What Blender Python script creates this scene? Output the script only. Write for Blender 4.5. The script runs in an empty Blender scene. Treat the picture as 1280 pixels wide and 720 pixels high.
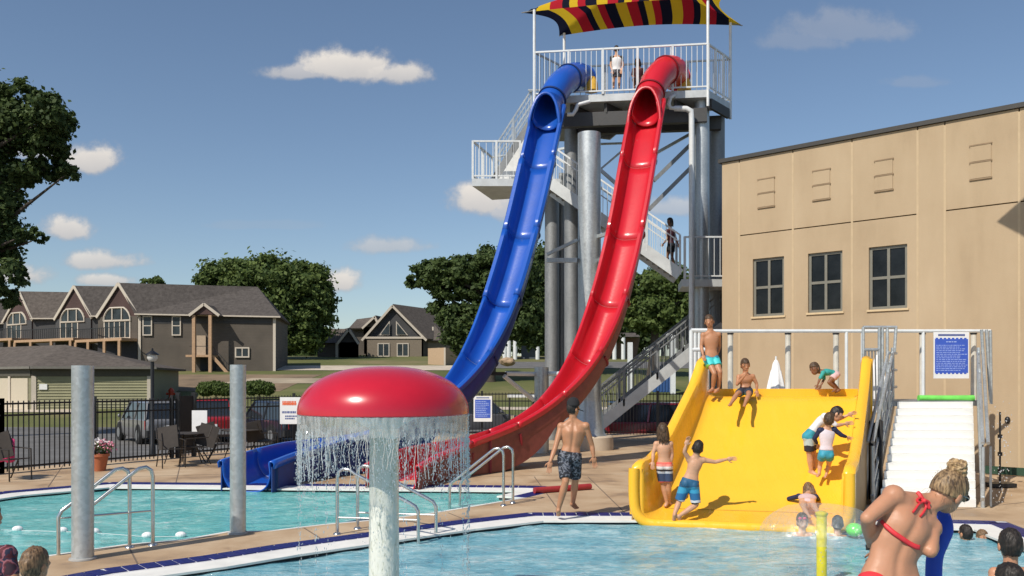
import bpy, bmesh, math, random
import numpy as np
from mathutils import Vector, Matrix, noise
from mathutils.geometry import tessellate_polygon
random.seed(7); rng = np.random.default_rng(7)
SC = bpy.context.scene
COL = SC.collection
PI = math.pi
# ------------------------------------------------------------------ camera
F = 1100.0            # focal length in px of a 1280 wide frame
H0 = 2.0              # eye height above the pool deck
HZ = 475.0            # horizon row
cam = bpy.data.cameras.new('camera'); co = bpy.data.objects.new('camera', cam); COL.objects.link(co)
co.location = (0, 0, H0); co.rotation_euler = (PI/2, 0, 0)
cam.lens = 36*F/1280; cam.shift_y = (HZ-360)/1280; cam.clip_start = 0.1; cam.clip_end = 6000
SC.camera = co
def P(px, py, Y):     # point at depth Y seen at that place of the photograph
    return Vector(((px-640)/F*Y, Y, H0+(HZ-py)/F*Y))
def G(px, py, z=0.0): # point on the level plane z
    Y = (H0-z)*F/(py-HZ)
    return Vector(((px-640)/F*Y, Y, z))
# ------------------------------------------------------------------ light
SUN_EL = math.radians(46); hd = Vector((.64, .77)).normalized()
sd = Vector((hd.x*math.cos(SUN_EL), hd.y*math.cos(SUN_EL), -math.sin(SUN_EL)))
sl = bpy.data.lights.new('sun', 'SUN'); sl.energy = 4.5; sl.angle = math.radians(.5); sl.color = (1, .93, .82)
so = bpy.data.objects.new('sun', sl); COL.objects.link(so); so.rotation_euler = sd.to_track_quat('-Z', 'Y').to_euler()
SC.view_settings.view_transform = 'Standard'; SC.view_settings.look = 'None'
SC.view_settings.exposure = 0.0; SC.view_settings.gamma = 1
W = bpy.data.worlds.new('World'); SC.world = W; W.use_nodes = True
def world():
    nt = W.node_tree; N = nt.nodes; L = nt.links; N.clear()
    out = N.new('ShaderNodeOutputWorld'); bg = N.new('ShaderNodeBackground'); bg.inputs[1].default_value = .12
    sky = N.new('ShaderNodeTexSky'); sky.sky_type = 'NISHITA'; sky.sun_disc = False
    sky.sun_elevation = SUN_EL; sky.sun_rotation = math.atan2(-hd.x, -hd.y)
    sky.air_density = 1.0; sky.dust_density = .6; sky.ozone_density = 2.0; sky.altitude = 200
    hs = N.new('ShaderNodeHueSaturation'); hs.inputs['Saturation'].default_value = 1.0
    hs.inputs['Value'].default_value = .88
    L.new(sky.outputs[0], hs.inputs['Color']); L.new(hs.outputs[0], bg.inputs[0])
    def M(op, a, b=None, c=None, clamp=False):
        n = N.new('ShaderNodeMath'); n.operation = op; n.use_clamp = clamp
        for i, v in enumerate((a, b, c)):
            if v is None: continue
            if isinstance(v, (int, float)): n.inputs[i].default_value = v
            else: L.new(v, n.inputs[i])
        return n.outputs[0]
    tc = N.new('ShaderNodeTexCoord'); sx = N.new('ShaderNodeSeparateXYZ'); L.new(tc.outputs['Generated'], sx.inputs[0])
    yy = M('MAXIMUM', sx.outputs[1], .02)
    u = M('DIVIDE', sx.outputs[0], yy); v = M('DIVIDE', sx.outputs[2], yy)
    cb = N.new('ShaderNodeCombineXYZ'); L.new(u, cb.inputs[0]); L.new(v, cb.inputs[1])
    def NO(sc, det, ro=.55):
        n = N.new('ShaderNodeTexNoise'); n.inputs['Scale'].default_value = sc; n.inputs['Detail'].default_value = det
        n.inputs['Roughness'].default_value = ro; L.new(cb.outputs[0], n.inputs['Vector']); return n.outputs[0]
    n1 = NO(26, 7, .62); n2 = NO(9, 4)
    wob = M('ADD', M('MULTIPLY', M('SUBTRACT', n1, .5), 2.4), M('MULTIPLY', M('SUBTRACT', n2, .5), 1.3))
    CL = [(440,86,62,24,1),(497,93,40,19,.95),(372,92,50,13,.75),(600,252,44,28,1),(640,262,34,22,.8),(115,202,33,23,1),(84,288,30,20,.95),(128,327,44,16,.9),
          (135,352,36,10,.85),(422,354,26,20,1),(20,345,40,16,.9),(50,190,36,16,.75),(488,308,50,16,.62),(1045,38,86,26,.30),(1000,52,60,18,.25),
          (840,262,40,14,.6),(1150,104,40,10,.18),(330,282,70,7,.12),(1400,180,90,30,.8),(-120,240,80,30,.9),(-300,120,120,40,.8),(1700,60,150,40,.7)]
    acc = None; sh = None
    for (px, py, a, b, s) in CL:
        du = M('MULTIPLY', M('SUBTRACT', u, (px-640)/F), F/a/1.28)
        dv = M('SUBTRACT', v, (HZ-py)/F)
        dvn = M('MULTIPLY', dv, F/b/1.25)
        low = M('MULTIPLY', M('MINIMUM', dvn, 0), .7)          # flatter base
        r = M('SQRT', M('ADD', M('POWER', M('ABSOLUTE', du), 2), M('POWER', M('ABSOLUTE', M('ADD', dvn, low)), 2)))
        d = M('ADD', r, M('MULTIPLY', wob, -.62))
        m = N.new('ShaderNodeMapRange'); m.interpolation_type = 'SMOOTHSTEP'
        L.new(d, m.inputs[0]); m.inputs[1].default_value = 1.02; m.inputs[2].default_value = .45
        m.inputs[3].default_value = 0; m.inputs[4].default_value = s
        acc = m.outputs[0] if acc is None else M('MAXIMUM', acc, m.outputs[0])
        g = M('MULTIPLY', m.outputs[0], M('ADD', M('MULTIPLY', dvn, .5), .55, clamp=True))
        sh = g if sh is None else M('MAXIMUM', sh, g)
    front = M('GREATER_THAN', sx.outputs[1], .05)
    acc = M('MULTIPLY', acc, front)
    mixc = N.new('ShaderNodeMix'); mixc.data_type = 'RGBA'
    L.new(M('MULTIPLY', M('ADD', sh, M('MULTIPLY', n1, .25)), 1.0, clamp=True), mixc.inputs[0])
    mixc.inputs[6].default_value = (.34, .36, .41, 1); mixc.inputs[7].default_value = (.86, .80, .73, 1)
    b2 = N.new('ShaderNodeBackground'); L.new(mixc.outputs[2], b2.inputs[0]); b2.inputs[1].default_value = 1.0
    ms = N.new('ShaderNodeMixShader'); L.new(M('MULTIPLY', acc, .96), ms.inputs[0]); L.new(bg.outputs[0], ms.inputs[1]); L.new(b2.outputs[0], ms.inputs[2])
    L.new(ms.outputs[0], out.inputs[0])
world()
# ------------------------------------------------------------------ materials
MATS = {}
def mat(name, col, rough=.6, metal=0, var=.12, scale=6, bump=.0, bscale=40, coat=0, kind=None, spec=.5, alpha=1, trans=0):
    if name in MATS: return MATS[name]
    m = bpy.data.materials.new(name); m.use_nodes = True; nt = m.node_tree; N = nt.nodes; L = nt.links
    b = N['Principled BSDF']; MATS[name] = m
    b.inputs['Roughness'].default_value = rough; b.inputs['Metallic'].default_value = metal
    b.inputs['Specular IOR Level'].default_value = spec
    if coat: b.inputs['Coat Weight'].default_value = coat; b.inputs['Coat Roughness'].default_value = .12
    if alpha < 1: b.inputs['Alpha'].default_value = alpha
    if trans: b.inputs['Transmission Weight'].default_value = trans
    tc = N.new('ShaderNodeTexCoord'); m['tc'] = 1
    if var:
        n = N.new('ShaderNodeTexNoise'); n.inputs['Scale'].default_value = scale; n.inputs['Detail'].default_value = 5
        n.inputs['Roughness'].default_value = .6
        L.new(tc.outputs['Object'], n.inputs['Vector'])
        r = N.new('ShaderNodeValToRGB'); e = r.color_ramp.elements
        e[0].position = .3; e[1].position = .7
        e[0].color = tuple(max(0, c*(1-var)) for c in col)+(1,); e[1].color = tuple(min(1, c*(1+var)) for c in col)+(1,)
        L.new(n.outputs[0], r.inputs[0]); L.new(r.outputs[0], b.inputs['Base Color'])
    else: b.inputs['Base Color'].default_value = tuple(col)+(1,)
    if bump:
        n2 = N.new('ShaderNodeTexNoise'); n2.inputs['Scale'].default_value = bscale; n2.inputs['Detail'].default_value = 4
        L.new(tc.outputs['Object'], n2.inputs['Vector'])
        bp = N.new('ShaderNodeBump'); bp.inputs['Strength'].default_value = min(1, bump); bp.inputs['Distance'].default_value = .02
        L.new(n2.outputs[0], bp.inputs['Height']); L.new(bp.outputs[0], b.inputs['Normal'])
    return m
def nodes_of(m): return m.node_tree.nodes, m.node_tree.links, m.node_tree.nodes['Principled BSDF']
def ramp(N, stops, const=False):
    r = N.new('ShaderNodeValToRGB'); cr = r.color_ramp
    if const: cr.interpolation = 'CONSTANT'
    while len(cr.elements) < len(stops): cr.elements.new(.5)
    for e, (p, c) in zip(cr.elements, stops): e.position = p; e.color = tuple(c)+(1,)
    return r
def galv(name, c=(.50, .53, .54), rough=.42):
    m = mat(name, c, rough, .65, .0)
    N, L, b = nodes_of(m)
    tc = N.new('ShaderNodeTexCoord'); v = N.new('ShaderNodeTexVoronoi'); v.inputs['Scale'].default_value = 26
    n = N.new('ShaderNodeTexNoise'); n.inputs['Scale'].default_value = 2.2; n.inputs['Detail'].default_value = 6
    mp = N.new('ShaderNodeMapping'); mp.inputs['Scale'].default_value = (1, 1, .35); L.new(tc.outputs['Object'], mp.inputs[0])
    L.new(tc.outputs['Object'], v.inputs['Vector']); L.new(mp.outputs[0], n.inputs['Vector'])
    mx = N.new('ShaderNodeMix'); mx.data_type = 'FLOAT'; mx.inputs[0].default_value = .78
    sp = N.new('ShaderNodeSeparateColor'); L.new(v.outputs['Color'], sp.inputs[0]); L.new(sp.outputs[0], mx.inputs[2]); L.new(n.outputs[0], mx.inputs[3])
    r = ramp(N, [(.3, [x*.80 for x in c]), (.7, [min(1, x*1.14) for x in c])]); L.new(mx.outputs[0], r.inputs[0]); L.new(r.outputs[0], b.inputs['Base Color'])
    r2 = ramp(N, [(.2, (rough-.12,)*3), (.8, (rough+.15,)*3)]); L.new(mx.outputs[0], r2.inputs[0]); L.new(r2.outputs[0], b.inputs['Roughness'])
    return m
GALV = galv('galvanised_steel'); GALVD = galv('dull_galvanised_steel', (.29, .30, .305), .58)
GIRD = galv('shade_darkened_steel', (.10, .10, .10), .65)  # underside shade put into the colour of girders and joists
STEEL = mat('polished_steel', (.62, .62, .6), .22, .95, .08)
WHITEP = mat('white_painted_metal', (.72, .74, .74), .4, .1, .08)
BLACKP = mat('black_powder_coat', (.012, .012, .014), .4, 0, .1)
CONC = mat('pale_concrete', (.52, .43, .33), .85, 0, .14, 2.0, .35, 60)
def banded(name, stops, axis=2, lo=0, hi=1, rough=.7, noise_amt=0.0, nscale=20):
    m = mat(name, (.5,.5,.5), rough, 0, 0); N, L, b = nodes_of(m)
    tc = N.new('ShaderNodeTexCoord'); s = N.new('ShaderNodeSeparateXYZ'); L.new(tc.outputs['Object'], s.inputs[0])
    mr = N.new('ShaderNodeMapRange'); mr.inputs[1].default_value = lo; mr.inputs[2].default_value = hi
    src = s.outputs[axis]
    if noise_amt:
        n = N.new('ShaderNodeTexNoise'); n.inputs['Scale'].default_value = nscale; L.new(tc.outputs['Object'], n.inputs['Vector'])
        a = N.new('ShaderNodeMath'); a.operation = 'MULTIPLY_ADD'; L.new(n.outputs[0], a.inputs[0]); a.inputs[1].default_value = noise_amt; L.new(src, a.inputs[2]); src = a.outputs[0]
    L.new(src, mr.inputs[0]); r = ramp(N, stops, True); L.new(mr.outputs[0], r.inputs[0]); L.new(r.outputs[0], b.inputs['Base Color'])
    return m
# ------------------------------------------------------------------ mesh helpers
class MB:
    def __init__(s): s.v = []; s.f = []
    def add(s, vs, fs):
        o = len(s.v); s.v += [Vector(v) for v in vs]; s.f += [tuple(i+o for i in f) for f in fs]; return s
    def hexa(s, c):   # 8 corners: bottom ring 0-3, top ring 4-7
        return s.add(c, [(3,2,1,0),(4,5,6,7),(0,1,5,4),(1,2,6,5),(2,3,7,6),(3,0,4,7)])
    def box(s, c, sz, rz=0):
        c = Vector(c); x, y, z = sz[0]/2, sz[1]/2, sz[2]/2; R = Matrix.Rotation(rz, 3, 'Z')
        return s.hexa([c+R@Vector(p) for p in ((-x,-y,-z),(x,-y,-z),(x,y,-z),(-x,y,-z),(-x,-y,z),(x,-y,z),(x,y,z),(-x,y,z))])
    def beam(s, a, b, w, h, up=(0,0,1)):
        a = Vector(a); b = Vector(b); t = (b-a).normalized(); up = Vector(up)
        if abs(t.dot(up)) > .98: up = Vector((0,1,0))
        x = t.cross(up).normalized()*w/2; y = x.cross(t).normalized()*h/2
        return s.hexa([a-x-y, a+x-y, b+x-y, b-x-y, a-x+y, a+x+y, b+x+y, b-x+y])
    def tube(s, pts, r, n=10, caps=True):
        pts = [Vector(p) for p in pts]; R = r if isinstance(r, (list, tuple)) else [r]*len(pts)
        o = len(s.v); t0 = (pts[1]-pts[0]).normalized(); u = t0.orthogonal().normalized()
        for i, p in enumerate(pts):
            t = ((pts[min(i+1, len(pts)-1)]-p).normalized()+(p-pts[max(i-1, 0)]).normalized())
            t = t.normalized() if t.length > 1e-6 else t0
            u = (u-t*u.dot(t)).normalized(); w = t.cross(u)
            for k in range(n):
                a = 2*PI*k/n; s.v.append(p+(u*math.cos(a)+w*math.sin(a))*R[i])
        for i in range(len(pts)-1):
            for k in range(n):
                k2 = (k+1) % n; s.f.append((o+i*n+k, o+i*n+k2, o+(i+1)*n+k2, o+(i+1)*n+k))
        if caps:
            s.f.append(tuple(o+k for k in reversed(range(n)))); e = o+(len(pts)-1)*n; s.f.append(tuple(e+k for k in range(n)))
        return s
    def ell(s, c, r, ax=None, nu=16, nv=10):   # ellipsoid with axes matrix columns
        c = Vector(c); A = ax or Matrix.Identity(3)
        vs = [c+A@Vector((0,0,-r[2]))]
        for j in range(1, nv):
            p = -PI/2+PI*j/nv
            for i in range(nu):
                t = 2*PI*i/nu; vs.append(c+A@Vector((r[0]*math.cos(p)*math.cos(t), r[1]*math.cos(p)*math.sin(t), r[2]*math.sin(p))))
        vs.append(c+A@Vector((0,0,r[2]))); fs = []
        for i in range(nu): fs.append((0, 1+(i+1) % nu, 1+i))
        for j in range(nv-2):
            for i in range(nu):
                a = 1+j*nu+i; b = 1+j*nu+(i+1) % nu; fs.append((a, b, b+nu, a+nu))
        e = len(vs)-1
        for i in range(nu): fs.append((e, e-nu+i, e-nu+(i+1) % nu))
        return s.add(vs, fs)
    def cap(s, a, b, ra, rb, n=12):            # tapered capsule
        a = Vector(a); b = Vector(b); t = (b-a).normalized(); pts = []; R = []
        for k in range(4): th = PI/2*(k/4+.04); pts.append(a-t*ra*math.cos(th)); R.append(ra*math.sin(th))
        pts.append(a); R.append(ra); pts.append(b); R.append(rb)
        for k in range(3, -1, -1): th = PI/2*(k/4+.04); pts.append(b+t*rb*math.cos(th)); R.append(rb*math.sin(th))
        return s.tube(pts, R, n)
    def loft(s, rings, n=18):                  # rings: (centre, axis x scaled, axis y scaled)
        o = len(s.v)
        for c, x, y in rings:
            for k in range(n):
                a = 2*PI*k/n; s.v.append(Vector(c)+Vector(x)*math.cos(a)+Vector(y)*math.sin(a))
        for i in range(len(rings)-1):
            for k in range(n):
                k2 = (k+1) % n; s.f.append((o+i*n+k, o+i*n+k2, o+(i+1)*n+k2, o+(i+1)*n+k))
        s.f.append(tuple(o+k for k in reversed(range(n)))); e = o+(len(rings)-1)*n; s.f.append(tuple(e+k for k in range(n)))
        return s
    def lathe(s, c, prof, n=32):
        c = Vector(c); o = len(s.v)
        for r, z in prof:
            for k in range(n):
                a = 2*PI*k/n; s.v.append(c+Vector((r*math.cos(a), r*math.sin(a), z)))
        for i in range(len(prof)-1):
            for k in range(n):
                k2 = (k+1) % n; s.f.append((o+i*n+k, o+i*n+k2, o+(i+1)*n+k2, o+(i+1)*n+k))
        return s
    def prism(s, poly, z0, z1):                # poly: xy points, both caps tessellated
        tri = tessellate_polygon([[Vector((p[0], p[1], 0)) for p in poly]]); n = len(poly)
        vs = [(p[0], p[1], z0) for p in poly]+[(p[0], p[1], z1) for p in poly]
        fs = [tuple(reversed(t)) for t in tri]+[tuple(i+n for i in t) for t in tri]
        for i in range(n): j = (i+1) % n; fs.append((i, j, j+n, i+n))
        return s.add(vs, fs)
    def slab(s, pts, th):                      # flat polygon in space given thickness along its normal
        pts = [Vector(p) for p in pts]; nrm = (pts[1]-pts[0]).cross(pts[2]-pts[0]).normalized()*th; n = len(pts)
        tri = tessellate_polygon([pts])
        fs = [tuple(t) for t in tri]+[tuple(reversed([i+n for i in t])) for t in tri]
        for i in range(n): j = (i+1) % n; fs.append((j, i, i+n, j+n))
        return s.add(pts+[p-nrm for p in pts], fs)
def wloc(o):
    v = Vector((0,0,0))
    while o is not None: v = v+o.location; o = o.parent
    return v
def fixnormals(me):
    bm = bmesh.new(); bm.from_mesh(me); bmesh.ops.recalc_face_normals(bm, faces=bm.faces); bm.to_mesh(me); bm.free()
def mesh(name, mb, m, org=Vector((0,0,0)), smooth=False, fix=True):
    me = bpy.data.meshes.new(name); me.from_pydata([v-org for v in mb.v], [], mb.f)
    if fix: fixnormals(me)
    me.materials.append(m)
    if smooth: me.polygons.foreach_set('use_smooth', [True]*len(me.polygons))
    me.update(); return me
def sharp(me, ang=40):
    me.set_sharp_from_angle(angle=math.radians(ang))
def part(name, mb, m, parent=None, smooth=False, kind=None, label=None, loc=None, fix=True):
    org = wloc(parent) if parent else (Vector(loc) if loc is not None else Vector((0,0,0)))
    me = mesh(name, mb, m, org, smooth, fix)
    if smooth: sharp(me)
    o = bpy.data.objects.new(name, me); COL.objects.link(o); o.parent = parent
    if not parent: o.location = org
    if kind: o['kind'] = kind
    if label: o['label'] = label
    return o
def inst(name, me, parent, wpos, rot=(0,0,0), sc=(1,1,1)):
    o = bpy.data.objects.new(name, me); COL.objects.link(o); o.parent = parent
    o.location = Vector(wpos)-wloc(parent); o.rotation_euler = rot; o.scale = sc; return o
def thing(name, label, cat, loc, group=None):
    o = bpy.data.objects.new(name, None); COL.objects.link(o); o.location = loc; o.empty_display_size = .2
    o['label'] = label; o['category'] = cat
    if group: o['group'] = group
    return o
def tag(o, label, cat, group=None, kind=None):
    o['label'] = label; o['category'] = cat
    if group: o['group'] = group
    if kind: o['kind'] = kind
    return o
def struct(name, mb, m, smooth=False):
    return part(name, mb, m, None, smooth, 'structure')
def copytree(o, loc, label=None, parent=None):
    c = o.copy(); COL.objects.link(c); c.parent = parent
    if loc is not None: c.location = loc
    if label: c['label'] = label
    for ch in list(o.children): copytree(ch, None, None, c)
    return c
def smoothpath(pts, k=6):                      # Catmull-Rom
    pts = [Vector(p) for p in pts]; out = []
    for i in range(len(pts)-1):
        p0 = pts[max(i-1, 0)]; p1 = pts[i]; p2 = pts[i+1]; p3 = pts[min(i+2, len(pts)-1)]
        for j in range(k):
            t = j/k; out.append(.5*((2*p1)+(p2-p0)*t+(2*p0-5*p1+4*p2-p3)*t*t+(3*p1-p0-3*p2+p3)*t**3))
    out.append(pts[-1]); return out
UNIT = mesh('unit_bar', MB().box((0,0,.5), (1,1,1)), WHITEP)
def unitbar(m, name='bar_mesh'):
    return mesh(name, MB().box((0,0,.5), (1,1,1)), m)
# ------------------------------------------------------------------ terrain, deck, pools
TZ = [(-60,-.03),(20,-.03),(28,-.3),(36,-.7),(50,-.7),(64,.2),(77,1.6),(93.5,3.0),(112,4.4),(132,5.6),(220,6.5),(900,7.0),(4000,7.0)]
def tz(Y):
    for (a, za), (b, zb) in zip(TZ, TZ[1:]):
        if Y <= b: return za+(zb-za)*(Y-a)/(b-a)
    return TZ[-1][1]
NEARP = [G(-60,745),G(125,711),G(252,694.6),G(340,681),G(460,665),G(560,651.5),G(660,640.5),G(803,640.5),G(1060,646),G(1257,651.5),G(1300,668),G(1500,735),Vector((9,4.5,0)),Vector((9,-5,0)),Vector((-9,-5,0)),Vector((-9,3.0,0))]
FARP = [G(9,705),G(71,694),G(160,681),G(232,675),G(288,665),G(340,664),G(407,656),G(480,649.5),G(547,641),G(660,622),G(697,613),G(690,608),G(660,607),G(365,604.5),G(273,603.5),G(137,602.5),G(89,607),G(0,614.5),G(-120,632),Vector((-11.5,11.5,0)),Vector((-10,9.2,0))]
FEN = [Vector((-13.6,14.3,0)), Vector((-10.9,18.8,0)), Vector((-3.2,31.8,0)), Vector((9.5,31.8,0))]
DECK = [Vector((-30,-12,0)),Vector((30,-12,0)),Vector((30,33,0)),Vector((-3.0,33,0)),Vector((-4.0,32,0)),Vector((-12.2,18.2,0)),Vector((-30,-10,0))]
# ------------------------------------------------------------------ ground
def grass_mat(name, a, b, c):
    m = mat(name, a, .9, 0, 0, spec=.15); N, L, bs = nodes_of(m)
    tc = N.new('ShaderNodeTexCoord'); n = N.new('ShaderNodeTexNoise'); n.inputs['Scale'].default_value = .09; n.inputs['Detail'].default_value = 9; n.inputs['Roughness'].default_value = .65
    L.new(tc.outputs['Object'], n.inputs['Vector']); r = ramp(N, [(.35, a), (.52, b), (.66, c)]); L.new(n.outputs[0], r.inputs[0]); L.new(r.outputs[0], bs.inputs['Base Color'])
    return m
GR = grass_mat('dry_lawn_grass', (.085,.105,.036), (.135,.14,.055), (.21,.175,.09))
xs = [-3000,-600,-200,-120,-80,-60,-45,-30,-20,-10,0,10,20,40,80,200,800,3000]
ys = sorted(set([y for y, _ in TZ]+[-200]))
mb = MB()
for y in ys:
    for x in xs: mb.v.append(Vector((x, y, tz(y) if y >= 20 else -.03)))
nx = len(xs)
for j in range(len(ys)-1):
    for i in range(nx-1):
        # leave the pool area open (deck and basins fill it)
        if ys[j+1] <= 20 and -30 <= xs[i] and xs[i+1] <= 20: continue
        mb.f.append((j*nx+i, j*nx+i+1, (j+1)*nx+i+1, (j+1)*nx+i))
struct('grass_field', mb, GR)
def drape(name, x0, x1, y0, y1, m, dz, skew=0):
    yy = sorted(set([y0, y1]+[y for y, _ in TZ if y0 < y < y1])); mb = MB(); 
    for y in yy:
        k = skew*(y-y0); mb.v += [Vector((x0+k, y, tz(y)+dz)), Vector((x1+k, y, tz(y)+dz))]
    for i in range(len(yy)-1): mb.f.append((2*i, 2*i+1, 2*i+3, 2*i+2))
    return struct(name, mb, m)
ASPH = mat('worn_asphalt', (.13,.125,.12), .9, 0, .25, .8, .4, 30)
GRAVEL = mat('pale_gravel', (.50,.43,.34), .95, 0, .25, .6, .5, 12)
DIRT = mat('brown_dirt', (.20,.14,.085), .95, 0, .35, .35, .5, 8)
drape('parking_lot', -46, 2, 20.4, 50, ASPH, .02)
drape('access_road', -80, -29, 58.4, 62.6, GRAVEL, .03)
drape('bare_dirt_slope', -38, -19, 72, 88, DIRT, .02)
drape('gravel_drive', -36, -5, 93.6, 102, GRAVEL, .04)
drape('gravel_path', -26, -8, 78, 83.5, mat('dusty_ground', (.33,.27,.19), .95, 0, .3, .3, .3, 9), .03, .25)
drape('background_road', -4, 40, 97, 110, ASPH, .03)
drape('lawn_edge_walk', -3, 30, 60, 62, GRAVEL, .03)
# deck with the two basins cut out
def flatpoly(name, loops, z, m, kind='structure'):
    tri = tessellate_polygon([[Vector((p[0], p[1], 0)) for p in lp] for lp in loops])
    vs = [(p[0], p[1], z) for lp in loops for p in lp]; mb = MB(); mb.v = [Vector(v) for v in vs]
    for t in tri:
        a, b, c = (mb.v[i] for i in t)
        mb.f.append(tuple(t) if (b-a).cross(c-a).z > 0 else tuple(reversed(t)))
    o = part(name, mb, m, None, False, kind, fix=False); return o
DK = mat('broom_finished_deck_concrete', (.50,.37,.25), .8, 0, 0, spec=.3)
def deckmat():
    N, L, b = nodes_of(DK); tc = N.new('ShaderNodeTexCoord')
    n = N.new('ShaderNodeTexNoise'); n.inputs['Scale'].default_value = .7; n.inputs['Detail'].default_value = 10; n.inputs['Roughness'].default_value = .62; n.inputs['Distortion'].default_value = .4
    n2 = N.new('ShaderNodeTexNoise'); n2.inputs['Scale'].default_value = 45; n2.inputs['Detail'].default_value = 3
    L.new(tc.outputs['Object'], n.inputs['Vector']); L.new(tc.outputs['Object'], n2.inputs['Vector'])
    r = ramp(N, [(.36, (.33,.22,.13)), (.46, (.47,.33,.205)), (.62, (.57,.43,.285))]); L.new(n.outputs[0], r.inputs[0])
    mx = N.new('ShaderNodeMix'); mx.data_type = 'RGBA'; mx.blend_type = 'MULTIPLY'; mx.inputs[0].default_value = .2
    L.new(r.outputs[0], mx.inputs[6]); L.new(n2.outputs[0], mx.inputs[7]); L.new(mx.outputs[2], b.inputs['Base Color'])
    rr = ramp(N, [(.34, (.30,)*3), (.46, (.8,)*3)]); L.new(n.outputs[0], rr.inputs[0]); L.new(rr.outputs[0], b.inputs['Roughness'])
    bp = N.new('ShaderNodeBump'); bp.inputs['Strength'].default_value = .3; bp.inputs['Distance'].default_value = .004; L.new(n2.outputs[0], bp.inputs['Height']); L.new(bp.outputs[0], b.inputs['Normal'])
deckmat()
deck = flatpoly('pool_deck', [DECK, NEARP, FARP], 0, DK)
# control joints in the deck: shallow dark saw cuts laid as narrow strips
def cutline(a, b):
    return MB().beam(Vector(a)+Vector((0,0,.0)), Vector(b), .018, .006)
JM = mat('joint_filler', (.16,.12,.09), .9)
for (a, b) in [(G(0,604),G(120,597)),(G(120,597),G(276,593)),(G(276,593),G(420,590)),(G(600,596),G(800,592)),(G(700,640),G(668,596)),(G(780,640),G(735,596)),(G(160,682),G(172,705)),(G(380,660),G(402,674)),(G(560,641),G(580,649)),(G(220,603),G(228,570)),(G(60,609),G(84,574)),(G(1130,645),G(1280,628)),(G(1190,640),G(1230,600))]:
    part('expansion_joint', cutline(a, b), JM, deck)
def offset_poly(lp, d):
    pts = [Vector((p[0], p[1])) for p in lp]; n = len(pts)
    area = sum(pts[i].x*pts[(i+1) % n].y-pts[(i+1) % n].x*pts[i].y for i in range(n)); s = 1 if area > 0 else -1
    out = []
    for i in range(n):
        a = pts[i-1]; b = pts[i]; c = pts[(i+1) % n]
        e1 = (b-a).normalized(); e2 = (c-b).normalized()
        n1 = Vector((-e1.y, e1.x))*s; n2 = Vector((-e2.y, e2.x))*s
        k = (n1+n2); k = k/max(.35, (1+n1.dot(n2))); out.append(b+k*d)
    return out
WATERZ = -.08
TILE = mat('navy_glazed_tile', (.012,.016,.13), .5, 0, .3, 3, .0, spec=.25)
GROUT = mat('white_grout', (.66,.66,.68), .6, 0, .1)
NOSE = mat('white_pool_nosing', (.74,.73,.69), .6, 0, .10, 3, spec=.3)
BASIN = mat('pool_plaster', (.35,.62,.66), .6)
GUT = mat('dark_gutter', (.02,.025,.03), .7)
tileme = mesh('tile', MB().box((0,0,0), (1,1,1)), TILE)
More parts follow.
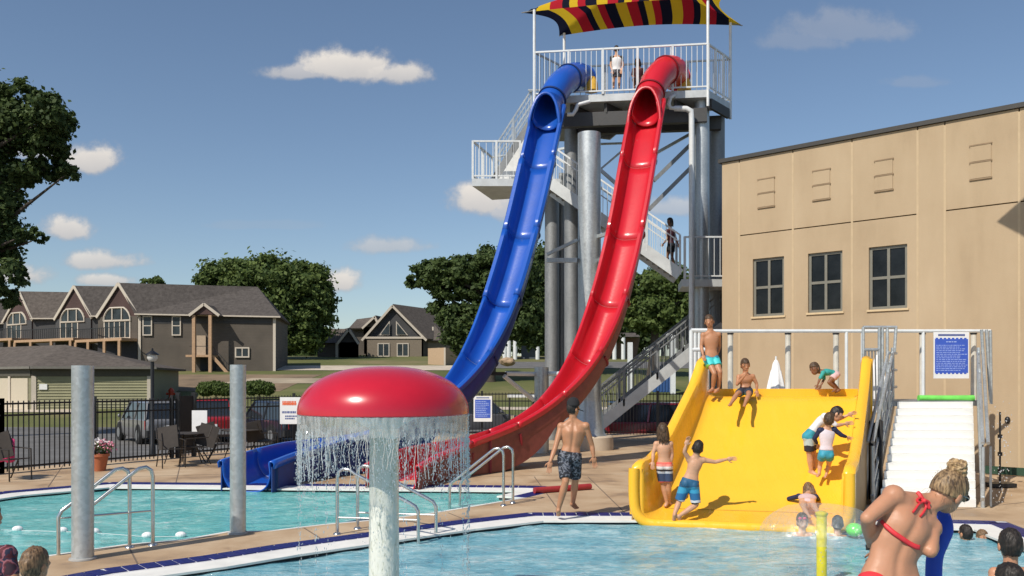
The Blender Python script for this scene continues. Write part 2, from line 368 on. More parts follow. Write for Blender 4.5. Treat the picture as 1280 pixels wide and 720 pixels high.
def pool(lp, tiled, wname, wmat, wave, fl, step):
    n = len(lp); TW = .33; NW = .32
    p1 = offset_poly(lp, TW); p2 = offset_poly(lp, TW+NW); thin = offset_poly(lp, .12)
    edge = struct('pool_edge', MB(), NOSE) if False else None
    root = None; nose = MB(); gr = MB(); gut = MB(); tiles = []
    for i in range(n):
        j = (i+1) % n; a = Vector((*lp[i][:2], 0)); b = Vector((*lp[j][:2], 0))
        if i in tiled:
            a1 = Vector((*p1[i], 0)); b1 = Vector((*p1[j], 0)); a2 = Vector((*p2[i], 0)); b2 = Vector((*p2[j], 0))
            gr.hexa([a+Vector((0,0,-.3)), b+Vector((0,0,-.3)), b1+Vector((0,0,-.3)), a1+Vector((0,0,-.3)), a-Vector((0,0,.006)), b-Vector((0,0,.006)), b1-Vector((0,0,.006)), a1-Vector((0,0,.006))])
            nose.hexa([a1+Vector((0,0,-.040)), b1+Vector((0,0,-.040)), b2+Vector((0,0,-.048)), a2+Vector((0,0,-.048)), a1+Vector((0,0,-.008)), b1+Vector((0,0,-.008)), b2+Vector((0,0,-.022)), a2+Vector((0,0,-.022))])
            a3 = a2.lerp(a1, .15); b3 = b2.lerp(b1, .15)
            gut.hexa([a1+Vector((0,0,-.5)), b1+Vector((0,0,-.5)), b3+Vector((0,0,-.5)), a3+Vector((0,0,-.5)), a1+Vector((0,0,-.042)), b1+Vector((0,0,-.042)), b3+Vector((0,0,-.05)), a3+Vector((0,0,-.05))])
            Ls = (b-a).length; k = max(1, round(Ls/step))
            for q in range(k):
                t0 = (q+.07)/k; t1 = (q+.93)/k
                c = (a.lerp(b, t0)+a.lerp(b, t1)+a1.lerp(b1, t0)+a1.lerp(b1, t1))/4
                d = (b-a); tiles.append((c, math.atan2(d.y, d.x), (a.lerp(b, t0)-a.lerp(b, t1)).length, TW*.80))
        else:
            a1 = Vector((*thin[i], 0)); b1 = Vector((*thin[j], 0))
            nose.hexa([a+Vector((0,0,-.4)), b+Vector((0,0,-.4)), b1+Vector((0,0,-.4)), a1+Vector((0,0,-.4)), a+Vector((0,0,.004)), b+Vector((0,0,.004)), b1+Vector((0,0,-.008)), a1+Vector((0,0,-.008))])
    root = part('pool_coping', nose, NOSE, None, False, 'structure')
    part('gutter_slot', gut, GUT, root); part('grout_bed', gr, GROUT, root)
    for c, a, l, w in tiles[:290]:
        inst('tile', tileme, root, (c.x, c.y, .0), (0,0,a), (l, w, .012))
    # water surface with real ripples
    q = [Vector((*p, 0)) for p in offset_poly(lp, .05)]
    x0 = min(p.x for p in q); x1 = max(p.x for p in q); y0 = max(fl, min(p.y for p in q)); y1 = max(p.y for p in q)
    bm = bmesh.new(); vs = [bm.verts.new((p.x, p.y, 0)) for p in q]; f = bm.faces.new(vs)
    bmesh.ops.triangulate(bm, faces=bm.faces[:])
    st = .12; k = x0
    while k < x1: bmesh.ops.bisect_plane(bm, geom=bm.verts[:]+bm.edges[:]+bm.faces[:], plane_co=(k,0,0), plane_no=(1,0,0)); k += st
    k = min(p.y for p in q)
    while k < y1: bmesh.ops.bisect_plane(bm, geom=bm.verts[:]+bm.edges[:]+bm.faces[:], plane_co=(0,k,0), plane_no=(0,1,0)); k += st
    for v in bm.verts:
        p = Vector((v.co.x*1.3, v.co.y*1.9, 0))
        v.co.z = wave*(noise.noise(p*1.1)+.6*noise.noise(p*2.7+Vector((3,1,4)))+.35*noise.noise(p*6+Vector((9,2,1))))
    me = bpy.data.meshes.new(wname); bm.normal_update(); bm.to_mesh(me); bm.free(); me.materials.append(wmat)
    for pl in me.polygons: pl.use_smooth = True
    o = bpy.data.objects.new(wname, me); COL.objects.link(o); o.location = (0,0,WATERZ); o['kind'] = 'structure'
    flatpoly('pool_floor', [lp], -1.05 if fl < 0 else -1.3, BASIN)
def water_mat(name, a, b, c, sc):
    m = mat(name, b, .06, 0, 0, spec=.5); N, L, bs = nodes_of(m); bs.inputs['IOR'].default_value = 1.33
    tc = N.new('ShaderNodeTexCoord'); mp = N.new('ShaderNodeMapping'); mp.inputs['Scale'].default_value = (.55, 1.3, 1); L.new(tc.outputs['Object'], mp.inputs[0])
    n = N.new('ShaderNodeTexNoise'); n.inputs['Scale'].default_value = sc; n.inputs['Detail'].default_value = 8; n.inputs['Roughness'].default_value = .68; n.inputs['Distortion'].default_value = .8
    n2 = N.new('ShaderNodeTexNoise'); n2.inputs['Scale'].default_value = sc*7; n2.inputs['Detail'].default_value = 6; n2.inputs['Roughness'].default_value = .7; n2.inputs['Distortion'].default_value = 1.2
    L.new(mp.outputs[0], n.inputs['Vector']); L.new(mp.outputs[0], n2.inputs['Vector'])
    ad = N.new('ShaderNodeMath'); ad.operation = 'MULTIPLY_ADD'; L.new(n2.outputs[0], ad.inputs[0]); ad.inputs[1].default_value = .55; 
    ad2 = N.new('ShaderNodeMath'); ad2.operation = 'MULTIPLY'; L.new(n.outputs[0], ad2.inputs[0]); ad2.inputs[1].default_value = .55; L.new(ad2.outputs[0], ad.inputs[2])
    r = ramp(N, [(.40, a), (.53, b), (.63, c), (.70, (.72,.82,.82))]); L.new(ad.outputs[0], r.inputs[0]); L.new(r.outputs[0], bs.inputs['Base Color'])  # palest stop paints sparkle highlights into the water colour
    bp = N.new('ShaderNodeBump'); bp.inputs['Strength'].default_value = .8; bp.inputs['Distance'].default_value = .05; L.new(n2.outputs[0], bp.inputs['Height']); L.new(bp.outputs[0], bs.inputs['Normal'])
    return m
pool(NEARP, set(range(0, 11)), 'near_pool_water', water_mat('shallow_pool_water', (.09,.29,.39), (.19,.45,.54), (.40,.61,.66), 1.3), .022, -5, .17)
pool(FARP, set(range(9, 18)), 'far_pool_water', water_mat('deep_pool_water', (.08,.37,.38), (.15,.50,.49), (.27,.62,.59), 1.2), .012, 2, .16)
for o in bpy.data.objects:
    if o.name.startswith('pool_coping') and min(v.co.y for v in o.data.vertices) > 0: pass
# ------------------------------------------------------------------ stucco building
STU = mat('tan_stucco', (.55,.40,.235), .9, 0, 0, spec=.2)
def stucco():
    N, L, b = nodes_of(STU); tc = N.new('ShaderNodeTexCoord'); mp = N.new('ShaderNodeMapping'); mp.inputs['Scale'].default_value = (.8, .8, .2); L.new(tc.outputs['Object'], mp.inputs[0])
    n = N.new('ShaderNodeTexNoise'); n.inputs['Scale'].default_value = 1.6; n.inputs['Detail'].default_value = 8; n.inputs['Roughness'].default_value = .6; L.new(mp.outputs[0], n.inputs['Vector'])
    n3 = N.new('ShaderNodeTexNoise'); n3.inputs['Scale'].default_value = .5; n3.inputs['Detail'].default_value = 6; L.new(tc.outputs['Object'], n3.inputs['Vector'])
    mm = N.new('ShaderNodeMix'); mm.data_type = 'FLOAT'; mm.inputs[0].default_value = .5; L.new(n.outputs[0], mm.inputs[2]); L.new(n3.outputs[0], mm.inputs[3])
    r = ramp(N, [(.30, (.35,.26,.165)), (.47, (.43,.325,.21)), (.66, (.48,.37,.245))]); L.new(mm.outputs[0], r.inputs[0]); L.new(r.outputs[0], b.inputs['Base Color'])
    n2 = N.new('ShaderNodeTexNoise'); n2.inputs['Scale'].default_value = 60; L.new(tc.outputs['Object'], n2.inputs['Vector'])
    bp = N.new('ShaderNodeBump'); bp.inputs['Strength'].default_value = .25; bp.inputs['Distance'].default_value = .01; L.new(n2.outputs[0], bp.inputs['Height']); L.new(bp.outputs[0], b.inputs['Normal'])
stucco()
JOI = mat('recess_of_joint', (.60,.46,.28), .9, 0, .05)
FASC = mat('dark_bronze_fascia', (.045,.042,.038), .6, 0, .1)
WFR = mat('olive_bronze_window_frame', (.20,.19,.155), .45, .1, .08)
GLS = mat('dark_window_glass', (.008,.009,.010), .12, 0, .7, 2.5, spec=.3)
A = P(902,475,23.4); A.z = 0; B = P(1260,475,18.8); B.z = 0
wd = (B-A).normalized(); wn = Vector((-wd.y*-1, 0, 0)); wn = Vector((wd.y, -wd.x, 0))     # outward normal towards the pool
if wn.y > 0: wn = -wn
WH = H0+(HZ-206)/F*23.4
def wall_s(px):     # distance along the wall seen at column px
    k = (px-640)/F; return (k*A.y-A.x)/(wd.x-k*wd.y)
def wall_z(px, py):
    s = wall_s(px); return H0+(HZ-py)/F*(A+wd*s).y
def wp(s, z, o=0): return A+wd*s+Vector((0,0,z))+wn*o
bld = thing('stucco_building', 'large tan stucco building with flat dark roof edge and square windows', 'building', A)
ZR = wall_z(1020, 181); LEN = 16.0
mb = MB(); c = [wp(0,-.3,-.09), wp(LEN,-.3,-.09), wp(LEN,-.3,-14), wp(0,-.3,-14)]
mb.hexa(c+[p+Vector((0,0,ZR+.25)) for p in c]); part('wall', mb, mat('dark_recess', (.13,.09,.055), .9), bld)
mb = MB(); c = [wp(-.08,ZR-.02,.06), wp(LEN,ZR-.02,.06), wp(LEN,ZR-.02,-14), wp(-.08,ZR-.02,-14)]
mb.hexa(c+[p+Vector((0,0,.10)) for p in c]); part('roof_edge', mb, FASC, bld)
jx = [902, 924, 991, 1065, 1147, 1181, 1274]; js = [wall_s(p) for p in jx]+[wall_s(1274)+(wall_s(1181)-wall_s(1147)), wall_s(1274)+(wall_s(1181)-wall_s(1147))+4.6, LEN]
zj = wall_z(1020, 283)
GAP = .014
wins = [(941,980,322,395), (1010,1053,315,390), (1086,1134,307,386)]
def wpanel(s0, s1, z0, z1):
    mb = MB(); a = [wp(s0,z0,0), wp(s1,z0,0), wp(s1,z0,-.1), wp(s0,z0,-.1)]
    mb.hexa(a+[p+Vector((0,0,z1-z0)) for p in a]); return part('wall_panel', mb, STU, bld)
vents = [(958,241,16,30), (1027,231,17,31), (1105,219,18,32), (1226,202,22,36)]
vi = 0
for i in range(len(js)-1):
    s0 = js[i]+GAP; s1 = js[i+1]-GAP
    if s1 <= s0: continue
    narrow = i in (0, 4, 6+1)
    if narrow: wpanel(s0, s1, -.1, ZR-.03)
    else:
        top = wpanel(s0, s1, zj+GAP, ZR-.03)
        w = None
        for (a, b, t, bt) in wins:
            sa = wall_s(a); sb = wall_s(b)
            if s0 < sa < s1: w = (sa, sb, wall_z((a+b)/2, bt), wall_z((a+b)/2, t))
        if w:
            wpanel(s0, s1, -.1, w[2]); wpanel(s0, w[0], w[2], w[3]); wpanel(w[1], s1, w[2], w[3]); wpanel(s0, s1, w[3], zj-GAP)
        else: wpanel(s0, s1, -.1, zj-GAP)
for (cx, cy, w_, h_) in vents:
    s = wall_s(cx); hw = (wall_s(cx+w_/2+2)-wall_s(cx-w_/2-2))/2; zc = wall_z(cx, cy); hh = h_/2/F*(A+wd*s).y+.06
    mb = MB()
    for k in range(2):
        a = zc-hh+k*hh+.02; b = zc-hh+(k+1)*hh-.02
        q = [wp(s-hw,a,.022), wp(s+hw,a,.022), wp(s+hw,a,-.01), wp(s-hw,a,-.01)]; mb.hexa(q+[p+Vector((0,0,b-a)) for p in q])
    part('relief_block', mb, STU, bld)
    for k in range(3):
        z = zc-hh+k*hh; q = [wp(s-hw-.02,z-.018,.03), wp(s+hw+.02,z-.018,.03), wp(s+hw+.02,z-.018,-.01), wp(s-hw-.02,z-.018,-.01)]
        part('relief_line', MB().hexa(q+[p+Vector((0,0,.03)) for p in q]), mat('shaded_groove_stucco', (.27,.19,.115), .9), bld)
LITEDGE = mat('lit_edge_tan', (.50,.38,.238), .85, 0, .06)  # pale strips paint the light caught by the vertical joint edges
for s_ in js[1:-1]:
    q = [wp(s_-.024,-.1,.004), wp(s_+.024,-.1,.004), wp(s_+.024,-.1,-.05), wp(s_-.024,-.1,-.05)]
    part('lit_joint_edge', MB().hexa(q+[p+Vector((0,0,ZR)) for p in q]), LITEDGE, bld)
for (a, b, t, bt) in wins:
    s0 = wall_s(a); s1 = wall_s(b); z0 = wall_z((a+b)/2, bt); z1 = wall_z((a+b)/2, t); sm = (s0+s1)/2; zm = (z0+z1)/2; fw = .065
    mb = MB()
    def bar(sa, sb, za, zb, o0=-.055, o1=-.14):
        q = [wp(sa,za,o0), wp(sb,za,o0), wp(sb,za,o1), wp(sa,za,o1)]; mb.hexa(q+[p+Vector((0,0,zb-za)) for p in q])
    bar(s0,s0+fw,z0,z1); bar(s1-fw,s1,z0,z1); bar(s0+fw,s1-fw,z1-fw,z1); bar(s0+fw,s1-fw,z0,z0+fw); bar(sm-fw/2,sm+fw/2,z0+fw,z1-fw); bar(s0+fw,sm-fw/2,zm-fw/2,zm+fw/2); bar(sm+fw/2,s1-fw,zm-fw/2,zm+fw/2)
    w = part('window', mb, WFR, bld)
    for (sa, sb) in ((s0+fw, sm-fw/2), (sm+fw/2, s1-fw)):
        for (za, zb) in ((z0+fw, zm-fw/2), (zm+fw/2, z1-fw)):
            mb = MB(); q = [wp(sa,za,-.085), wp(sb,za,-.085), wp(sb,za,-.089), wp(sa,za,-.089)]; mb.hexa(q+[p+Vector((0,0,zb-za)) for p in q]); part('pane', mb, GLS, w)
    mb = MB(); q = [wp(s0-.04,z0-.05,.035), wp(s1+.04,z0-.05,.035), wp(s1+.04,z0-.05,-.05), wp(s0-.04,z0-.05,-.05)]; mb.hexa(q+[p+Vector((0,0,.045)) for p in q]); part('sill', mb, JOI, w)
# dark green bumper strip at the building's foot
mb = MB(); s0 = wall_s(1238); q = [wp(s0,.02,.5), wp(LEN,.02,.5), wp(LEN,.02,.42), wp(s0,.02,.42)]; mb.hexa(q+[p+Vector((0,0,.16)) for p in q])
tag(part('lane_reel_board', mb, mat('dark_green_board', (.02,.06,.035), .6), None, loc=wp(s0,0,.45)), 'low dark green board lying along the foot of the tan building', 'board')
# ------------------------------------------------------------------ yellow wide slide
YEL = mat('yellow_gelcoat', (.91,.49,.032), .34, 0, .05, .8, coat=.35, spec=.35)
FB = [Vector((1.84,12.75,0)), Vector((4.60,12.05,0)), Vector((3.30,15.2,0)), Vector((5.98,14.9,0))]
def wetsheen(m, lo, hi, sc):
    N, L, b = nodes_of(m); tc = N.new('ShaderNodeTexCoord'); mp = N.new('ShaderNodeMapping'); mp.inputs['Scale'].default_value = sc; L.new(tc.outputs['Object'], mp.inputs[0])
    n = N.new('ShaderNodeTexNoise'); n.inputs['Scale'].default_value = 1.5; n.inputs['Detail'].default_value = 7; n.inputs['Roughness'].default_value = .65; L.new(mp.outputs[0], n.inputs['Vector'])
    r = ramp(N, [(.38, (lo,)*3), (.62, (hi,)*3)]); L.new(n.outputs[0], r.inputs[0]); L.new(r.outputs[0], b.inputs['Roughness'])
    bp = N.new('ShaderNodeBump'); bp.inputs['Strength'].default_value = .25; bp.inputs['Distance'].default_value = .01; L.new(n.outputs[0], bp.inputs['Height']); L.new(bp.outputs[0], b.inputs['Normal'])
wetsheen(YEL, .10, .5, (5,1.2,1.2))
def yfoot(u, t):   # u 0..1 left-right, t 0..1 bottom-top
    return FB[0]*(1-u)*(1-t)+FB[1]*u*(1-t)+FB[2]*(1-u)*t+FB[3]*u*t
FZ = [(-.06,-.08),(0,-.02),(.06,.02),(.14,.07),(.25,.20),(.43,.50),(.65,.93),(.84,1.36),(.95,1.64),(1.0,1.71),(1.06,1.725),(1.2,1.73)]
WZ = [(-.06,.70),(0,.80),(.15,.84),(.25,.93),(.43,1.15),(.65,1.57),(.84,1.93),(.92,2.14),(1.0,2.37),(1.06,2.40),(1.2,2.40)]
def itp(T, x):
    if x <= T[0][0]: return T[0][1]
    for (a, za), (b, zb) in zip(T, T[1:]):
        if x <= b:
            return za+(zb-za)*(x-a)/(b-a)
    return T[-1][1]
def smz(T, x): return (itp(T, x-.04)+2*itp(T, x)+itp(T, x+.04))/4
ys_ = thing('wide_water_slide', 'wide yellow open water slide with high side walls running into the pool', 'water slide', yfoot(.5,.5)*1.0)
mb = MB(); prof = []
NT = 30
def section(t, off=0.0):
    zf = smz(FZ, t); zw = itp(WZ, t); ring = []
    if t < 0.02: zw -= (.02-t)*1.2
    W_ = (yfoot(1,t)-yfoot(0,t)); w = W_.length; ux = W_.normalized(); L0 = yfoot(0,t); R0 = yfoot(1,t)
    r = .16; k = 6
    def pt(x, z, side):
        base = L0+ux*x if side == 0 else R0-ux*x
        return base+Vector((0,0,z))
    left = [pt(-.10, zw-.10, 0), pt(-.10, zw-.02, 0), pt(-.06, zw+.02, 0), pt(.0, zw+.03, 0), pt(.05, zw+.01, 0), pt(.07, zw-.05, 0)]
    for j in range(k+1):
        a = PI*.5*j/k; left.append(pt(.08+r-r*math.cos(a), zf+r-r*math.sin(a), 0))
    right = [pt(-.10, zw-.10, 1), pt(-.10, zw-.02, 1), pt(-.06, zw+.02, 1), pt(.0, zw+.03, 1), pt(.05, zw+.01, 1), pt(.07, zw-.05, 1)]
    for j in range(k+1):
        a = PI*.5*j/k; right.append(pt(.08+r-r*math.cos(a), zf+r-r*math.sin(a), 1))
    mid = [L0.lerp(R0, q)+Vector((0,0,zf)) for q in (.3,.5,.7)]
    return left+mid+list(reversed(right))
ts = [-.03+1.05*i/NT for i in range(NT+1)]
secs = [section(t) for t in ts]; m_ = len(secs[0])
for s_ in secs: mb.v += s_
for i in range(NT):
    for k in range(m_-1): mb.f.append((i*m_+k, i*m_+k+1, (i+1)*m_+k+1, (i+1)*m_+k))
def shell(name, mb, m, th, parent, smooth=True):
    o = part(name, mb, m, parent, smooth); md = o.modifiers.new('shell', 'SOLIDIFY'); md.thickness = th; md.offset = -1 if th > 0 else 1; return o
ybody = shell('slide_bed', mb, YEL, .03, ys_)
for u, sg in ((0,-1),(1,1)):
    ux = (yfoot(1,0)-yfoot(0,0)).normalized(); p = yfoot(u,-.03)+ux*sg*.10; r_ = yfoot(u,-.03)-ux*sg*.07; d_ = (yfoot(u,.05)-yfoot(u,-.03)); z = Vector((0,0,1))
    part('wall_end_cap', MB().hexa([p+z*.06, r_+z*.12, r_+z*.12+d_*.6, p+z*.06+d_*.6, p+z*.70, r_+z*.72, r_+z*.72+d_*.6, p+z*.70+d_*.6]), YEL, ys_)
# rounded front lip, top landing and its raised back edge, outer side skins
ux = (yfoot(1,0)-yfoot(0,0)); wy = ux.length; ux.normalize(); fr_ = yfoot(0,-.035); lp_ = []
for (x, z) in ((-.05,.60),(-.06,.70),(-.055,.745),(-.02,.76),(.0,.72)): pass
prof_ = [(-.035,.73),(-.04,.55),(-.035,.30),(-.01,.12),(.07,.0),(.20,-.055),(.5,-.06)]
path_ = [fr_+ux*x+Vector((0,0,z)) for x,z in prof_]+[fr_+ux*(wy/2)+Vector((0,0,-.06))]+[fr_+ux*(wy-x)+Vector((0,0,z)) for x,z in reversed(prof_)]
part('front_lip', MB().tube(smoothpath(path_,5), .075, 14), YEL, ys_, True)
def q4(u0, u1, t0, t1, z0, z1): c = [yfoot(u0,t0), yfoot(u1,t0), yfoot(u1,t1), yfoot(u0,t1)]; return [p+Vector((0,0,z0)) for p in c]+[p+Vector((0,0,z1)) for p in c]
part('top_landing', MB().hexa(q4(0.0,1.0,1.0,1.16,1.60,1.715)), YEL, ys_)
part('back_rim', MB().hexa(q4(0.0,1.0,1.16,1.19,1.55,1.845)), YEL, ys_)
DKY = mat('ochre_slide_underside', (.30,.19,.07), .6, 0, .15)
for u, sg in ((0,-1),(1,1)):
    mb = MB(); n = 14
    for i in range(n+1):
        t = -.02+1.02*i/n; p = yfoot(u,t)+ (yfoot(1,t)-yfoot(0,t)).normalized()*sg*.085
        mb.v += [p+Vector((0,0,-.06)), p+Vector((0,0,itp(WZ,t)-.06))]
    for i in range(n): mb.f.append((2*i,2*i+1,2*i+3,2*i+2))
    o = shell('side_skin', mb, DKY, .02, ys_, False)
for u in (-.02, 1.02):
    mb = MB(); t = 1.02; p = yfoot(u,t); part('wall_end_post', MB().beam(p+Vector((0,0,0)), p+Vector((0,0,2.36)), .08, .12), YEL, ys_)
for t in (.35,.6,.85):
    for u in (.2,.8): part('leg', MB().tube([yfoot(u,t), yfoot(u,t)+Vector((0,0,smz(FZ,t)-.05))], .05, 8), GALVD, ys_)
def yhit(px, py, dz=0):
    best = None
    for i in range(1400):
        Y = 11.5+i*.004; p = P(px, py, Y); t0, t1 = 0, 1
        # footprint coords
        t = (p.y-12.4)/2.6
        for _ in range(6):
            c0 = yfoot(0,t); c1 = yfoot(1,t); u = (p.x-c0.x)/(c1.x-c0.x); t += (p.y-(c0.y+(c1.y-c0.y)*u))/2.7
        z = smz(FZ, t)+dz
        if p.z <= z: return p
        best = p
    return P(px, py, 15.2)
# ------------------------------------------------------------------ platform and white stairs
PLT = 1.62
plat = thing('slide_platform', 'raised galvanised steel platform behind the yellow slide with railing', 'platform', P(1050,475,16.6)*1.0-Vector((0,0,2)))
PA = Vector((3.15, 16.0, 0)); PB = Vector((9.05, 15.9, 0)); PC = Vector((8.9, 17.6, 0)); PD = Vector((3.5, 17.9, 0))
PA = yfoot(-.05,1.19); PB = Vector((8.75,16.35,0)); 
q = [PA, PB, PC, PD]; part('deck_plate', MB().hexa([p+Vector((0,0,PLT-.1)) for p in q]+[p+Vector((0,0,PLT)) for p in q]), GALVD, plat)
for p in (PA+Vector((.2,.3,0)), PB+Vector((-.3,.3,0)), PC+Vector((-.2,-.2,0)), PD+Vector((.3,-.2,0)), Vector((6.3,16.0,0)), Vector((6.4,17.4,0))):
    part('leg', MB().tube([p, p+Vector((0,0,PLT-.1))], .06, 10), GALVD, plat)
# dark tarpaulin skirt in the gap between slide and stairs
mb = MB(); a = P(1066,475,14.7); b = P(1103,475,14.5); a.z = b.z = 0
pts = []
for i in range(13):
    p = a.lerp(b, i/12)+Vector((0, .05*math.sin(i*2.1), 0)); mb.v += [p+Vector((0,0,.02)), p+Vector((0,0,PLT-.3+.03*math.sin(i*1.3)))]
for i in range(12): mb.f.append((2*i,2*i+2,2*i+3,2*i+1))
tag(shell('black_tarp', mb, mat('black_tarpaulin', (.012,.012,.012), .6, bump=.5, bscale=6), .01, None), 'black tarpaulin hanging under the platform between yellow slide and white stairs', 'tarpaulin')
# back railing
RZ = H0+60.5/F*17.6
RA = P(863,475,17.4); RB = P(1238,475,17.4); RA.z = RB.z = 0
part('top_rail', MB().tube([RA+Vector((0,0,RZ)), RB+Vector((0,0,RZ))], .035, 8), WHITEP, plat)
for px in (869, 874, 1058, 1078, 1154): 
    p = P(px,475,17.4); p.z = 0; part('rail_post', MB().tube([p+Vector((0,0,0.0 if px < 880 else PLT)), p+Vector((0,0,RZ))], .032, 8), WHITEP, plat)
for px in (913, 985, 1045, 1153, 1217):
    p = P(px,475,17.7); p.z = 0; part('fence_post', MB().tube([p+Vector((0,0,PLT-.1)), p+Vector((0,0,RZ-.05))], .055, 10), mat('beige_vinyl_post', (.60,.57,.50), .5), plat)
    part('post_cap', MB().tube([p+Vector((0,0,RZ-.05)), p+Vector((0,0,RZ-.0))], .065, 10), BLACKP, plat)
# white frame left of the platform
for a, b in (((864,413),(864,500)),((864,413),(884,413)),((864,437),(884,437)),((884,413),(884,500))):
    part('gate_bar', MB().tube([P(*a,16.9), P(*b,16.9)], .04, 8), WHITEP, plat)
# step flight
S0 = P(1099,475,14.0); S1 = P(1220,475,13.8); T0 = P(1123,475,16.3); T1 = P(1216,475,16.3)
for s_ in (S0,S1,T0,T1): s_.z = 0
stairs = thing('white_stairs', 'flight of bright white steps with galvanised handrails beside the yellow slide', 'stairs', (S0+S1)/2)
WST = mat('bright_white_tread', (.80,.80,.77), .55, 0, .04, 8)
NS = 13; ZT = 1.60
for i in range(NS):
    t0 = i/NS; t1 = (i+1)/NS+.02; z = ZT*(i+1)/NS
    a = S0.lerp(T0,t0); b = S1.lerp(T1,t0); c = S1.lerp(T1,t1); d = S0.lerp(T0,t1)
    part('step', MB().hexa([p+Vector((0,0,z-ZT/NS+.004)) for p in (a,b,c,d)]+[p+Vector((0,0,z)) for p in (a+(a-d)*.03,b+(b-c)*.03,c,d)]), WST, stairs)
for (s_, t_, sg) in ((S0,T0,-1),(S1,T1,1)):
    ux = (S1-S0).normalized()*sg*.10; a = s_+ux; b = t_+ux
    part('stringer', MB().beam(a+Vector((0,0,.05)), b+Vector((0,0,ZT-.02)), .05, .26), GALV, stairs)
    dirv = (b-a); 
    for h in (.42,.74,1.06):
        for o_ in (0,.10) if h > 1 else (0,):
            part('handrail', MB().tube([a+ux*o_*8+Vector((0,0,h-.05)), b+ux*o_*8+Vector((0,0,ZT+h-.15)), b+ux*o_*8+dirv*.2+Vector((0,0,ZT+h-.15))], .028, 8), GALV, stairs)
    for k in range(5):
        p = a.lerp(b, k/4.0); part('rail_post', MB().tube([p+Vector((0,0,.0 if k==0 else ZT*k/4-.1)), p+Vector((0,0,ZT*k/4+1.0-.05*(k<3)))], .032, 8), GALV, stairs)
    for k in range(9):
        p = a.lerp(b, (k+.5)/9); part('baluster', MB().tube([p+Vector((0,0,ZT*(k+.5)/9+.05)), p+Vector((0,0,ZT*(k+.5)/9+.98))], .012, 6), GALVD, stairs)
    q = a-dirv.normalized()*.02+ux*1.2
    part('entry_panel', MB().hexa([q+Vector((-.015,0,.02)), q+Vector((.015,0,.02)), q+Vector((.015,0,.02))+dirv.normalized()*.32, q+Vector((-.015,0,.02))+dirv.normalized()*.32, q+Vector((-.015,0,.95)), q+Vector((.015,0,.95)), q+Vector((.015,0,.95))+dirv.normalized()*.32, q+Vector((-.015,0,.95))+dirv.normalized()*.32]), GALVD, stairs)
# taller gate rails at the top of the stairs
for a, b in (((1079,409),(1121,409)),((1079,409),(1079,500)),((1099,409),(1099,505)),((1103,409),(1103,505)),((1109,409),(1109,505)),((1120,409),(1118,440)),((1079,437),(1100,437)),((1227,412),(1232,500)),((1233,412),(1238,500)),((1238,413),(1239,505))):
    part('gate_bar', MB().tube([P(*a,16.5), P(*b,16.5)], .03, 8), GALV, plat)
for k in range(5):
    part('gate_bar', MB().tube([P(1082+k*4,438,16.5), P(1083+k*4,505,16.5)], .014, 6), GALVD, plat)
# green noodle across the stair top
a = P(1148,497.5,16.35); b = P(1217,497.5,16.35)
tag(part('foam_noodle', MB().tube([a, a.lerp(b,.5)-Vector((0,0,.005)), b], .055, 12), mat('lime_green_foam', (.16,.62,.10), .7), None, True, loc=a), 'lime green foam noodle tied across the top of the white stairs', 'foam noodle')

# deck slab seam across the foot of the yellow slide bed
for t_ in (.155,):
    part('joint_seam', MB().tube([yfoot(u_,t_)+Vector((0,0,smz(FZ,t_)+.002)) for u_ in (.09,.3,.5,.7,.91)], .008, 6), mat('ochre_seam', (.50,.28,.03), .5), ys_)
# unseen sail added beyond the frame to cast a triangular shadow on the building
W3 = [wp(wall_s(px_), wall_z(px_, py_)) for px_, py_ in ((1246,277),(1345,190),(1345,330))]
sv = [W3[0]-sd*5.6, W3[1]-sd*6.6, W3[2]-sd*7.4]
sail = thing('added_shadow_sail', 'added triangular sail and pole out of view, casting a shadow on the tan building', 'shade sail', Vector((sv[1].x, sv[1].y, 0)))
part('fabric', MB().slab(sv, .01), mat('added_sail_cloth', (.12,.08,.05), .9), sail)
part('pole', MB().tube([Vector((sv[1].x+.1,sv[1].y,0)), sv[1]+Vector((.1,0,.3))], .08, 14), GALV, sail)
# ------------------------------------------------------------------ rules signs (flat print on boards)
SIGNW = mat('white_sign_board', (.78,.78,.78), .5, 0, .04)
def sign(name, label, cat, x0, y0, x1, y1, Y, bands, parent=None):
    # bands: (u0,v0,u1,v1,material, proud) with v from the top
    c = P((x0+x1)/2, (y0+y1)/2, Y); t = thing(name, label, cat, c)
    a = P(x0,y1,Y); b = P(x1,y0,Y); w = b.x-a.x; h = b.z-a.z
    part('board', MB().box((c.x, Y, c.z), (w, .02, h)), SIGNW, t)
    groups = {}
    for (u0,v0,u1,v1,m,pr) in bands:
        groups.setdefault((m.name, pr), []).append((u0,v0,u1,v1,m))
    for (mn, pr), L_ in groups.items():
        mb = MB()
        for (u0,v0,u1,v1,m) in L_:
            xa = a.x+w*u0; xb = a.x+w*u1; za = b.z-h*v1; zb = b.z-h*v0
            mb.box(((xa+xb)/2, Y-.012-pr*.001, (za+zb)/2), (xb-xa, .002, zb-za))
        part('print', mb, L_[0][4], t, kind='stuff' if len(L_) > 1 else None)
    return t
BLU = mat('royal_blue_print', (.045,.105,.50), .5, 0, .05); LBL = mat('pale_blue_print', (.35,.45,.80), .5); ORG = mat('orange_red_print', (.75,.14,.05), .5); DGR = mat('grey_blue_print', (.10,.13,.30), .5)
def textlines(v0, v1, n, m, u0=.1, u1=.9, pr=2, th=.45):
    out = []
    for i in range(n):
        v = v0+(v1-v0)*i/n; u = u0; end = u1-random.random()*.25
        while u < end:
            w = random.uniform(.03,.11); out.append((u, v, min(u+w, end), v+(v1-v0)/n*th, m, pr)); u += w+.02
    return out
bl = [(.03,.15,.97,.88,BLU,0),(.12,.045,.88,.085,DGR,1)]+textlines(.20,.25,1,LBL,.35,.72,2)+textlines(.28,.86,15,LBL,.07,.96,2,.35)
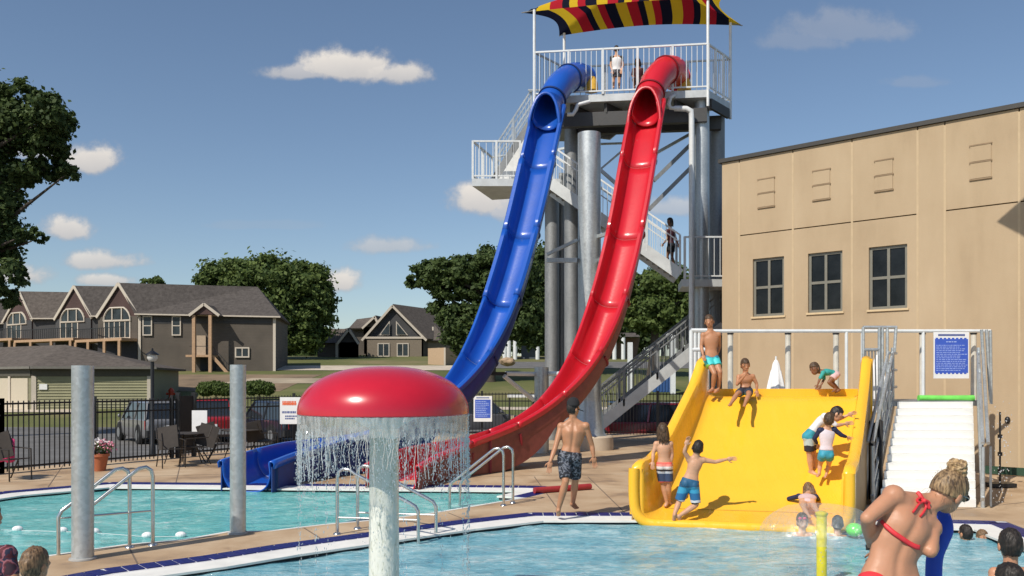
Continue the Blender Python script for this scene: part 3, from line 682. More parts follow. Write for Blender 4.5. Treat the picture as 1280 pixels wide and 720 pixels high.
bl += [(.05+.115*i,.125,.12+.115*i,.15,BLU,0) for i in range(8)]+[(.05+.115*i,.88,.12+.115*i,.905,BLU,0) for i in range(8)]
sg1 = sign('rules_sign', 'large blue and white rules sign hanging on the railing above the white stairs', 'sign', 1167, 415, 1211, 473, 17.32, bl)
sg2 = sign('rules_sign', 'small blue rules sign on the black fence between the two tall slides', 'sign', 592, 495, 615, 527, 31.6, [(.08,.14,.92,.86,BLU,0),(.15,.05,.85,.09,DGR,1)]+textlines(.2,.84,9,LBL,.12,.9,2,.4))
sg3 = sign('warning_sign', 'white sign with orange lettering on the fence left of the red mushroom', 'sign', 350, 496.5, 376, 530, 23.9, textlines(.14,.34,1,ORG,.12,.98,1,.8)+textlines(.22,.30,1,ORG,.12,.9,2,.6)+textlines(.52,.62,1,DGR,.1,.9,1,.8)+textlines(.68,.86,2,DGR,.25,.9,1,.6))
sg4 = sign('blank_sign', 'plain white board leaning at the black gate behind patio chairs', 'sign', 240, 513, 259, 540, 22.0, [])
# ------------------------------------------------------------------ tower
FL = Vector((.69,27.2,0)); FR = Vector((5.90,26.5,0)); BR = Vector((6.9,27.8,0)); BL_ = Vector((1.69,28.5,0))
DZ = H0+(HZ-112)/F*26.5
tower = thing('slide_tower', 'tall galvanised steel water slide tower with white railed deck and zigzag stairs', 'tower', (3.6,27.4,0))
part('deck_plate', MB().hexa([p+Vector((0,0,DZ-.22)) for p in (FL,FR,BR,BL_)]+[p+Vector((0,0,DZ)) for p in (FL,FR,BR,BL_)]), mat('pale_steel_fascia', (.55,.57,.57), .5, .3, .15, 3), tower)
for (a, b) in ((FL,BL_),(FL.lerp(FR,.2),BL_.lerp(BR,.2)),(FL.lerp(FR,.4),BL_.lerp(BR,.4)),(FL.lerp(FR,.6),BL_.lerp(BR,.6)),(FL.lerp(FR,.8),BL_.lerp(BR,.8)),(FR,BR)):
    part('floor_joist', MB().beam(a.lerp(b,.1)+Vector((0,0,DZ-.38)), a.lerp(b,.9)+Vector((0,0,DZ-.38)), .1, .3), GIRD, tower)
for k, zz in ((.18,.62),(.8,.62)):
    a = FL.lerp(BL_,k).lerp(FR.lerp(BR,k),.12); b = FL.lerp(BL_,k).lerp(FR.lerp(BR,k),.97)
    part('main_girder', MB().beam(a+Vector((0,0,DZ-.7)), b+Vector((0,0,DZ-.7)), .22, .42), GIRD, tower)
def railing(par, a, b, h, post=1.15, pick=.125, m=WHITEP, i0=1, i1=0):
    a = Vector(a); b = Vector(b); L_ = (b-a).length; n = max(1, round(L_/post)); z = Vector((0,0,1))
    part('top_rail', MB().beam(a+z*h, b+z*h, .055, .05), m, par)
    part('bottom_rail', MB().beam(a+z*.10, b+z*.10, .04, .04), m, par)
    for i in range(i0, n+1-i1):
        p = a.lerp(b, i/n); part('rail_post', MB().beam(p, p+z*(h+.015), .065, .075), m, par)
    k = max(2, int(L_/pick)); me = PICK.get(m.name) or PICK.setdefault(m.name, unitbar(m, 'picket_bar'))
    for i in range(1, k):
        p = a.lerp(b, i/k); inst('picket', me, par, p+z*.10, (0,0,0), (.018,.018,h-.10))
PICK = {}
RH = 1.38
railing(tower, FL+Vector((0,0,DZ)), FR+Vector((0,0,DZ)), RH, 1.05, .155, WHITEP, 0)
railing(tower, FR+Vector((0,0,DZ)), BR+Vector((0,0,DZ)), RH, .6, .14)
railing(tower, BL_+Vector((0,0,DZ)), BR+Vector((0,0,DZ)), RH, 1.3, .17, GALV, 0, 1)
railing(tower, FL+Vector((0,0,DZ)), BL_+Vector((0,0,DZ)), RH, .8, .16, GALV, 1, 1)
# main columns
def column(px, Y, r, ztop, m, zb=-.1, par=tower, name='column'):
    c = P(px,475,Y); z1 = ztop
    part(name, MB().tube([(c.x,Y,zb),(c.x,Y,z1)], r, 24), m, par, True)
    return c
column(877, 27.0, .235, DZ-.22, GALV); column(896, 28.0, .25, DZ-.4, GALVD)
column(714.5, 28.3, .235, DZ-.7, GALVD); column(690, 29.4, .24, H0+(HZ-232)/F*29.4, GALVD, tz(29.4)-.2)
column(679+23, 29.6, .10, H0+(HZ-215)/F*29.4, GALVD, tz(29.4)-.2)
# white drain pipe down the right column
part('drain_pipe', MB().tube([P(843,135.5,26.6),P(858,136,26.5),P(864,139,26.5),P(864.6,150,26.5),P(864.6,350,26.5),P(864.6,475,26.5)], .085, 12), WHITEP, tower, True)
part('drain_pipe', MB().tube([P(843,119,26.6),P(838,122,26.5),P(836,130,26.5),P(838,135,26.5),P(845,135.5,26.5)], .06, 10), WHITEP, tower, True)
part('drain_pipe', MB().tube([P(737,127,26.6),P(722,131,26.5),P(720,137,26.5),P(716,143,26.5),P(709,143,26.5)], .06, 10), WHITEP, tower, True)
# diagonal braces
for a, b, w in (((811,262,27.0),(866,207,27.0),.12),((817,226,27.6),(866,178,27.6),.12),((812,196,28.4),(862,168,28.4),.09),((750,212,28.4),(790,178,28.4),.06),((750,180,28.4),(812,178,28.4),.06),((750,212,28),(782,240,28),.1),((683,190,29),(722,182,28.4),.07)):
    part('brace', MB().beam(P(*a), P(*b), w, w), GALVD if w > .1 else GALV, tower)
# centre slide support column, concrete footing and arms
slc = thing('support_column', 'thick galvanised support column standing between the blue and red tall slides', 'column', P(740,475,25.4)-Vector((0,0,2)))
cx = P(736.5,475,25.4).x
part('shaft', MB().tube([(cx+.02,25.4,.55),(cx,25.4,H0+(HZ-167)/F*25.4)], .33, 28), GALV, slc, True)
part('footing', MB().lathe((cx+.05,25.4,-.02), [(.0,.42),(.60,.42),(.64,.38),(.66,0)], 32), CONC, slc, True)
part('base_cone', MB().lathe((cx+.02,25.4,.4), [(.48,0),(.42,.1),(.34,.9),(.33,1.0)], 28), GALV, slc, True)
for a, b, w in (((722,325.5,25.3),(684,325.5,25.6),.13),((722,300,25.3),(684,318,25.6),.09),((746,296,25.3),(768,290,24.4),.1),((748,324,25.3),(764,330,24.2),.1)):
    part('arm', MB().beam(P(*a), P(*b), w, w), GALV, slc)
sl2 = thing('support_column', 'short galvanised support column behind the lower part of the red tall slide', 'column', P(677,475,24.2)-Vector((0,0,2)))
part('shaft', MB().tube([P(677,459,24.2), Vector((P(677,475,24.2).x,24.2,-.02))], .20, 20), GALV, sl2, True)
for a, b, w in (((668,467.5,24.2),(632,467,23.6),.10),((630,470,23.4),(667,500,24.1),.10),((686,467,24.2),(700,467,23.5),.1)):
    part('arm', MB().tube([P(*a), P(*b)], w/2+.01, 10), WHITEP, sl2, True)
part('arm', MB().beam(P(632,467,23.6), P(612,467,23.0), .09, .09), BLACKP, sl2)
# stair flights: stringers, steps, railings
def flight(par, a, b, w, dirw, steps, m, rm, h=1.2, front=True):
    # a bottom, b top (near side), dirw = vector across to the far side
    a = Vector(a); b = Vector(b); dw = Vector(dirw).normalized()*w; z = Vector((0,0,1))
    for o_ in (Vector((0,0,0)), dw):
        part('stringer', MB().beam(a+o_, b+o_, .06, .34), m, par)
        part('handrail', MB().beam(a+o_+z*h, b+o_+z*h, .05, .05), rm, par); part('handrail', MB().beam(a+o_+z*(h-.22), b+o_+z*(h-.22), .035, .035), rm, par)
        n = max(2, round((b-a).length/1.2))
        for i in range(n+1): p = a.lerp(b,i/n)+o_; part('rail_post', MB().beam(p, p+z*h, .06, .06), rm, par)
        k = int((b-a).length/.17); me = PICK.get(rm.name) or PICK.setdefault(rm.name, unitbar(rm, 'picket_bar'))
        for i in range(1,k): inst('picket', me, par, a.lerp(b,i/k)+o_+z*.12, (0,0,0), (.016,.016,h-.14))
    me = PICK.get('step') or PICK.setdefault('step', mesh('step', MB().box((0,0,0), (1,1,1)), GALVD))
    ang = math.atan2(dw.y, dw.x)
    for i in range(steps):
        p = a.lerp(b,(i+.5)/steps)+dw/2+z*.02; inst('step', me, par, p, (0,0,ang), (w*.98, .28, .04))
def landing(par, pts, z, m, th=.2):
    part('landing', MB().hexa([Vector((p[0],p[1],z-th)) for p in pts]+[Vector((p[0],p[1],z)) for p in pts]), m, par)
FASW = mat('bright_galvanised_channel', (.62,.64,.64), .45, .35, .12, 3)
# flight 1: ground to lower right landing
flight(tower, P(738,541,27.3), P(905,408,27.3), 1.5, (.15,1,0), 20, FASW, GALVD, 1.12)
flight(tower, P(738,541,27.45)+Vector((0,1.2,0)), P(905,408,27.45)+Vector((0,1.2,0)), .4, (.15,1,0), 3, GALVD, GALVD, 1.12)
# lower right landing and flight 2 up to the left
z2 = H0+(HZ-349)/F*26.6; La = P(852,475,26.6); Lb = P(915,475,26.6)
landing(tower, [(La.x,26.6),(Lb.x,26.6),(Lb.x+.2,28.2),(La.x+.2,28.2)], z2, FASW, .22)
railing(tower, Vector((La.x+.1,26.62,z2)), Vector((Lb.x,26.62,z2)), 1.28, 1.0, .16, WHITEP, 0)
flight(tower, P(850,343,26.7), P(688,229,27.6), 1.2, (.1,1,0), 22, FASW, WHITEP, 1.2)
# left landing and flight 3 up to the deck
z3 = H0+(HZ-225)/F*28.6; La = P(590,475,28.4); Lb = P(700,475,28.4)
landing(tower, [(La.x,28.4),(Lb.x,28.4),(Lb.x+.1,29.9),(La.x+.6,30.6)], z3, FASW, .24)
railing(tower, Vector((La.x+.02,28.45,z3)), Vector((P(650,475,28.4).x,28.45,z3)), 1.22, 1.0, .2, WHITEP, 0)
railing(tower, Vector((La.x+.02,28.45,z3)), Vector((La.x+.6,30.5,z3)), 1.22, 1.0, .3)
railing(tower, Vector((La.x+.6,30.5,z3)), Vector((Lb.x-1.4,30.0,z3)), 1.22, 1.2, .3, GALV)
a3 = P(622,232,29.2); b3 = P(668,159,29.2)
white = mat('white_stair_skirt', (.74,.74,.72), .6, 0, .08)
part('stair_skirt', MB().slab([P(622,226,29.1), P(662,226,29.1), P(662,163,29.1)], .04), white, tower)
flight(tower, P(619,226,29.3), P(664,156,29.3), 1.3, (.05,1,0), 12, GALVD, GALV, 1.15)
landing(tower, [(P(660,475,29.3).x,28.5),(P(735,475,29.3).x,28.5),(P(735,475,29.3).x,30.6),(P(660,475,29.3).x,30.6)], H0+(HZ-156)/F*29.3, GALVD, .2)
railing(tower, P(660,156,29.2), P(700,156,29.2), 1.15, 1.0, .2, GALV)
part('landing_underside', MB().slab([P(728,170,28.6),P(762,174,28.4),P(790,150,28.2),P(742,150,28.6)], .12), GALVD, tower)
# canopy
can = thing('shade_canopy', 'striped yellow red and black fabric shade canopy over the top of the tower', 'canopy', (3.6,27.4,DZ))
cFL = P(652,16,27.3); cBL = P(699,45,28.6); cBR = P(928,32,27.9); cFR = P(905,-4,26.3)
CANM = mat('striped_canopy_fabric', (.5,.5,.5), .85, 0, 0, spec=.1)
def canmat():
    N, L, b = nodes_of(CANM); uv = N.new('ShaderNodeUVMap'); s = N.new('ShaderNodeSeparateXYZ'); L.new(uv.outputs[0], s.inputs[0])
    mu = N.new('ShaderNodeMath'); mu.operation = 'MULTIPLY'; mu.inputs[1].default_value = 3.4; L.new(s.outputs[0], mu.inputs[0])
    fr = N.new('ShaderNodeMath'); fr.operation = 'FRACT'; L.new(mu.outputs[0], fr.inputs[0])
    Y_ = (.78,.53,.03); R_ = (.50,.02,.035); K_ = (.012,.014,.03)
    r = ramp(N, [(0,K_),(.2,Y_),(.4,R_),(.6,K_),(.72,Y_),(.86,R_)], True); L.new(fr.outputs[0], r.inputs[0]); L.new(r.outputs[0], b.inputs['Base Color'])
    tr = N.new('ShaderNodeBsdfTranslucent'); L.new(r.outputs[0], tr.inputs[0]); ms = N.new('ShaderNodeMixShader'); ms.inputs[0].default_value = .45
    out = N['Material Output']; L.new(b.outputs[0], ms.inputs[1]); L.new(tr.outputs[0], ms.inputs[2]); L.new(ms.outputs[0], out.inputs[0])
canmat()
mb = MB(); NU = 28; uvs = []
for j in range(NU+1):
    for i in range(NU+1):
        u = i/NU; v = j/NU
        a = cFL.lerp(cFR,u); b = cBL.lerp(cBR,u); p = a.lerp(b, v)
        ctr = (cFL+cFR+cBL+cBR)/4
        sag = .13*max(4*u*(1-u)*(1-4*v*(1-v))**2, 4*v*(1-v)*(1-4*u*(1-u))**2)
        w_ = (1-abs(2*u-1))*(1-abs(2*v-1)); hgt = 1.15*min(1,(min(u,1-u,v,1-v)*2.3))**.9
        p = p.lerp(ctr, sag) + Vector((0,0,hgt+.25*sag*4))
        mb.v.append(p); uvs.append((u+.0, v))
for j in range(NU):
    for i in range(NU): mb.f.append((j*(NU+1)+i, j*(NU+1)+i+1, (j+1)*(NU+1)+i+1, (j+1)*(NU+1)+i))
o = part('fabric', mb, CANM, can, True, fix=False); me = o.data; ul = me.uv_layers.new(name='UVMap')
for lp in me.loops: ul.data[lp.index].uv = uvs[lp.vertex_index]
for (p, base) in ((cFL,FL),(cBL,BL_),(cBR,BR),(cFR,FR)):
    top = Vector((base.x, base.y, p.z+(.05 if p is not cFR else .15))); 
    part('post', MB().tube([Vector((base.x,base.y,DZ-.5)), top], .045, 10), WHITEP, can)
    part('strap', MB().tube([top-Vector((0,0,.02)), p], .018, 6), GALVD, can)
# ------------------------------------------------------------------ tall body slides
def sweep_frames(path, rolls):
    fr = []
    for i, p in enumerate(path):
        t = (path[min(i+1,len(path)-1)]-path[max(i-1,0)]).normalized()
        n = (Vector((0,0,1))-t*t.z); 
        if n.length < .2: n = Vector((0,-1,0))-t*t.y*-1
        n.normalize(); b = t.cross(n).normalized()
        R = Matrix.Rotation(rolls[i], 3, t); fr.append((p, t, R@n, R@b))
    return fr
def body_slide(name, label, pts, rad, roll, m, mdark, tube_end, loc, skirt_from, endh):
    root = thing(name, label, 'water slide', loc)
    K = 6; path = smoothpath(pts, K)
    for _ in range(60):
        q_ = [p.copy() for p in path]
        for i in range(tube_end*K-2, len(path)-1): path[i] = q_[i]*.5+(q_[i-1]+q_[i+1])*.25
    rr = [r for r in rad]; ro = [r for r in roll]
    def itl(A_, i): a = i/K; j = min(int(a), len(A_)-2); return A_[j]+(A_[j+1]-A_[j])*(a-j)
    R_ = [itl(rr,i) for i in range(len(path))]; RO = [itl(ro,i) for i in range(len(path))]
    fr = sweep_frames(path, RO); te = tube_end*K
    # closed tube
    n = 28; mb = MB()
    spc = (fr[te][0]-fr[te-1][0]).length
    def cutpt(i, a, e=0.0, sc=1.0):
        ie = min(float(i), te-1-(.95*max(0, math.sin(a))-.45)/spc) if math.sin(a) > 0 else min(float(i), te-1+.45/spc)
        j = int(ie); f = ie-j; p = fr[j][0].lerp(fr[j+1][0],f); nn = fr[j][2].lerp(fr[j+1][2],f); b = fr[j][3]; r = R_[j]+e
        return p+nn*math.sin(a)*r*sc+b*math.cos(a)*r
    for i in range(te+1):
        for k in range(n): a = 2*PI*k/n; mb.v.append(cutpt(i, a))
    for i in range(te):
        for k in range(n): mb.f.append((i*n+k, i*n+(k+1)%n, (i+1)*n+(k+1)%n, (i+1)*n+k))
    shell('tube_section', mb, m, .03, root)
    for i in range(0, te+1, 2*K):
        p,t,nn,b = fr[i]; ring = [p+(nn*math.sin(2*PI*k/n)+b*math.cos(2*PI*k/n))*(R_[i]+.035) for k in range(n)]
        mb = MB()
        for s_ in (-.03,.03): mb.v += [q+t*s_ for q in ring]
        for s_ in (-.03,.03): mb.v += [q+t*s_-(q-p).normalized()*.06 for q in ring]
        for k in range(n):
            k2 = (k+1)%n; mb.f += [(k,k2,n+k2,n+k),(2*n+k,3*n+k,3*n+k2,2*n+k2),(k,2*n+k,2*n+k2,k2),(n+k,n+k2,3*n+k2,3*n+k)]
        part('joint_flange', mb, mdark if i else m, root, True)
    # hood arch at the mouth of the tube
    mb = MB(); hoodr = ((te-4,.012),(te-2,.05),(te+1,.075),(te+1,.03))
    for (i_, e) in hoodr:
        for k in range(17):
            a = PI*k/16; q_ = cutpt(i_, a, e); mb.v.append(q_+(fr[te][1]*(.05 if i_ == te+1 else 0)))
    for i in range(3):
        for k in range(16): mb.f.append((i*17+k,i*17+k+1,(i+1)*17+k+1,(i+1)*17+k))
    shell('hood', mb, m, .02, root)
    mb = MB(); mb.tube([cutpt(te+1, PI*k/16, .06)+fr[te][1]*.05 for k in range(17)], .045, 8); part('hood_rim', mb, m, root, True)
    # open flume sections
    def ring(i):
        p,t,nn,b = fr[i]; r = R_[i]+.02; out = []
        out += [p+b*(r+.10)-nn*.10, p+b*(r+.11)-nn*.0, p+b*(r+.07)+nn*.045, p+b*(r+.0)+nn*.045, p+b*(r-.02)-nn*.0]
        for k in range(1,16):
            a = PI*k/16; ca, sa = math.cos(a), math.sin(a); out.append(p+b*math.copysign(abs(ca)**.62, ca)*r-nn*sa**.70*r*1.12)
        out += [p-b*(r-.02)-nn*.0, p-b*(r+.0)+nn*.045, p-b*(r+.07)+nn*.045, p-b*(r+.11)-nn*.0, p-b*(r+.10)-nn*.10]
        return out
    i = te-3; L_ = len(path)-1; SEG = 10
    while i < L_:
        j = min(i+SEG, L_)
        if L_-j < 4: j = L_
        mb = MB(); rs = [ring(q) for q in range(i, j+1)]; m_ = len(rs[0])
        for r_ in rs: mb.v += r_
        for q in range(len(rs)-1):
            for k in range(m_-1): mb.f.append((q*m_+k,q*m_+k+1,(q+1)*m_+k+1,(q+1)*m_+k))
        shell('flume_section', mb, m, .025, root)
        mb = MB(); rs = []
        for q_i in range(i, j+1):
            p,t,nn,b = fr[q_i]; r = R_[q_i]+.062; rs.append([p+b*math.copysign(abs(math.cos(PI*k/16))**.62, math.cos(PI*k/16))*r-nn*(.02+max(0,math.sin(PI*k/16))**.70*r*1.10) for k in range(17)])
        for r_ in rs: mb.v += r_
        for q in range(len(rs)-1):
            for k in range(16): mb.f.append((q*17+k,q*17+k+1,(q+1)*17+k+1,(q+1)*17+k))
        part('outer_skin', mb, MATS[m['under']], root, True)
        # joint seam: pale sealant line inside, flange outside
        if j < L_:
            p,t,nn,b = fr[j]; r = R_[j]+.02; mb = MB(); pts_ = []
            mb.tube([p+b*math.copysign(abs(math.cos(PI*k/16))**.62, math.cos(PI*k/16))*(r-.002)-nn*abs(math.sin(PI*k/16))**.70*(r*1.12-.002) for k in range(17)], .004, 5)
            part('joint_seam', mb, mat('pale_sealant_'+m.name, [min(1, c*.6+.22) for c in m['col']], .5), root)
            mb = MB(); mb.tube([p+b*math.copysign(abs(math.cos(PI*k/16))**.62, math.cos(PI*k/16))*(r+.05)-nn*(.04+abs(math.sin(PI*k/16))**.70*(r*1.12+.02)) for k in range(1,16)], .035, 6)
            part('joint_flange', mb, mdark, root)
        i = j
    # runout skirt walls below the near rim
    for s_ in (1,-1):
        mb = MB(); cnt = 0
        for i in range(skirt_from*K, L_+1):
            p,t,nn,b = fr[i]; q = p+b*s_*(R_[i]+.06)-nn*.06
            fk = min(1, (i-skirt_from*K)/14); mb.v += [q, Vector((q.x,q.y,-.07 if i > L_-8 else max(.01, (q.z-.42)*(1-fk)**1.5)))]; cnt += 1
        for i in range(cnt-1): mb.f.append((2*i,2*i+1,2*i+3,2*i+2))
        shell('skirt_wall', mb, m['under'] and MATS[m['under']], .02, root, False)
        for i in range(skirt_from*K, L_, 5):
            p,t,nn,b = fr[i]; q = p+b*s_*(R_[i]+.09)-nn*.1
            if q.z > .35 and i > skirt_from*K+12: part('rib', MB().beam(q, Vector((q.x,q.y,.0)), .05, .05), mdark, root)
    return root, fr
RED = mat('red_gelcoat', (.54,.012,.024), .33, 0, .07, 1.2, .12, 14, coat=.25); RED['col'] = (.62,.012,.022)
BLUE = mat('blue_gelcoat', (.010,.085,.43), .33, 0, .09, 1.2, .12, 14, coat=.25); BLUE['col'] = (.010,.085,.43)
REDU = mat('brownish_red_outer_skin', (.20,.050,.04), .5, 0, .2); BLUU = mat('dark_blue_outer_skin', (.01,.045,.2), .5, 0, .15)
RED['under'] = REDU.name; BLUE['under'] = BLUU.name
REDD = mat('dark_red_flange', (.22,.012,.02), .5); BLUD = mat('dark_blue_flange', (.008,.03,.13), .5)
rp = [P(846,97,27.6),P(842,88,27.0),P(832,88,26.5),P(821,99,26.1),P(813,116,25.7),P(807,140,25.1),P(799,182,24.4),P(791,240,23.6),P(779,300,22.9),P(767,350,22.4),P(753,394,21.9),P(736,438,21.5),P(715,473,21.1),P(686,505,20.7),P(650,530,20.3),P(605,546,19.6),P(566,553,18.8),P(534,562,17.9),P(505,573,17.1),P(489,584,16.3)]
rrad = [.39,.41,.41,.41,.40,.40,.40,.40,.40,.41,.42,.43,.44,.45,.46,.46,.46,.46,.46,.46]
rroll = [0]*11+[.05,.12,.2,.22,.18,.1,0,0,0]
red, rf = body_slide('body_slide', 'tall steep red water slide descending from the tower and curving left', rp, rrad, rroll, RED, REDD, 5, (.95,21,0), 13, .45)
bp_ = [P(729,98,28.0),P(722,95,27.4),P(711,98,26.9),P(699,108,26.4),P(690,124,26.0),P(682,146,25.5),P(674,184,24.9),P(662.5,240,24.2),P(648,300,23.5),P(633,350,22.9),P(619,394,22.4),P(600,437,21.9),P(576,474,21.4),P(544,506,20.9),P(506,528,20.3),P(468,542,19.7),P(422,548,19.1),P(376,555,18.2),P(335,567,17.2),P(307,579,16.3)]
blue, bf = body_slide('body_slide', 'tall steep blue water slide descending from the tower left of the red one', bp_, rrad, [0]*11+[.05,.12,.2,.22,.18,.1,0,0,0], BLUE, BLUD, 5, (-1,20,0), 13, .45)
# ------------------------------------------------------------------ mushroom fountain
MY = 7.26; MX = P(480,475,MY).x; RIM = 1.72; MR = 106/F*MY
mush = thing('mushroom_fountain', 'red domed mushroom water feature on a pale stem with water falling from its rim', 'fountain', (MX,MY,WATERZ))
REDM = mat('glossy_red_mushroom_paint', (.50,.011,.028), .25, 0, .06, 3, coat=.35)
prof = [(MR*.2,RIM-.0),(MR*.985,RIM-.004),(MR,RIM+.006)]
HT = .385
for k in range(1,21):
    a = PI/2*k/20.0; prof.append((MR*math.cos(a)**.88 if k < 20 else .001, RIM+.01+HT*math.sin(a)**.93))
part('cap', MB().lathe((MX,MY,0), prof, 72), REDM, mush, True)
STEM = mat('cream_wet_paint', (.60,.60,.50), .3, 0, 0, coat=.4)
def stemmat():
    N, L, b = nodes_of(STEM); tc = N.new('ShaderNodeTexCoord'); mp = N.new('ShaderNodeMapping'); mp.inputs['Scale'].default_value = (14,14,4); L.new(tc.outputs['Object'], mp.inputs[0])
    n = N.new('ShaderNodeTexNoise'); n.inputs['Scale'].default_value = 2.2; n.inputs['Detail'].default_value = 8; n.inputs['Distortion'].default_value = 1.5; n.inputs['Roughness'].default_value = .65; L.new(mp.outputs[0], n.inputs['Vector'])
    r = ramp(N, [(.30,(.24,.24,.16)),(.38,(.58,.58,.47)),(.45,(.76,.75,.66)),(.8,(.80,.79,.72))]); L.new(n.outputs[0], r.inputs[0]); L.new(r.outputs[0], b.inputs['Base Color'])
    bp = N.new('ShaderNodeBump'); bp.inputs['Strength'].default_value = .7; bp.inputs['Distance'].default_value = .01; L.new(n.outputs[0], bp.inputs['Height']); L.new(bp.outputs[0], b.inputs['Normal'])
stemmat()
part('stem', MB().tube([(MX,MY,-1.0),(MX,MY,.0),(MX,MY,RIM+.02)], [.128,.126,.118], 40), STEM, mush, True)
part('under_dish', MB().lathe((MX,MY,0), [(.12,RIM-.12),(.25,RIM-.04),(MR*.9,RIM-.001)], 48), mat('pale_dish', (.45,.45,.42), .5), mush, True)
# falling water: film, strands, drops
WTR = bpy.data.materials.new('clear_falling_water'); WTR.use_nodes = True
def wtr(m, film):
    N, L, b = nodes_of(m); out = N['Material Output']
    tr = N.new('ShaderNodeBsdfTransparent'); gl = N.new('ShaderNodeBsdfGlossy'); gl.inputs['Roughness'].default_value = .12; df = N.new('ShaderNodeBsdfDiffuse'); df.inputs[0].default_value = (.75,.78,.78,1)
    m1 = N.new('ShaderNodeMixShader'); m1.inputs[0].default_value = .5; L.new(gl.outputs[0], m1.inputs[1]); L.new(df.outputs[0], m1.inputs[2])
    ms = N.new('ShaderNodeMixShader'); ms.inputs[0].default_value = film
    if film < .6:
        tc = N.new('ShaderNodeTexCoord'); mp = N.new('ShaderNodeMapping'); mp.inputs['Scale'].default_value = (16,16,4.5); L.new(tc.outputs['Object'], mp.inputs[0])
        n = N.new('ShaderNodeTexNoise'); n.inputs['Scale'].default_value = 2; n.inputs['Detail'].default_value = 5; L.new(mp.outputs[0], n.inputs['Vector'])
        bp = N.new('ShaderNodeBump'); bp.inputs['Strength'].default_value = 1; bp.inputs['Distance'].default_value = .02; L.new(n.outputs[0], bp.inputs['Height']); L.new(bp.outputs[0], gl.inputs['Normal'])
        mr = N.new('ShaderNodeMapRange'); mr.inputs[1].default_value = .35; mr.inputs[2].default_value = .7; mr.inputs[3].default_value = film*.6; mr.inputs[4].default_value = film*1.5; L.new(n.outputs[0], mr.inputs[0]); L.new(mr.outputs[0], ms.inputs[0])
    L.new(tr.outputs[0], ms.inputs[1]); L.new(m1.outputs[0], ms.inputs[2]); L.new(ms.outputs[0], out.inputs[0]); b.id_data if False else None
wtr(WTR, .44)
DROP = bpy.data.materials.new('bright_water_drops'); DROP.use_nodes = True; wtr(DROP, .85)
mb = MB(); n = 220; rows = 8; rad = MR*.992; dep = []
for i in range(n):
    a = 2*PI*i/n; d = .14+.11*abs(noise.noise(Vector((math.cos(a)*7, math.sin(a)*7, 1))))+.13*max(0, noise.noise(Vector((math.cos(a)*28, math.sin(a)*28, 5)))); dep.append(d)
for j in range(rows+1):
    for i in range(n):
        a = 2*PI*i/n; r = rad+.004*math.sin(i*1.7); z = RIM-dep[i]*j/rows; mb.v.append(Vector((MX+r*math.cos(a), MY+r*math.sin(a), z)))
for j in range(rows):
    for i in range(n): mb.f.append((j*n+i, j*n+(i+1)%n, (j+1)*n+(i+1)%n, (j+1)*n+i))
film = part('falling_water', mb, WTR, None, True, 'stuff', loc=(MX,MY,RIM)); tag(film, 'thin curtain of clear water falling from the rim of the red mushroom', 'water curtain')
mb = MB(); OCT = [Vector(p) for p in ((1,0,0),(-1,0,0),(0,1,0),(0,-1,0),(0,0,1),(0,0,-1))]; OF = [(4,0,2),(4,2,1),(4,1,3),(4,3,0),(5,2,0),(5,1,2),(5,3,1),(5,0,3)]
def drop(mb, c, r, s=1.6): mb.add([Vector(c)+Vector((p.x*r,p.y*r,p.z*r*s)) for p in OCT], OF)
for i in range(170):
    a = random.random()*2*PI; ii = int(a/(2*PI)*n) % n; z = RIM-dep[ii]*random.uniform(.6,1.0); L_ = random.uniform(.08,.46); r = rad
    pts = [Vector((MX+r*math.cos(a+.012*math.sin(k*1.3+i)), MY+r*math.sin(a+.012*math.sin(k*1.3+i)), z-L_*k/6)) for k in range(7)]
    mb.tube(pts, [.0014+.0020*random.random() for _ in range(7)], 4)
for i in range(6500):
    a = random.random()*2*PI; ii = int(a/(2*PI)*n) % n; cl = abs(math.sin(a*9+1.3))*abs(math.sin(a*23))
    fall = random.random()**1.5*(1.0 if random.random() < .78 else 2.2)*.55; z = RIM-dep[ii]*.9-fall
    if z < WATERZ+.02: continue
    if fall > .42 and random.random() < .55: continue
    r = rad+random.gauss(0,.006+fall*.012); drop(mb, (MX+r*math.cos(a), MY+r*math.sin(a), z), random.uniform(.0014,.0040), random.uniform(1,3.2))
# heavier stream at the right rim and at the left rim
for aa, cnt in ((-.02,420),(3.15,160),(.4,110),(2.7,110),(-1.2,110),(-2.1,90),(.9,90)):
    for i in range(cnt):
        z = RIM-random.random()*1.75; r = rad+random.gauss(0,.008); a = aa+random.gauss(0,.010+.006*(RIM-z)); drop(mb, (MX+r*math.cos(a), MY+r*math.sin(a), z), random.uniform(.002,.0055), random.uniform(1.5,4))
d_ = part('falling_drops', mb, DROP, None, False, 'stuff', loc=(MX,MY,RIM), fix=False); tag(d_, 'strands and drops of water falling below the red mushroom cap', 'water drops')
# yellow spray post with its bell of water
sx_ = P(1027,475,8.95); zt = H0+(HZ-640)/F*8.95
sp = thing('spray_post', 'yellow bubbling spray post with a dome of water in front of the yellow slide', 'fountain', (sx_.x,8.95,WATERZ))
YP = mat('wet_yellow_pipe', (.80,.66,.03), .2, 0, .15, 9, coat=.5, bump=.5, bscale=16)
part('pipe', MB().tube([(sx_.x,8.95,-1),(sx_.x,8.95,zt-.03)], .052, 20), YP, sp, True)
part('nozzle', MB().lathe((sx_.x,8.95,zt-.035), [(.056,0),(.062,.01),(.062,.03),(.03,.045),(.0,.045)], 20), YP, sp, True)
mb = MB(); n2 = 96; RB_ = .60
pr = [(.04,.03),(.12,.055),(.24,.06),(.36,.035),(.46,-.02),(.54,-.09),(.585,-.17),(.60,-.25)]
for (r, z) in pr:
    for i in range(n2): a = 2*PI*i/n2; k = 1+.03*math.sin(i*.9)*(r/.6); mb.v.append(Vector((sx_.x+r*k*math.cos(a), 8.95+r*k*math.sin(a), zt+z)))
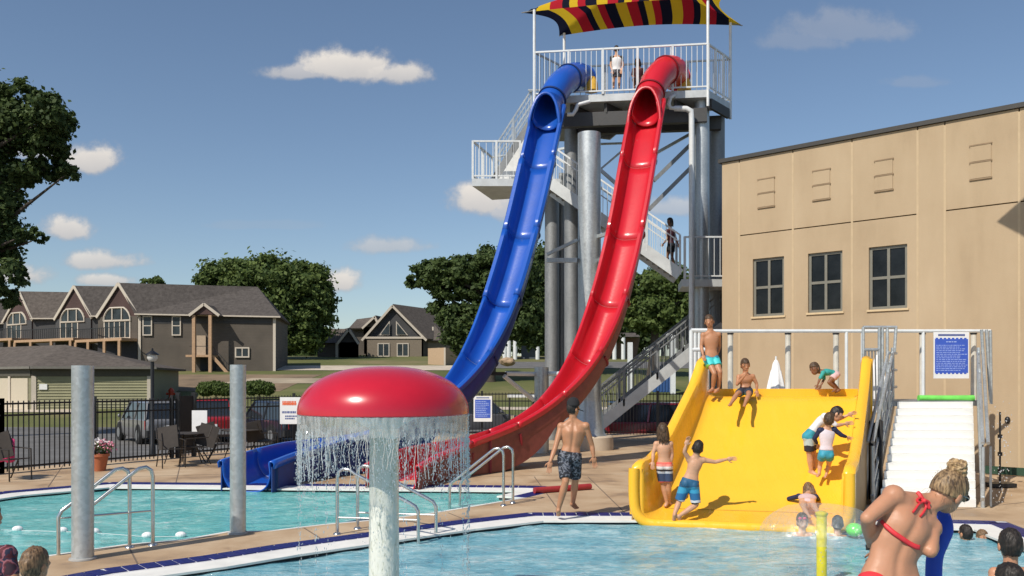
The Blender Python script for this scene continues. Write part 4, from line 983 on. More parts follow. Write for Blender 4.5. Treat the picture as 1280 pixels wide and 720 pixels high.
for j in range(len(pr)-1):
    for i in range(n2): mb.f.append((j*n2+i,j*n2+(i+1)%n2,(j+1)*n2+(i+1)%n2,(j+1)*n2+i))
W2 = bpy.data.materials.new('clear_dome_water'); W2.use_nodes = True; wtr(W2, .18)
o = part('water_dome', mb, W2, None, True, 'stuff', loc=(sx_.x,8.95,zt)); tag(o, 'translucent bell of water spreading from the yellow spray post', 'water dome')
mb = MB()
for i in range(500):
    a = random.random()*2*PI; z = zt-.2-random.random()*.36; r = .6+random.gauss(0,.02)+max(0,random.gauss(0,.03)); drop(mb, (sx_.x+r*math.cos(a), 8.95+r*math.sin(a), z), random.uniform(.002,.006), 1.6)
for i in range(120):
    r = random.random()*.75; a = random.random()*2*PI; drop(mb, (sx_.x+r*math.cos(a), 8.95+r*math.sin(a), WATERZ+.01+random.random()*.05), random.uniform(.004,.012), .8)
for i in range(90):   # spray thrown up beside the right stair foot
    drop(mb, P(random.gauss(1254,7), random.uniform(500,630), 13.5), random.uniform(.004,.011), 1.5)
o = part('spray_drops', mb, DROP, None, False, 'stuff', loc=(sx_.x,8.95,0), fix=False); tag(o, 'splashing drops around the dome of water by the yellow slide', 'water drops')
# ------------------------------------------------------------------ posts and grab rails
for (px, py, top, w, lab) in ((103.5,699,457,26,'galvanised round steel post on the deck strip, nearer and thicker of two at left'),(297.5,667,456,19.5,'galvanised round steel post on the deck strip behind, thinner one nearer the mushroom')):
    g = G(px,py); zt_ = H0+(HZ-top)/F*g.y; r = w/2/F*g.y
    t = thing('steel_post', lab, 'post', g, 'open steel posts between the pools')
    part('shaft', MB().lathe((g.x,g.y,0), [(r,0),(r,zt_),(r-.012,zt_),(r-.012,zt_-.4),(0,zt_-.4)], 36), GALV, t, True)
    part('base_collar', MB().lathe((g.x,g.y,0), [(r+.03,.002),(r+.025,.02),(r,.024)], 36), mat('grey_sealant', (.35,.34,.32), .7), t, True)
def grabrail(label, footA, topA, kneeA, endA, off, cross=None):
    t = thing('grab_rail', label, 'grab rail', footA, 'stainless pool grab rails')
    off = Vector(off)
    for k, o_ in enumerate((Vector((0,0,0)), off)):
        fa, tp, kn, en = [Vector(p)+o_ for p in (footA, topA, kneeA, endA)]
        d = (kn-tp); d.normalize(); r0 = .16
        arc = [fa, fa.lerp(tp,.8), tp-Vector((0,0,r0*.55)), tp-Vector((0,0,.06))+d*.03, tp+d*.10, tp+d*.2]
        pts = [fa, Vector((fa.x,fa.y,tp.z-.2)), Vector((fa.x,fa.y,tp.z-.1)), Vector((fa.x,fa.y,tp.z-.03))+Vector((d.x,d.y,0))*.02, Vector((fa.x,fa.y,tp.z+.012))+Vector((d.x,d.y,0))*.09, Vector((fa.x,fa.y,tp.z))+Vector((d.x,d.y,0))*.18, Vector((fa.x,fa.y,tp.z))+Vector((d.x,d.y,0))*.26+Vector((0,0,-.05))]
        kk = Vector((en.x,en.y,kn.z)); pts += [kk-d*.12, kk-d*.04+Vector((0,0,-.01)), Vector((en.x,en.y,kn.z-.06)), Vector((en.x,en.y,kn.z-.15)), en]
        part('rail', MB().tube(pts, .0225, 12), STEEL, t, True)
        part('escutcheon', MB().lathe(fa, [(.055,.002),(.05,.014),(.024,.03)], 20), STEEL, t, True)
        if cross: part('cross_bar', MB().tube([Vector((fa.x,fa.y,cross)), Vector((en.x,en.y,cross))], .011, 8), STEEL, t, True)
    return t
g1 = G(162,684.5); g2 = G(73,694)
grabrail('bent steel grab rails beside the thick galvanised post at left', g1, g1+Vector((0,0,H0+(HZ-586)/F*g1.y)), g2+Vector((0,0,H0+(HZ-640)/F*g2.y)), g2+Vector((0,0,-.3)), (.22,.14,0), .42)
g1 = G(447,661); g2 = G(545,672,-.08)
grabrail('steel grab rails behind the mushroom stem sloping into the near pool', g1, g1+Vector((0,0,.84)), g2+Vector((0,0,H0+(HZ-628)/F*g2.y-g2.z)), g2+Vector((0,0,-.3)), (-.19,-.42,0), .22)
g1 = G(629.5,632); g2 = G(562,636,-.08)
grabrail('steel grab rails right of the mushroom sloping into the far pool', g1, g1+Vector((0,0,.90)), g2+Vector((0,0,H0+(HZ-604)/F*g2.y-g2.z)), g2+Vector((0,0,-.3)), (.15,.30,0))
# lane rope floats
fm = mesh('float', MB().ell((0,0,0), (.07,.05,.045), None, 12, 8), mat('white_float_plastic', (.85,.85,.85), .4, 0, 0))
rope = thing('lane_rope', 'line of white floats strung across the far pool near the deck strip', 'rope', G(150,668,WATERZ)); pts = [G(-30,661,WATERZ), G(22,663,WATERZ), G(78,664.5,WATERZ), G(118,666,WATERZ), G(184,671,WATERZ), G(226,670.5,WATERZ)]
part('line', MB().tube(pts, .004, 6), WHITEP, rope)
for p in pts[1:]: inst('float', fm, rope, p+Vector((0,0,.02)), (0,0,.3))
# red rescue tube on the deck by the far pool
a = G(668,613,.06); b = G(738,608,.06)
rt = thing('rescue_tube', 'red foam tube lying on the deck at the corner of the far pool', 'rescue tube', (a+b)/2-Vector((0,0,.06)))
part('foam', MB().tube([a, a.lerp(b,.5), b], .055, 12), mat('red_foam_vinyl', (.35,.03,.035), .5), rt, True)
# ------------------------------------------------------------------ black picket fence
fence = thing('picket_fence', 'black metal picket fence running behind the pool deck', 'fence', FEN[1])
pm = unitbar(BLACKP, 'fence_picket'); FH = 1.54; npk = 0
for a, b in zip(FEN, FEN[1:]):
    L_ = (b-a).length; n = round(L_/2.25)
    for h in (FH-.05, FH-.30, .12): part('rail', MB().beam(a+Vector((0,0,h)), b+Vector((0,0,h)), .04, .04), BLACKP, fence)
    for i in range(n+1):
        p = a.lerp(b, i/n); t = part('post', MB().beam(p-Vector((0,0,.3)), p+Vector((0,0,FH+.07)), .075, .075), BLACKP, fence)
    k = int(L_/.118)
    for i in range(1, k):
        if npk < 292: inst('picket', pm, fence, a.lerp(b, i/k)+Vector((0,0,.03)), (0,0,0), (.02,.02,FH-.02)); npk += 1
# gate with solid black panel
d = (FEN[2]-FEN[1]).normalized(); gp = FEN[1]+d*4.5-Vector((.0,.0,0))
gt = thing('gate', 'narrow black gate panel in the fence behind the patio chairs', 'gate', gp)
gq = gp+d*.50
part('panel', MB().beam(gp+Vector((0,0,FH/2+.1)), gq+Vector((0,0,FH/2+.1)), .05, FH-.1), BLACKP, gt)
for p in (gp, gq): part('post', MB().beam(p, p+Vector((0,0,FH+.14)), .1, .1), BLACKP, gt)
# ------------------------------------------------------------------ street lamp
lp = P(190.5,475,25.0); lz = tz(25)
lamp = thing('street_lamp', 'black lamp post with lantern head behind the fence at left', 'lamp post', (lp.x,25,lz)); zt = H0+(HZ-452)/F*25
part('pole', MB().tube([(lp.x,25,lz-.1),(lp.x,25,lz+.35),(lp.x,25,lz+.4),(lp.x,25,zt)], [.10,.085,.055,.05], 14), BLACKP, lamp, True)
part('lantern', MB().lathe((lp.x,25,zt), [(.05,0),(.10,.02),(.145,.10),(.13,.20),(.11,.21)], 12), mat('frosted_lamp_glass', (.65,.64,.60), .3), lamp, True)
part('lantern_cap', MB().lathe((lp.x,25,zt+.19), [(.19,0),(.17,.03),(.08,.09),(.03,.13),(.03,.17),(.0,.20)], 12), BLACKP, lamp, True)
# ------------------------------------------------------------------ patio furniture
MESHF = mat('dark_brown_sling_fabric', (.035,.028,.024), .8, 0, .2); BRZ = mat('bronze_tube', (.05,.042,.035), .4, .4, .1)
def patio_chair(pos, rz, label, towel=None, group='brown sling patio chairs by the fence'):
    t = thing('patio_chair', label, 'chair', pos, group); R = Matrix.Rotation(rz, 3, 'Z'); p0 = Vector(pos)
    def w(x,y,z): return p0+R@Vector((x,y,z))
    part('seat', MB().beam(w(0,-.24,.43), w(0,.22,.40), .46, .02), MESHF, t)
    part('backrest', MB().beam(w(0,.22,.42), w(0,.38,.92), .46, .02, (0,1,0)), MESHF, t)
    for s in (-.25,.25):
        part('leg', MB().tube([w(s,-.26,.0), w(s,-.24,.62), w(s,.26,.64), w(s,.36,.9)], .015, 6), BRZ, t)
        part('leg', MB().tube([w(s,.32,.0), w(s,.1,.40)], .015, 6), BRZ, t)
    return t
def at(px, py): return G(px, py)
patio_chair(G(14,600), 1.2, 'dark patio chair at the left edge of the photo with a pink towel on it')
cp = G(4,598); tw = MB(); 
for i in range(6):
    for j in range(5): tw.v.append(cp+Vector((-.22+.08*i, .12+.02*math.sin(i), .80-.12*j+.02*math.sin(i*2+j))))
for i in range(5):
    for j in range(4): tw.f.append((i*5+j,i*5+j+1,(i+1)*5+j+1,(i+1)*5+j))
tag(shell('towel', tw, mat('hot_pink_towel', (.75,.06,.22), .9), .015, None), 'hot pink towel hanging over the patio chair at the left edge', 'towel')
for i, (px, py, rz, lab) in enumerate(((214,584,.6,'dark patio chair nearest the lamp post at the fence'),(243,580,-1.0,'dark patio chair in front of the black gate panel'),(276,576,1.9,'dark patio chair between the gate and the thin steel post'),(330,571,2.4,'dark patio chair behind the blue slide end, right of the thin steel post'))):
    patio_chair(G(px,py), rz, lab)
def table(px, py, lab):
    g = G(px,py); t = thing('patio_table', lab, 'table', g, 'round patio tables')
    part('tabletop', MB().lathe((g.x,g.y,0), [(0,.70),(.5,.70),(.52,.715),(.5,.73),(0,.73)], 28), MESHF, t)
    for k in range(4):
        a = k*PI/2+.4; part('leg', MB().tube([(g.x+.42*math.cos(a),g.y+.42*math.sin(a),0),(g.x+.2*math.cos(a),g.y+.2*math.sin(a),.70)], .014, 6), BRZ, t)
table(229,579,'round dark patio table between two chairs behind the thick post'); table(302,572,'round dark patio table directly behind the thin steel post')
# closed white umbrellas behind the platform
UMB = mat('white_canvas', (.80,.80,.80), .8, 0, .04)
def closed_umbrella(px, ytop, ybot, Y, w, lab):
    c = P(px,475,Y); zt = H0+(HZ-ytop)/F*Y; zb = H0+(HZ-ybot)/F*Y; t = thing('closed_umbrella', lab, 'umbrella', (c.x,Y,0)); n = 32; mb = MB()
    prof = [(0.0,.03),(.03,.16),(.10,.30),(.24,.40),(.26,.46),(.5,.66),(.8,.88),(1,1)]
    for (f, r) in prof:
        for k in range(n): a = 2*PI*k/n; rr = r*w/2*(1+.14*math.cos(8*a)*(f**.6)); mb.v.append(Vector((c.x+rr*math.cos(a), Y+rr*math.sin(a), zt-(zt-zb)*f)))
    for j in range(len(prof)-1):
        for k in range(n): mb.f.append((j*n+k,j*n+(k+1)%n,(j+1)*n+(k+1)%n,(j+1)*n+k))
    part('folded_cloth', mb, UMB, t, True)
    part('pole', MB().tube([(c.x,Y,0),(c.x,Y,zt+.06)], .02, 8), WHITEP, t)
    part('tie_band', MB().lathe((c.x,Y,zt-(zt-zb)*.45), [(w/2*.52,-.02),(w/2*.54,0),(w/2*.52,.02)], 24), mat('grey_strap', (.35,.35,.35), .8), t)
closed_umbrella(970, 449, 505, 18.4, .46, 'folded white umbrella rising behind the middle of the yellow slide')
closed_umbrella(1097, 443, 515, 18.4, .52, 'folded white umbrella behind the gate rails left of the white stairs')
# flower pot
g = G(124,588.5); fp = thing('flower_pot', 'terracotta pot of pink and white flowers on the deck behind the thick post', 'flower pot', g)
part('pot', MB().lathe(g, [(0,.0),(.13,.0),(.19,.32),(.215,.32),(.215,.38),(.18,.38),(.17,.33),(0,.33)], 28), mat('terracotta', (.42,.13,.055), .75, 0, .12), fp, True)
def petals(name, c, rad, n, sz, m, par, sq=(1,1,.6)):
    mb = MB()
    for i in range(n):
        d = Vector((random.gauss(0,1),random.gauss(0,1),random.gauss(0,1)+.5)).normalized(); p = c+Vector((d.x*sq[0],d.y*sq[1],d.z*sq[2]))*rad*random.uniform(.55,1)
        u = Vector((random.gauss(0,1),random.gauss(0,1),random.gauss(0,1))).normalized()*sz; v = u.orthogonal().normalized()*sz*.7
        mb.add([p-u,p-v,p+u,p+v], [(0,1,2,3)])
    return part(name, mb, m, par, False, 'stuff', fix=False)
LEAFG = mat('bedding_plant_leaf', (.06,.11,.03), .6)
petals('foliage', g+Vector((0,0,.48)), .27, 420, .035, LEAFG, fp); petals('blossoms', g+Vector((-.05,0,.55)), .29, 170, .03, mat('white_petal', (.75,.70,.68), .7), fp); petals('blossoms', g+Vector((.08,0,.52)), .30, 110, .03, mat('pink_petal', (.60,.20,.28), .7), fp)
# black stand with base right of the stairs
g = G(1250,609); st = thing('hose_stand', 'thin black standing pole on a flat base right of the white stairs', 'stand', g)
part('pole', MB().tube([g, g+Vector((0,0,.9)), P(1250,515,g.y)], .018, 8), BLACKP, st); part('base', MB().box(g+Vector((0,0,.05)), (.44,.34,.07)), BLACKP, st)
for z in (.3,.62,.95): part('clamp', MB().box(g+Vector((0,0,z)), (.06,.06,.07)), BLACKP, st)
part('coiled_knob', MB().ell(g+Vector((.14,0,1.25)), (.05,.05,.07)), BLACKP, st, True)
# ------------------------------------------------------------------ vehicles
TYRE = mat('tyre_rubber', (.015,.015,.015), .8); RIMM = mat('alloy_rim', (.35,.36,.37), .35, .6); AUTOG = mat('tinted_car_glass', (.02,.024,.028), .08, coat=.5); TAIL = mat('tail_light_lens', (.45,.01,.012), .2, coat=.6); CHR = mat('chrome_trim', (.6,.6,.6), .2, .9)
PLATE = mat('number_plate', (.6,.6,.6), .5); BLKT = mat('black_plastic_trim', (.02,.02,.02), .6)
def vehicle(px, py_base, Y, yaw, paint, label, kind, L_=4.9, Wd=1.92, Hh=1.78, zb=None):
    g = P(px,475,Y); g.z = tz(Y)+.02 if zb is None else zb
    t = thing('parked_car' if kind != 'pickup' else 'pickup_truck', label, 'car' if kind != 'pickup' else 'pickup truck', g)
    fw = Vector((math.cos(yaw), math.sin(yaw), 0)); sd_ = Vector((-fw.y, fw.x, 0))
    def w(x,y,z): return g+fw*x+sd_*y+Vector((0,0,z))
    hl = L_/2; hw = Wd/2
    # lofted body: stations along the length with (x, half width, z bottom, z top)
    belt = Hh*.60
    st = [(-hl,.86,.48,belt*.93),(-hl+.08,.95,.34,belt*.98),(-hl+.5,1,.26,belt),(-.6,1,.24,belt*.98),(.8,1,.24,belt*.95),(hl-1.0,.99,.26,belt*.92),(hl-.3,.93,.30,belt*.82),(hl,.80,.42,belt*.66)]
    mb = MB(); n = 0
    for (x,k,z0,z1) in st:
        W_ = hw*k; sec = [(-W_*.92,z0),(-W_,z0+.15),(-W_,z0+(z1-z0)*.55),(-W_*.97,z1-.06),(-W_*.90,z1),(W_*.90,z1),(W_*.97,z1-.06),(W_,z0+(z1-z0)*.55),(W_,z0+.15),(W_*.92,z0)]
        n = len(sec); mb.v += [w(x,y,z) for y,z in sec]
    for i in range(len(st)-1):
        for k in range(n): k2 = (k+1)%n; mb.f.append((i*n+k,i*n+k2,(i+1)*n+k2,(i+1)*n+k))
    mb.f.append(tuple(range(n))); mb.f.append(tuple((len(st)-1)*n+k for k in range(n)))
    part('body', mb, paint, t, True)
    # cabin
    if kind == 'pickup': cb = [(-.75,belt),(-.62,Hh-.03),(.55,Hh),(1.25,belt*.95)]
    else: cb = [(-hl+.18,belt),(-hl+.5,Hh-.06),(.5,Hh),(1.25,belt*.95)]
    def cab(x0,x1,x2,x3,ww,wt,z0,z1): return [w(x0,-ww,z0),w(x3,-ww,z0),w(x3,ww,z0),w(x0,ww,z0),w(x1,-wt,z1),w(x2,-wt,z1),w(x2,wt,z1),w(x1,wt,z1)]
    part('window_glass', MB().hexa(cab(cb[0][0],cb[1][0],cb[2][0],cb[3][0],hw*.93,hw*.76,belt*.96,Hh-.05)), AUTOG, t)
    part('roof', MB().hexa(cab(cb[1][0]-.05,cb[1][0]+.05,cb[2][0]-.05,cb[2][0]+.08,hw*.79,hw*.70,Hh-.07,Hh)), paint, t)
    for s in (-1,1):
        for (xa,xb) in ((cb[0][0],cb[1][0]),(cb[3][0],cb[2][0]),((cb[0][0]+cb[3][0])/2-.1,(cb[1][0]+cb[2][0])/2)):
            part('pillar', MB().beam(w(xa,s*hw*.935,belt*.95), w(xb,s*hw*.77,Hh-.05), .09, .05), paint, t)
        part('mirror', MB().ell(w(1.0,s*(hw+.12),belt+.06), (.07,.1,.08), None, 10, 6), paint, t, True)
        part('tail_light', MB().hexa([w(-hl-.01,s*hw*.70,belt*.60),w(-hl+.16,s*hw*.97,belt*.60),w(-hl+.2,s*hw*.93,belt*.60),w(-hl+.1,s*hw*.70,belt*.60),w(-hl-.01,s*hw*.72,belt*.93),w(-hl+.16,s*hw*.97,belt*.93),w(-hl+.2,s*hw*.9,belt*.93),w(-hl+.1,s*hw*.7,belt*.93)]), TAIL, t)
        for x in (-hl+1.0, hl-.95):
            c = w(x,s*(hw-.08),.37); mbw = MB(); mbw.tube([c-sd_*.12, c+sd_*.12], .37, 24); wh = part('wheel', mbw, TYRE, t, True)
            mbw = MB(); o_ = sd_*(s*.125); mbw.tube([c+o_-sd_*s*.02, c+o_], .22, 16); part('rim', mbw, RIMM, wh, True)
            mbw = MB(); mbw.tube([c-sd_*.13+Vector((0,0,.03)), c+sd_*(.0)+Vector((0,0,.03))], .44, 24); part('wheel_arch', MB().tube([w(x,s*(hw-.02),.40)-sd_*.03,w(x,s*(hw-.02),.40)+sd_*s*.035], .43, 24), BLKT, t)
            part('spokes', MB().lathe((0,0,0), [(0,0),(.01,0)], 3), RIMM, wh) if False else None
    part('rear_bumper', MB().hexa([w(-hl-.08,-hw*.92,.36),w(-hl+.1,-hw*.95,.36),w(-hl+.1,hw*.95,.36),w(-hl-.08,hw*.92,.36),w(-hl-.08,-hw*.92,.60),w(-hl+.1,-hw*.95,.60),w(-hl+.1,hw*.95,.60),w(-hl-.08,hw*.92,.60)]), BLKT if kind != 'pickup' else CHR, t)
    part('number_plate', MB().hexa([w(-hl-.10,-.16,.66),w(-hl-.02,-.16,.66),w(-hl-.02,.16,.66),w(-hl-.10,.16,.66),w(-hl-.08,-.16,.80),w(-hl,-.16,.80),w(-hl,.16,.80),w(-hl-.08,.16,.80)]), PLATE, t)
    return t
def paint(n, c): return mat(n, c, .3, .25, .05, 1, coat=.8)
vehicle(190, 553, 38.5, math.radians(128), paint('silver_car_paint', (.20,.20,.205)), 'silver sport utility car parked behind the fence left of the black gate', 'suv', Wd=1.95)
vehicle(262, 545, 40.0, math.radians(112), paint('red_car_paint', (.38,.015,.02)), 'red pickup truck seen from the rear between the gate and the thin steel post', 'pickup', 5.4, 1.98, 1.82)
vehicle(345, 548, 38.5, math.radians(132), paint('midnight_blue_car_paint', (.02,.025,.04)), 'dark blue sport utility car parked left of the red mushroom', 'suv')
vehicle(792, 557, 35.5, math.radians(172), paint('dark_red_car_paint', (.22,.012,.02)), 'dark red car parked behind the lower stair flight of the tower', 'suv', 4.7, 1.9, 1.75)
vehicle(868, 557, 43, math.radians(165), paint('white_car_paint', (.6,.6,.6)), 'white car glimpsed between the tower stairs and the yellow slide', 'suv')
vehicle(596, 535, 44, math.radians(15), paint('grey_car_paint', (.10,.10,.11)), 'grey car parked behind the small blue sign on the fence', 'suv')
# golf cart behind the fence
c = P(652,475,36); cz = tz(36); gc = thing('golf_cart', 'golf cart with white roof and tan seat behind the fence between the tall slides', 'golf cart', (c.x,36,cz))
GW = H0+(HZ-495)/F*36
part('roof', MB().box((c.x,36,GW), (1.15,1.3,.09)), mat('white_cart_roof', (.75,.75,.72), .4), gc)
for sx in (-.5,.5):
    for sy in (-.5,.5): part('roof_post', MB().tube([(c.x+sx,36+sy,cz+.5),(c.x+sx*.95,36+sy,GW)], .025, 6), BLACKP, gc)
part('body', MB().hexa([Vector((c.x+x,36+y,cz+z)) for x,y,z in ((-.9,-.55,.2),(.9,-.55,.2),(.9,.55,.2),(-.9,.55,.2),(-.85,-.5,.55),(.95,-.5,.62),(.95,.5,.62),(-.85,.5,.55))]), BLKT, gc)
part('seat', MB().box((c.x-.1,36,cz+.75), (.6,1.0,.18)), mat('tan_vinyl', (.55,.42,.25), .6), gc); part('seat_back', MB().box((c.x-.38,36,cz+1.0), (.12,1.0,.45)), MATS['tan_vinyl'], gc)
for sx in (-.62,.62):
    for sy in (-.5,.5): part('wheel', MB().tube([(c.x+sx,36+sy-.09,cz+.23),(c.x+sx,36+sy+.09,cz+.23)], .23, 16), TYRE, gc)
# ------------------------------------------------------------------ houses
def boardmat(name, a, sc=3.2, rough=.8):
    m = mat(name, a, rough, 0, 0); N, L, b = nodes_of(m); tc = N.new('ShaderNodeTexCoord'); s = N.new('ShaderNodeSeparateXYZ'); L.new(tc.outputs['Object'], s.inputs[0])
    mu = N.new('ShaderNodeMath'); mu.operation = 'MULTIPLY'; mu.inputs[1].default_value = sc; L.new(s.outputs[2], mu.inputs[0]); fr = N.new('ShaderNodeMath'); fr.operation = 'FRACT'; L.new(mu.outputs[0], fr.inputs[0])
    n = N.new('ShaderNodeTexNoise'); n.inputs['Scale'].default_value = .6; n.inputs['Detail'].default_value = 6; L.new(tc.outputs['Object'], n.inputs['Vector'])
    r = ramp(N, [(.35,[x*.88 for x in a]),(.65,[x*1.1 for x in a])]); L.new(n.outputs[0], r.inputs[0]); L.new(r.outputs[0], b.inputs['Base Color'])
    bp = N.new('ShaderNodeBump'); bp.inputs['Strength'].default_value = .8; bp.inputs['Distance'].default_value = .03; L.new(fr.outputs[0], bp.inputs['Height']); L.new(bp.outputs[0], b.inputs['Normal']); return m
TAUPE = boardmat('taupe_lap_siding', (.098,.082,.066)); SLATE = boardmat('slate_siding', (.06,.06,.062)); PLUM = boardmat('maroon_brown_shake', (.075,.042,.038)); SAGE = mat('sage_siding', (.27,.26,.155), .8, 0, .08, 1.5)
def shingle(name, a):
    m = mat(name, a, .95, 0, 0, spec=.1); N, L, b = nodes_of(m); tc = N.new('ShaderNodeTexCoord'); n = N.new('ShaderNodeTexNoise'); n.inputs['Scale'].default_value = 2.6; n.inputs['Detail'].default_value = 9; n.inputs['Roughness'].default_value = .75
    L.new(tc.outputs['Object'], n.inputs['Vector']); r = ramp(N, [(.3,[x*.6 for x in a]),(.7,[x*1.4 for x in a])]); L.new(n.outputs[0], r.inputs[0]); L.new(r.outputs[0], b.inputs['Base Color']); return m
ROOF1 = shingle('charcoal_shingles', (.088,.078,.072)); ROOF2 = shingle('brown_shingles', (.11,.094,.082))
TRIM = mat('cream_trim', (.52,.46,.38), .7, 0, .06); WOOD = mat('raw_lumber', (.42,.27,.16), .8, 0, .15)
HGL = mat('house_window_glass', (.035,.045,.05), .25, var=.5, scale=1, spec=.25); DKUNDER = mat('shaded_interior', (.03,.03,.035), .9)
def panel(mb, a, b, z0, z1, out=0.0, th=.08):
    # vertical panel between plan points a,b; out pushes toward the camera side
    a = Vector((a[0],a[1],0)); b = Vector((b[0],b[1],0)); d = (b-a).normalized(); nn = Vector((d.y,-d.x,0)); nn = nn if nn.y < 0 or (abs(nn.y) < .2 and nn.x < 0) else -nn
    o0 = nn*out; o1 = nn*(out-th)
    q = [a+o0, b+o0, b+o1, a+o1]; mb.hexa([p+Vector((0,0,z0)) for p in q]+[p+Vector((0,0,z1)) for p in q]); return mb
def win(par, a, b, z0, z1, cols=1, rows=1, out=.06, name='window'):
    a = Vector((a[0],a[1],0)); b = Vector((b[0],b[1],0)); L_ = (b-a).length; d = (b-a).normalized(); fw = min(.14, L_*.12); mb = MB()
    panel(mb, a, a+d*fw, z0, z1, out+.04, .1); panel(mb, b-d*fw, b, z0, z1, out+.04, .1); panel(mb, a+d*fw, b-d*fw, z0, z0+fw, out+.04, .1); panel(mb, a+d*fw, b-d*fw, z1-fw, z1, out+.04, .1)
    for i in range(1,cols): c = a+d*(L_*i/cols); panel(mb, c-d*.05, c+d*.05, z0+fw, z1-fw, out+.035, .1)
    for i in range(1,rows): zz = z0+(z1-z0)*i/rows; panel(mb, a+d*fw, b-d*fw, zz-.05, zz+.05, out+.03, .1)
    w = part(name, mb, TRIM, par)
    for i in range(cols):
        mb = MB(); panel(mb, a+d*(L_*i/cols+.02), a+d*(L_*(i+1)/cols-.02), z0+.05, z1-.05, out, .05); part('pane', mb, HGL, w)
    return w
def gable_unit(label, cr, Yr, pk, le, re, ybase, xr_end=None, Yend=None, ridge_end=None, full=False, roofm=ROOF1):
    # cr: px of the near right corner; pk/le/re: gable peak, left eave, right eave in px,py
    C = P(re[0], re[1], Yr); ze = C.z; zb = tz(Yr)-.1
    # left eave lies at the same height: solve its depth
    Yl = (ze-H0)*F/(HZ-le[1]); Lv = P(le[0], le[1], Yl)
    Pk = P(pk[0], pk[1], (Yr+Yl)/2)
    t = thing('house', label, 'house', (C.x, C.y, zb), 'row of gabled brown houses')
    ga = Vector((C.x,C.y,0)); gb = Vector((Lv.x,Lv.y,0)); gd = (gb-ga).normalized()
    mb = MB(); q = [Vector((gb.x,gb.y,zb)), Vector((ga.x,ga.y,zb)), Vector((ga.x,ga.y,ze)), Vector((Pk.x,Pk.y,Pk.z)), Vector((gb.x,gb.y,ze))]
    mb.slab(q, .15); part('gable_wall', mb, PLUM, t)
    mb = MB(); panel(mb, gb, ga, zb, ze-.2, .05, .06); part('wall', mb, TAUPE if full else SLATE, t)
    for e in (Lv, C):
        d = (Pk-e); part('rake_trim', MB().beam(e-d*.08+Vector((.05,-.25,0)), Pk+Vector((.05,-.25,0)), .10, .32), TRIM, t)
    return t, C, Lv, Pk, ze, zb, ga, gb
SKY_ = 0
units = [('nearest brown house with arched gable window and side porch, right end of the row', (172,392.5), 93, (148.5,354.5), (123,394)),
         ('second house of the row, gable between two grey roofs', (114,395), 98.5, (93,358), (70,397)),
         ('third house of the row, half behind the left tree', (40,398), 105, (25,365), (5,401)),
         ('fourth house of the row, leftmost, mostly hidden by the tree', (-18,404), 112, (-36,374), (-55,406))]
prev = None
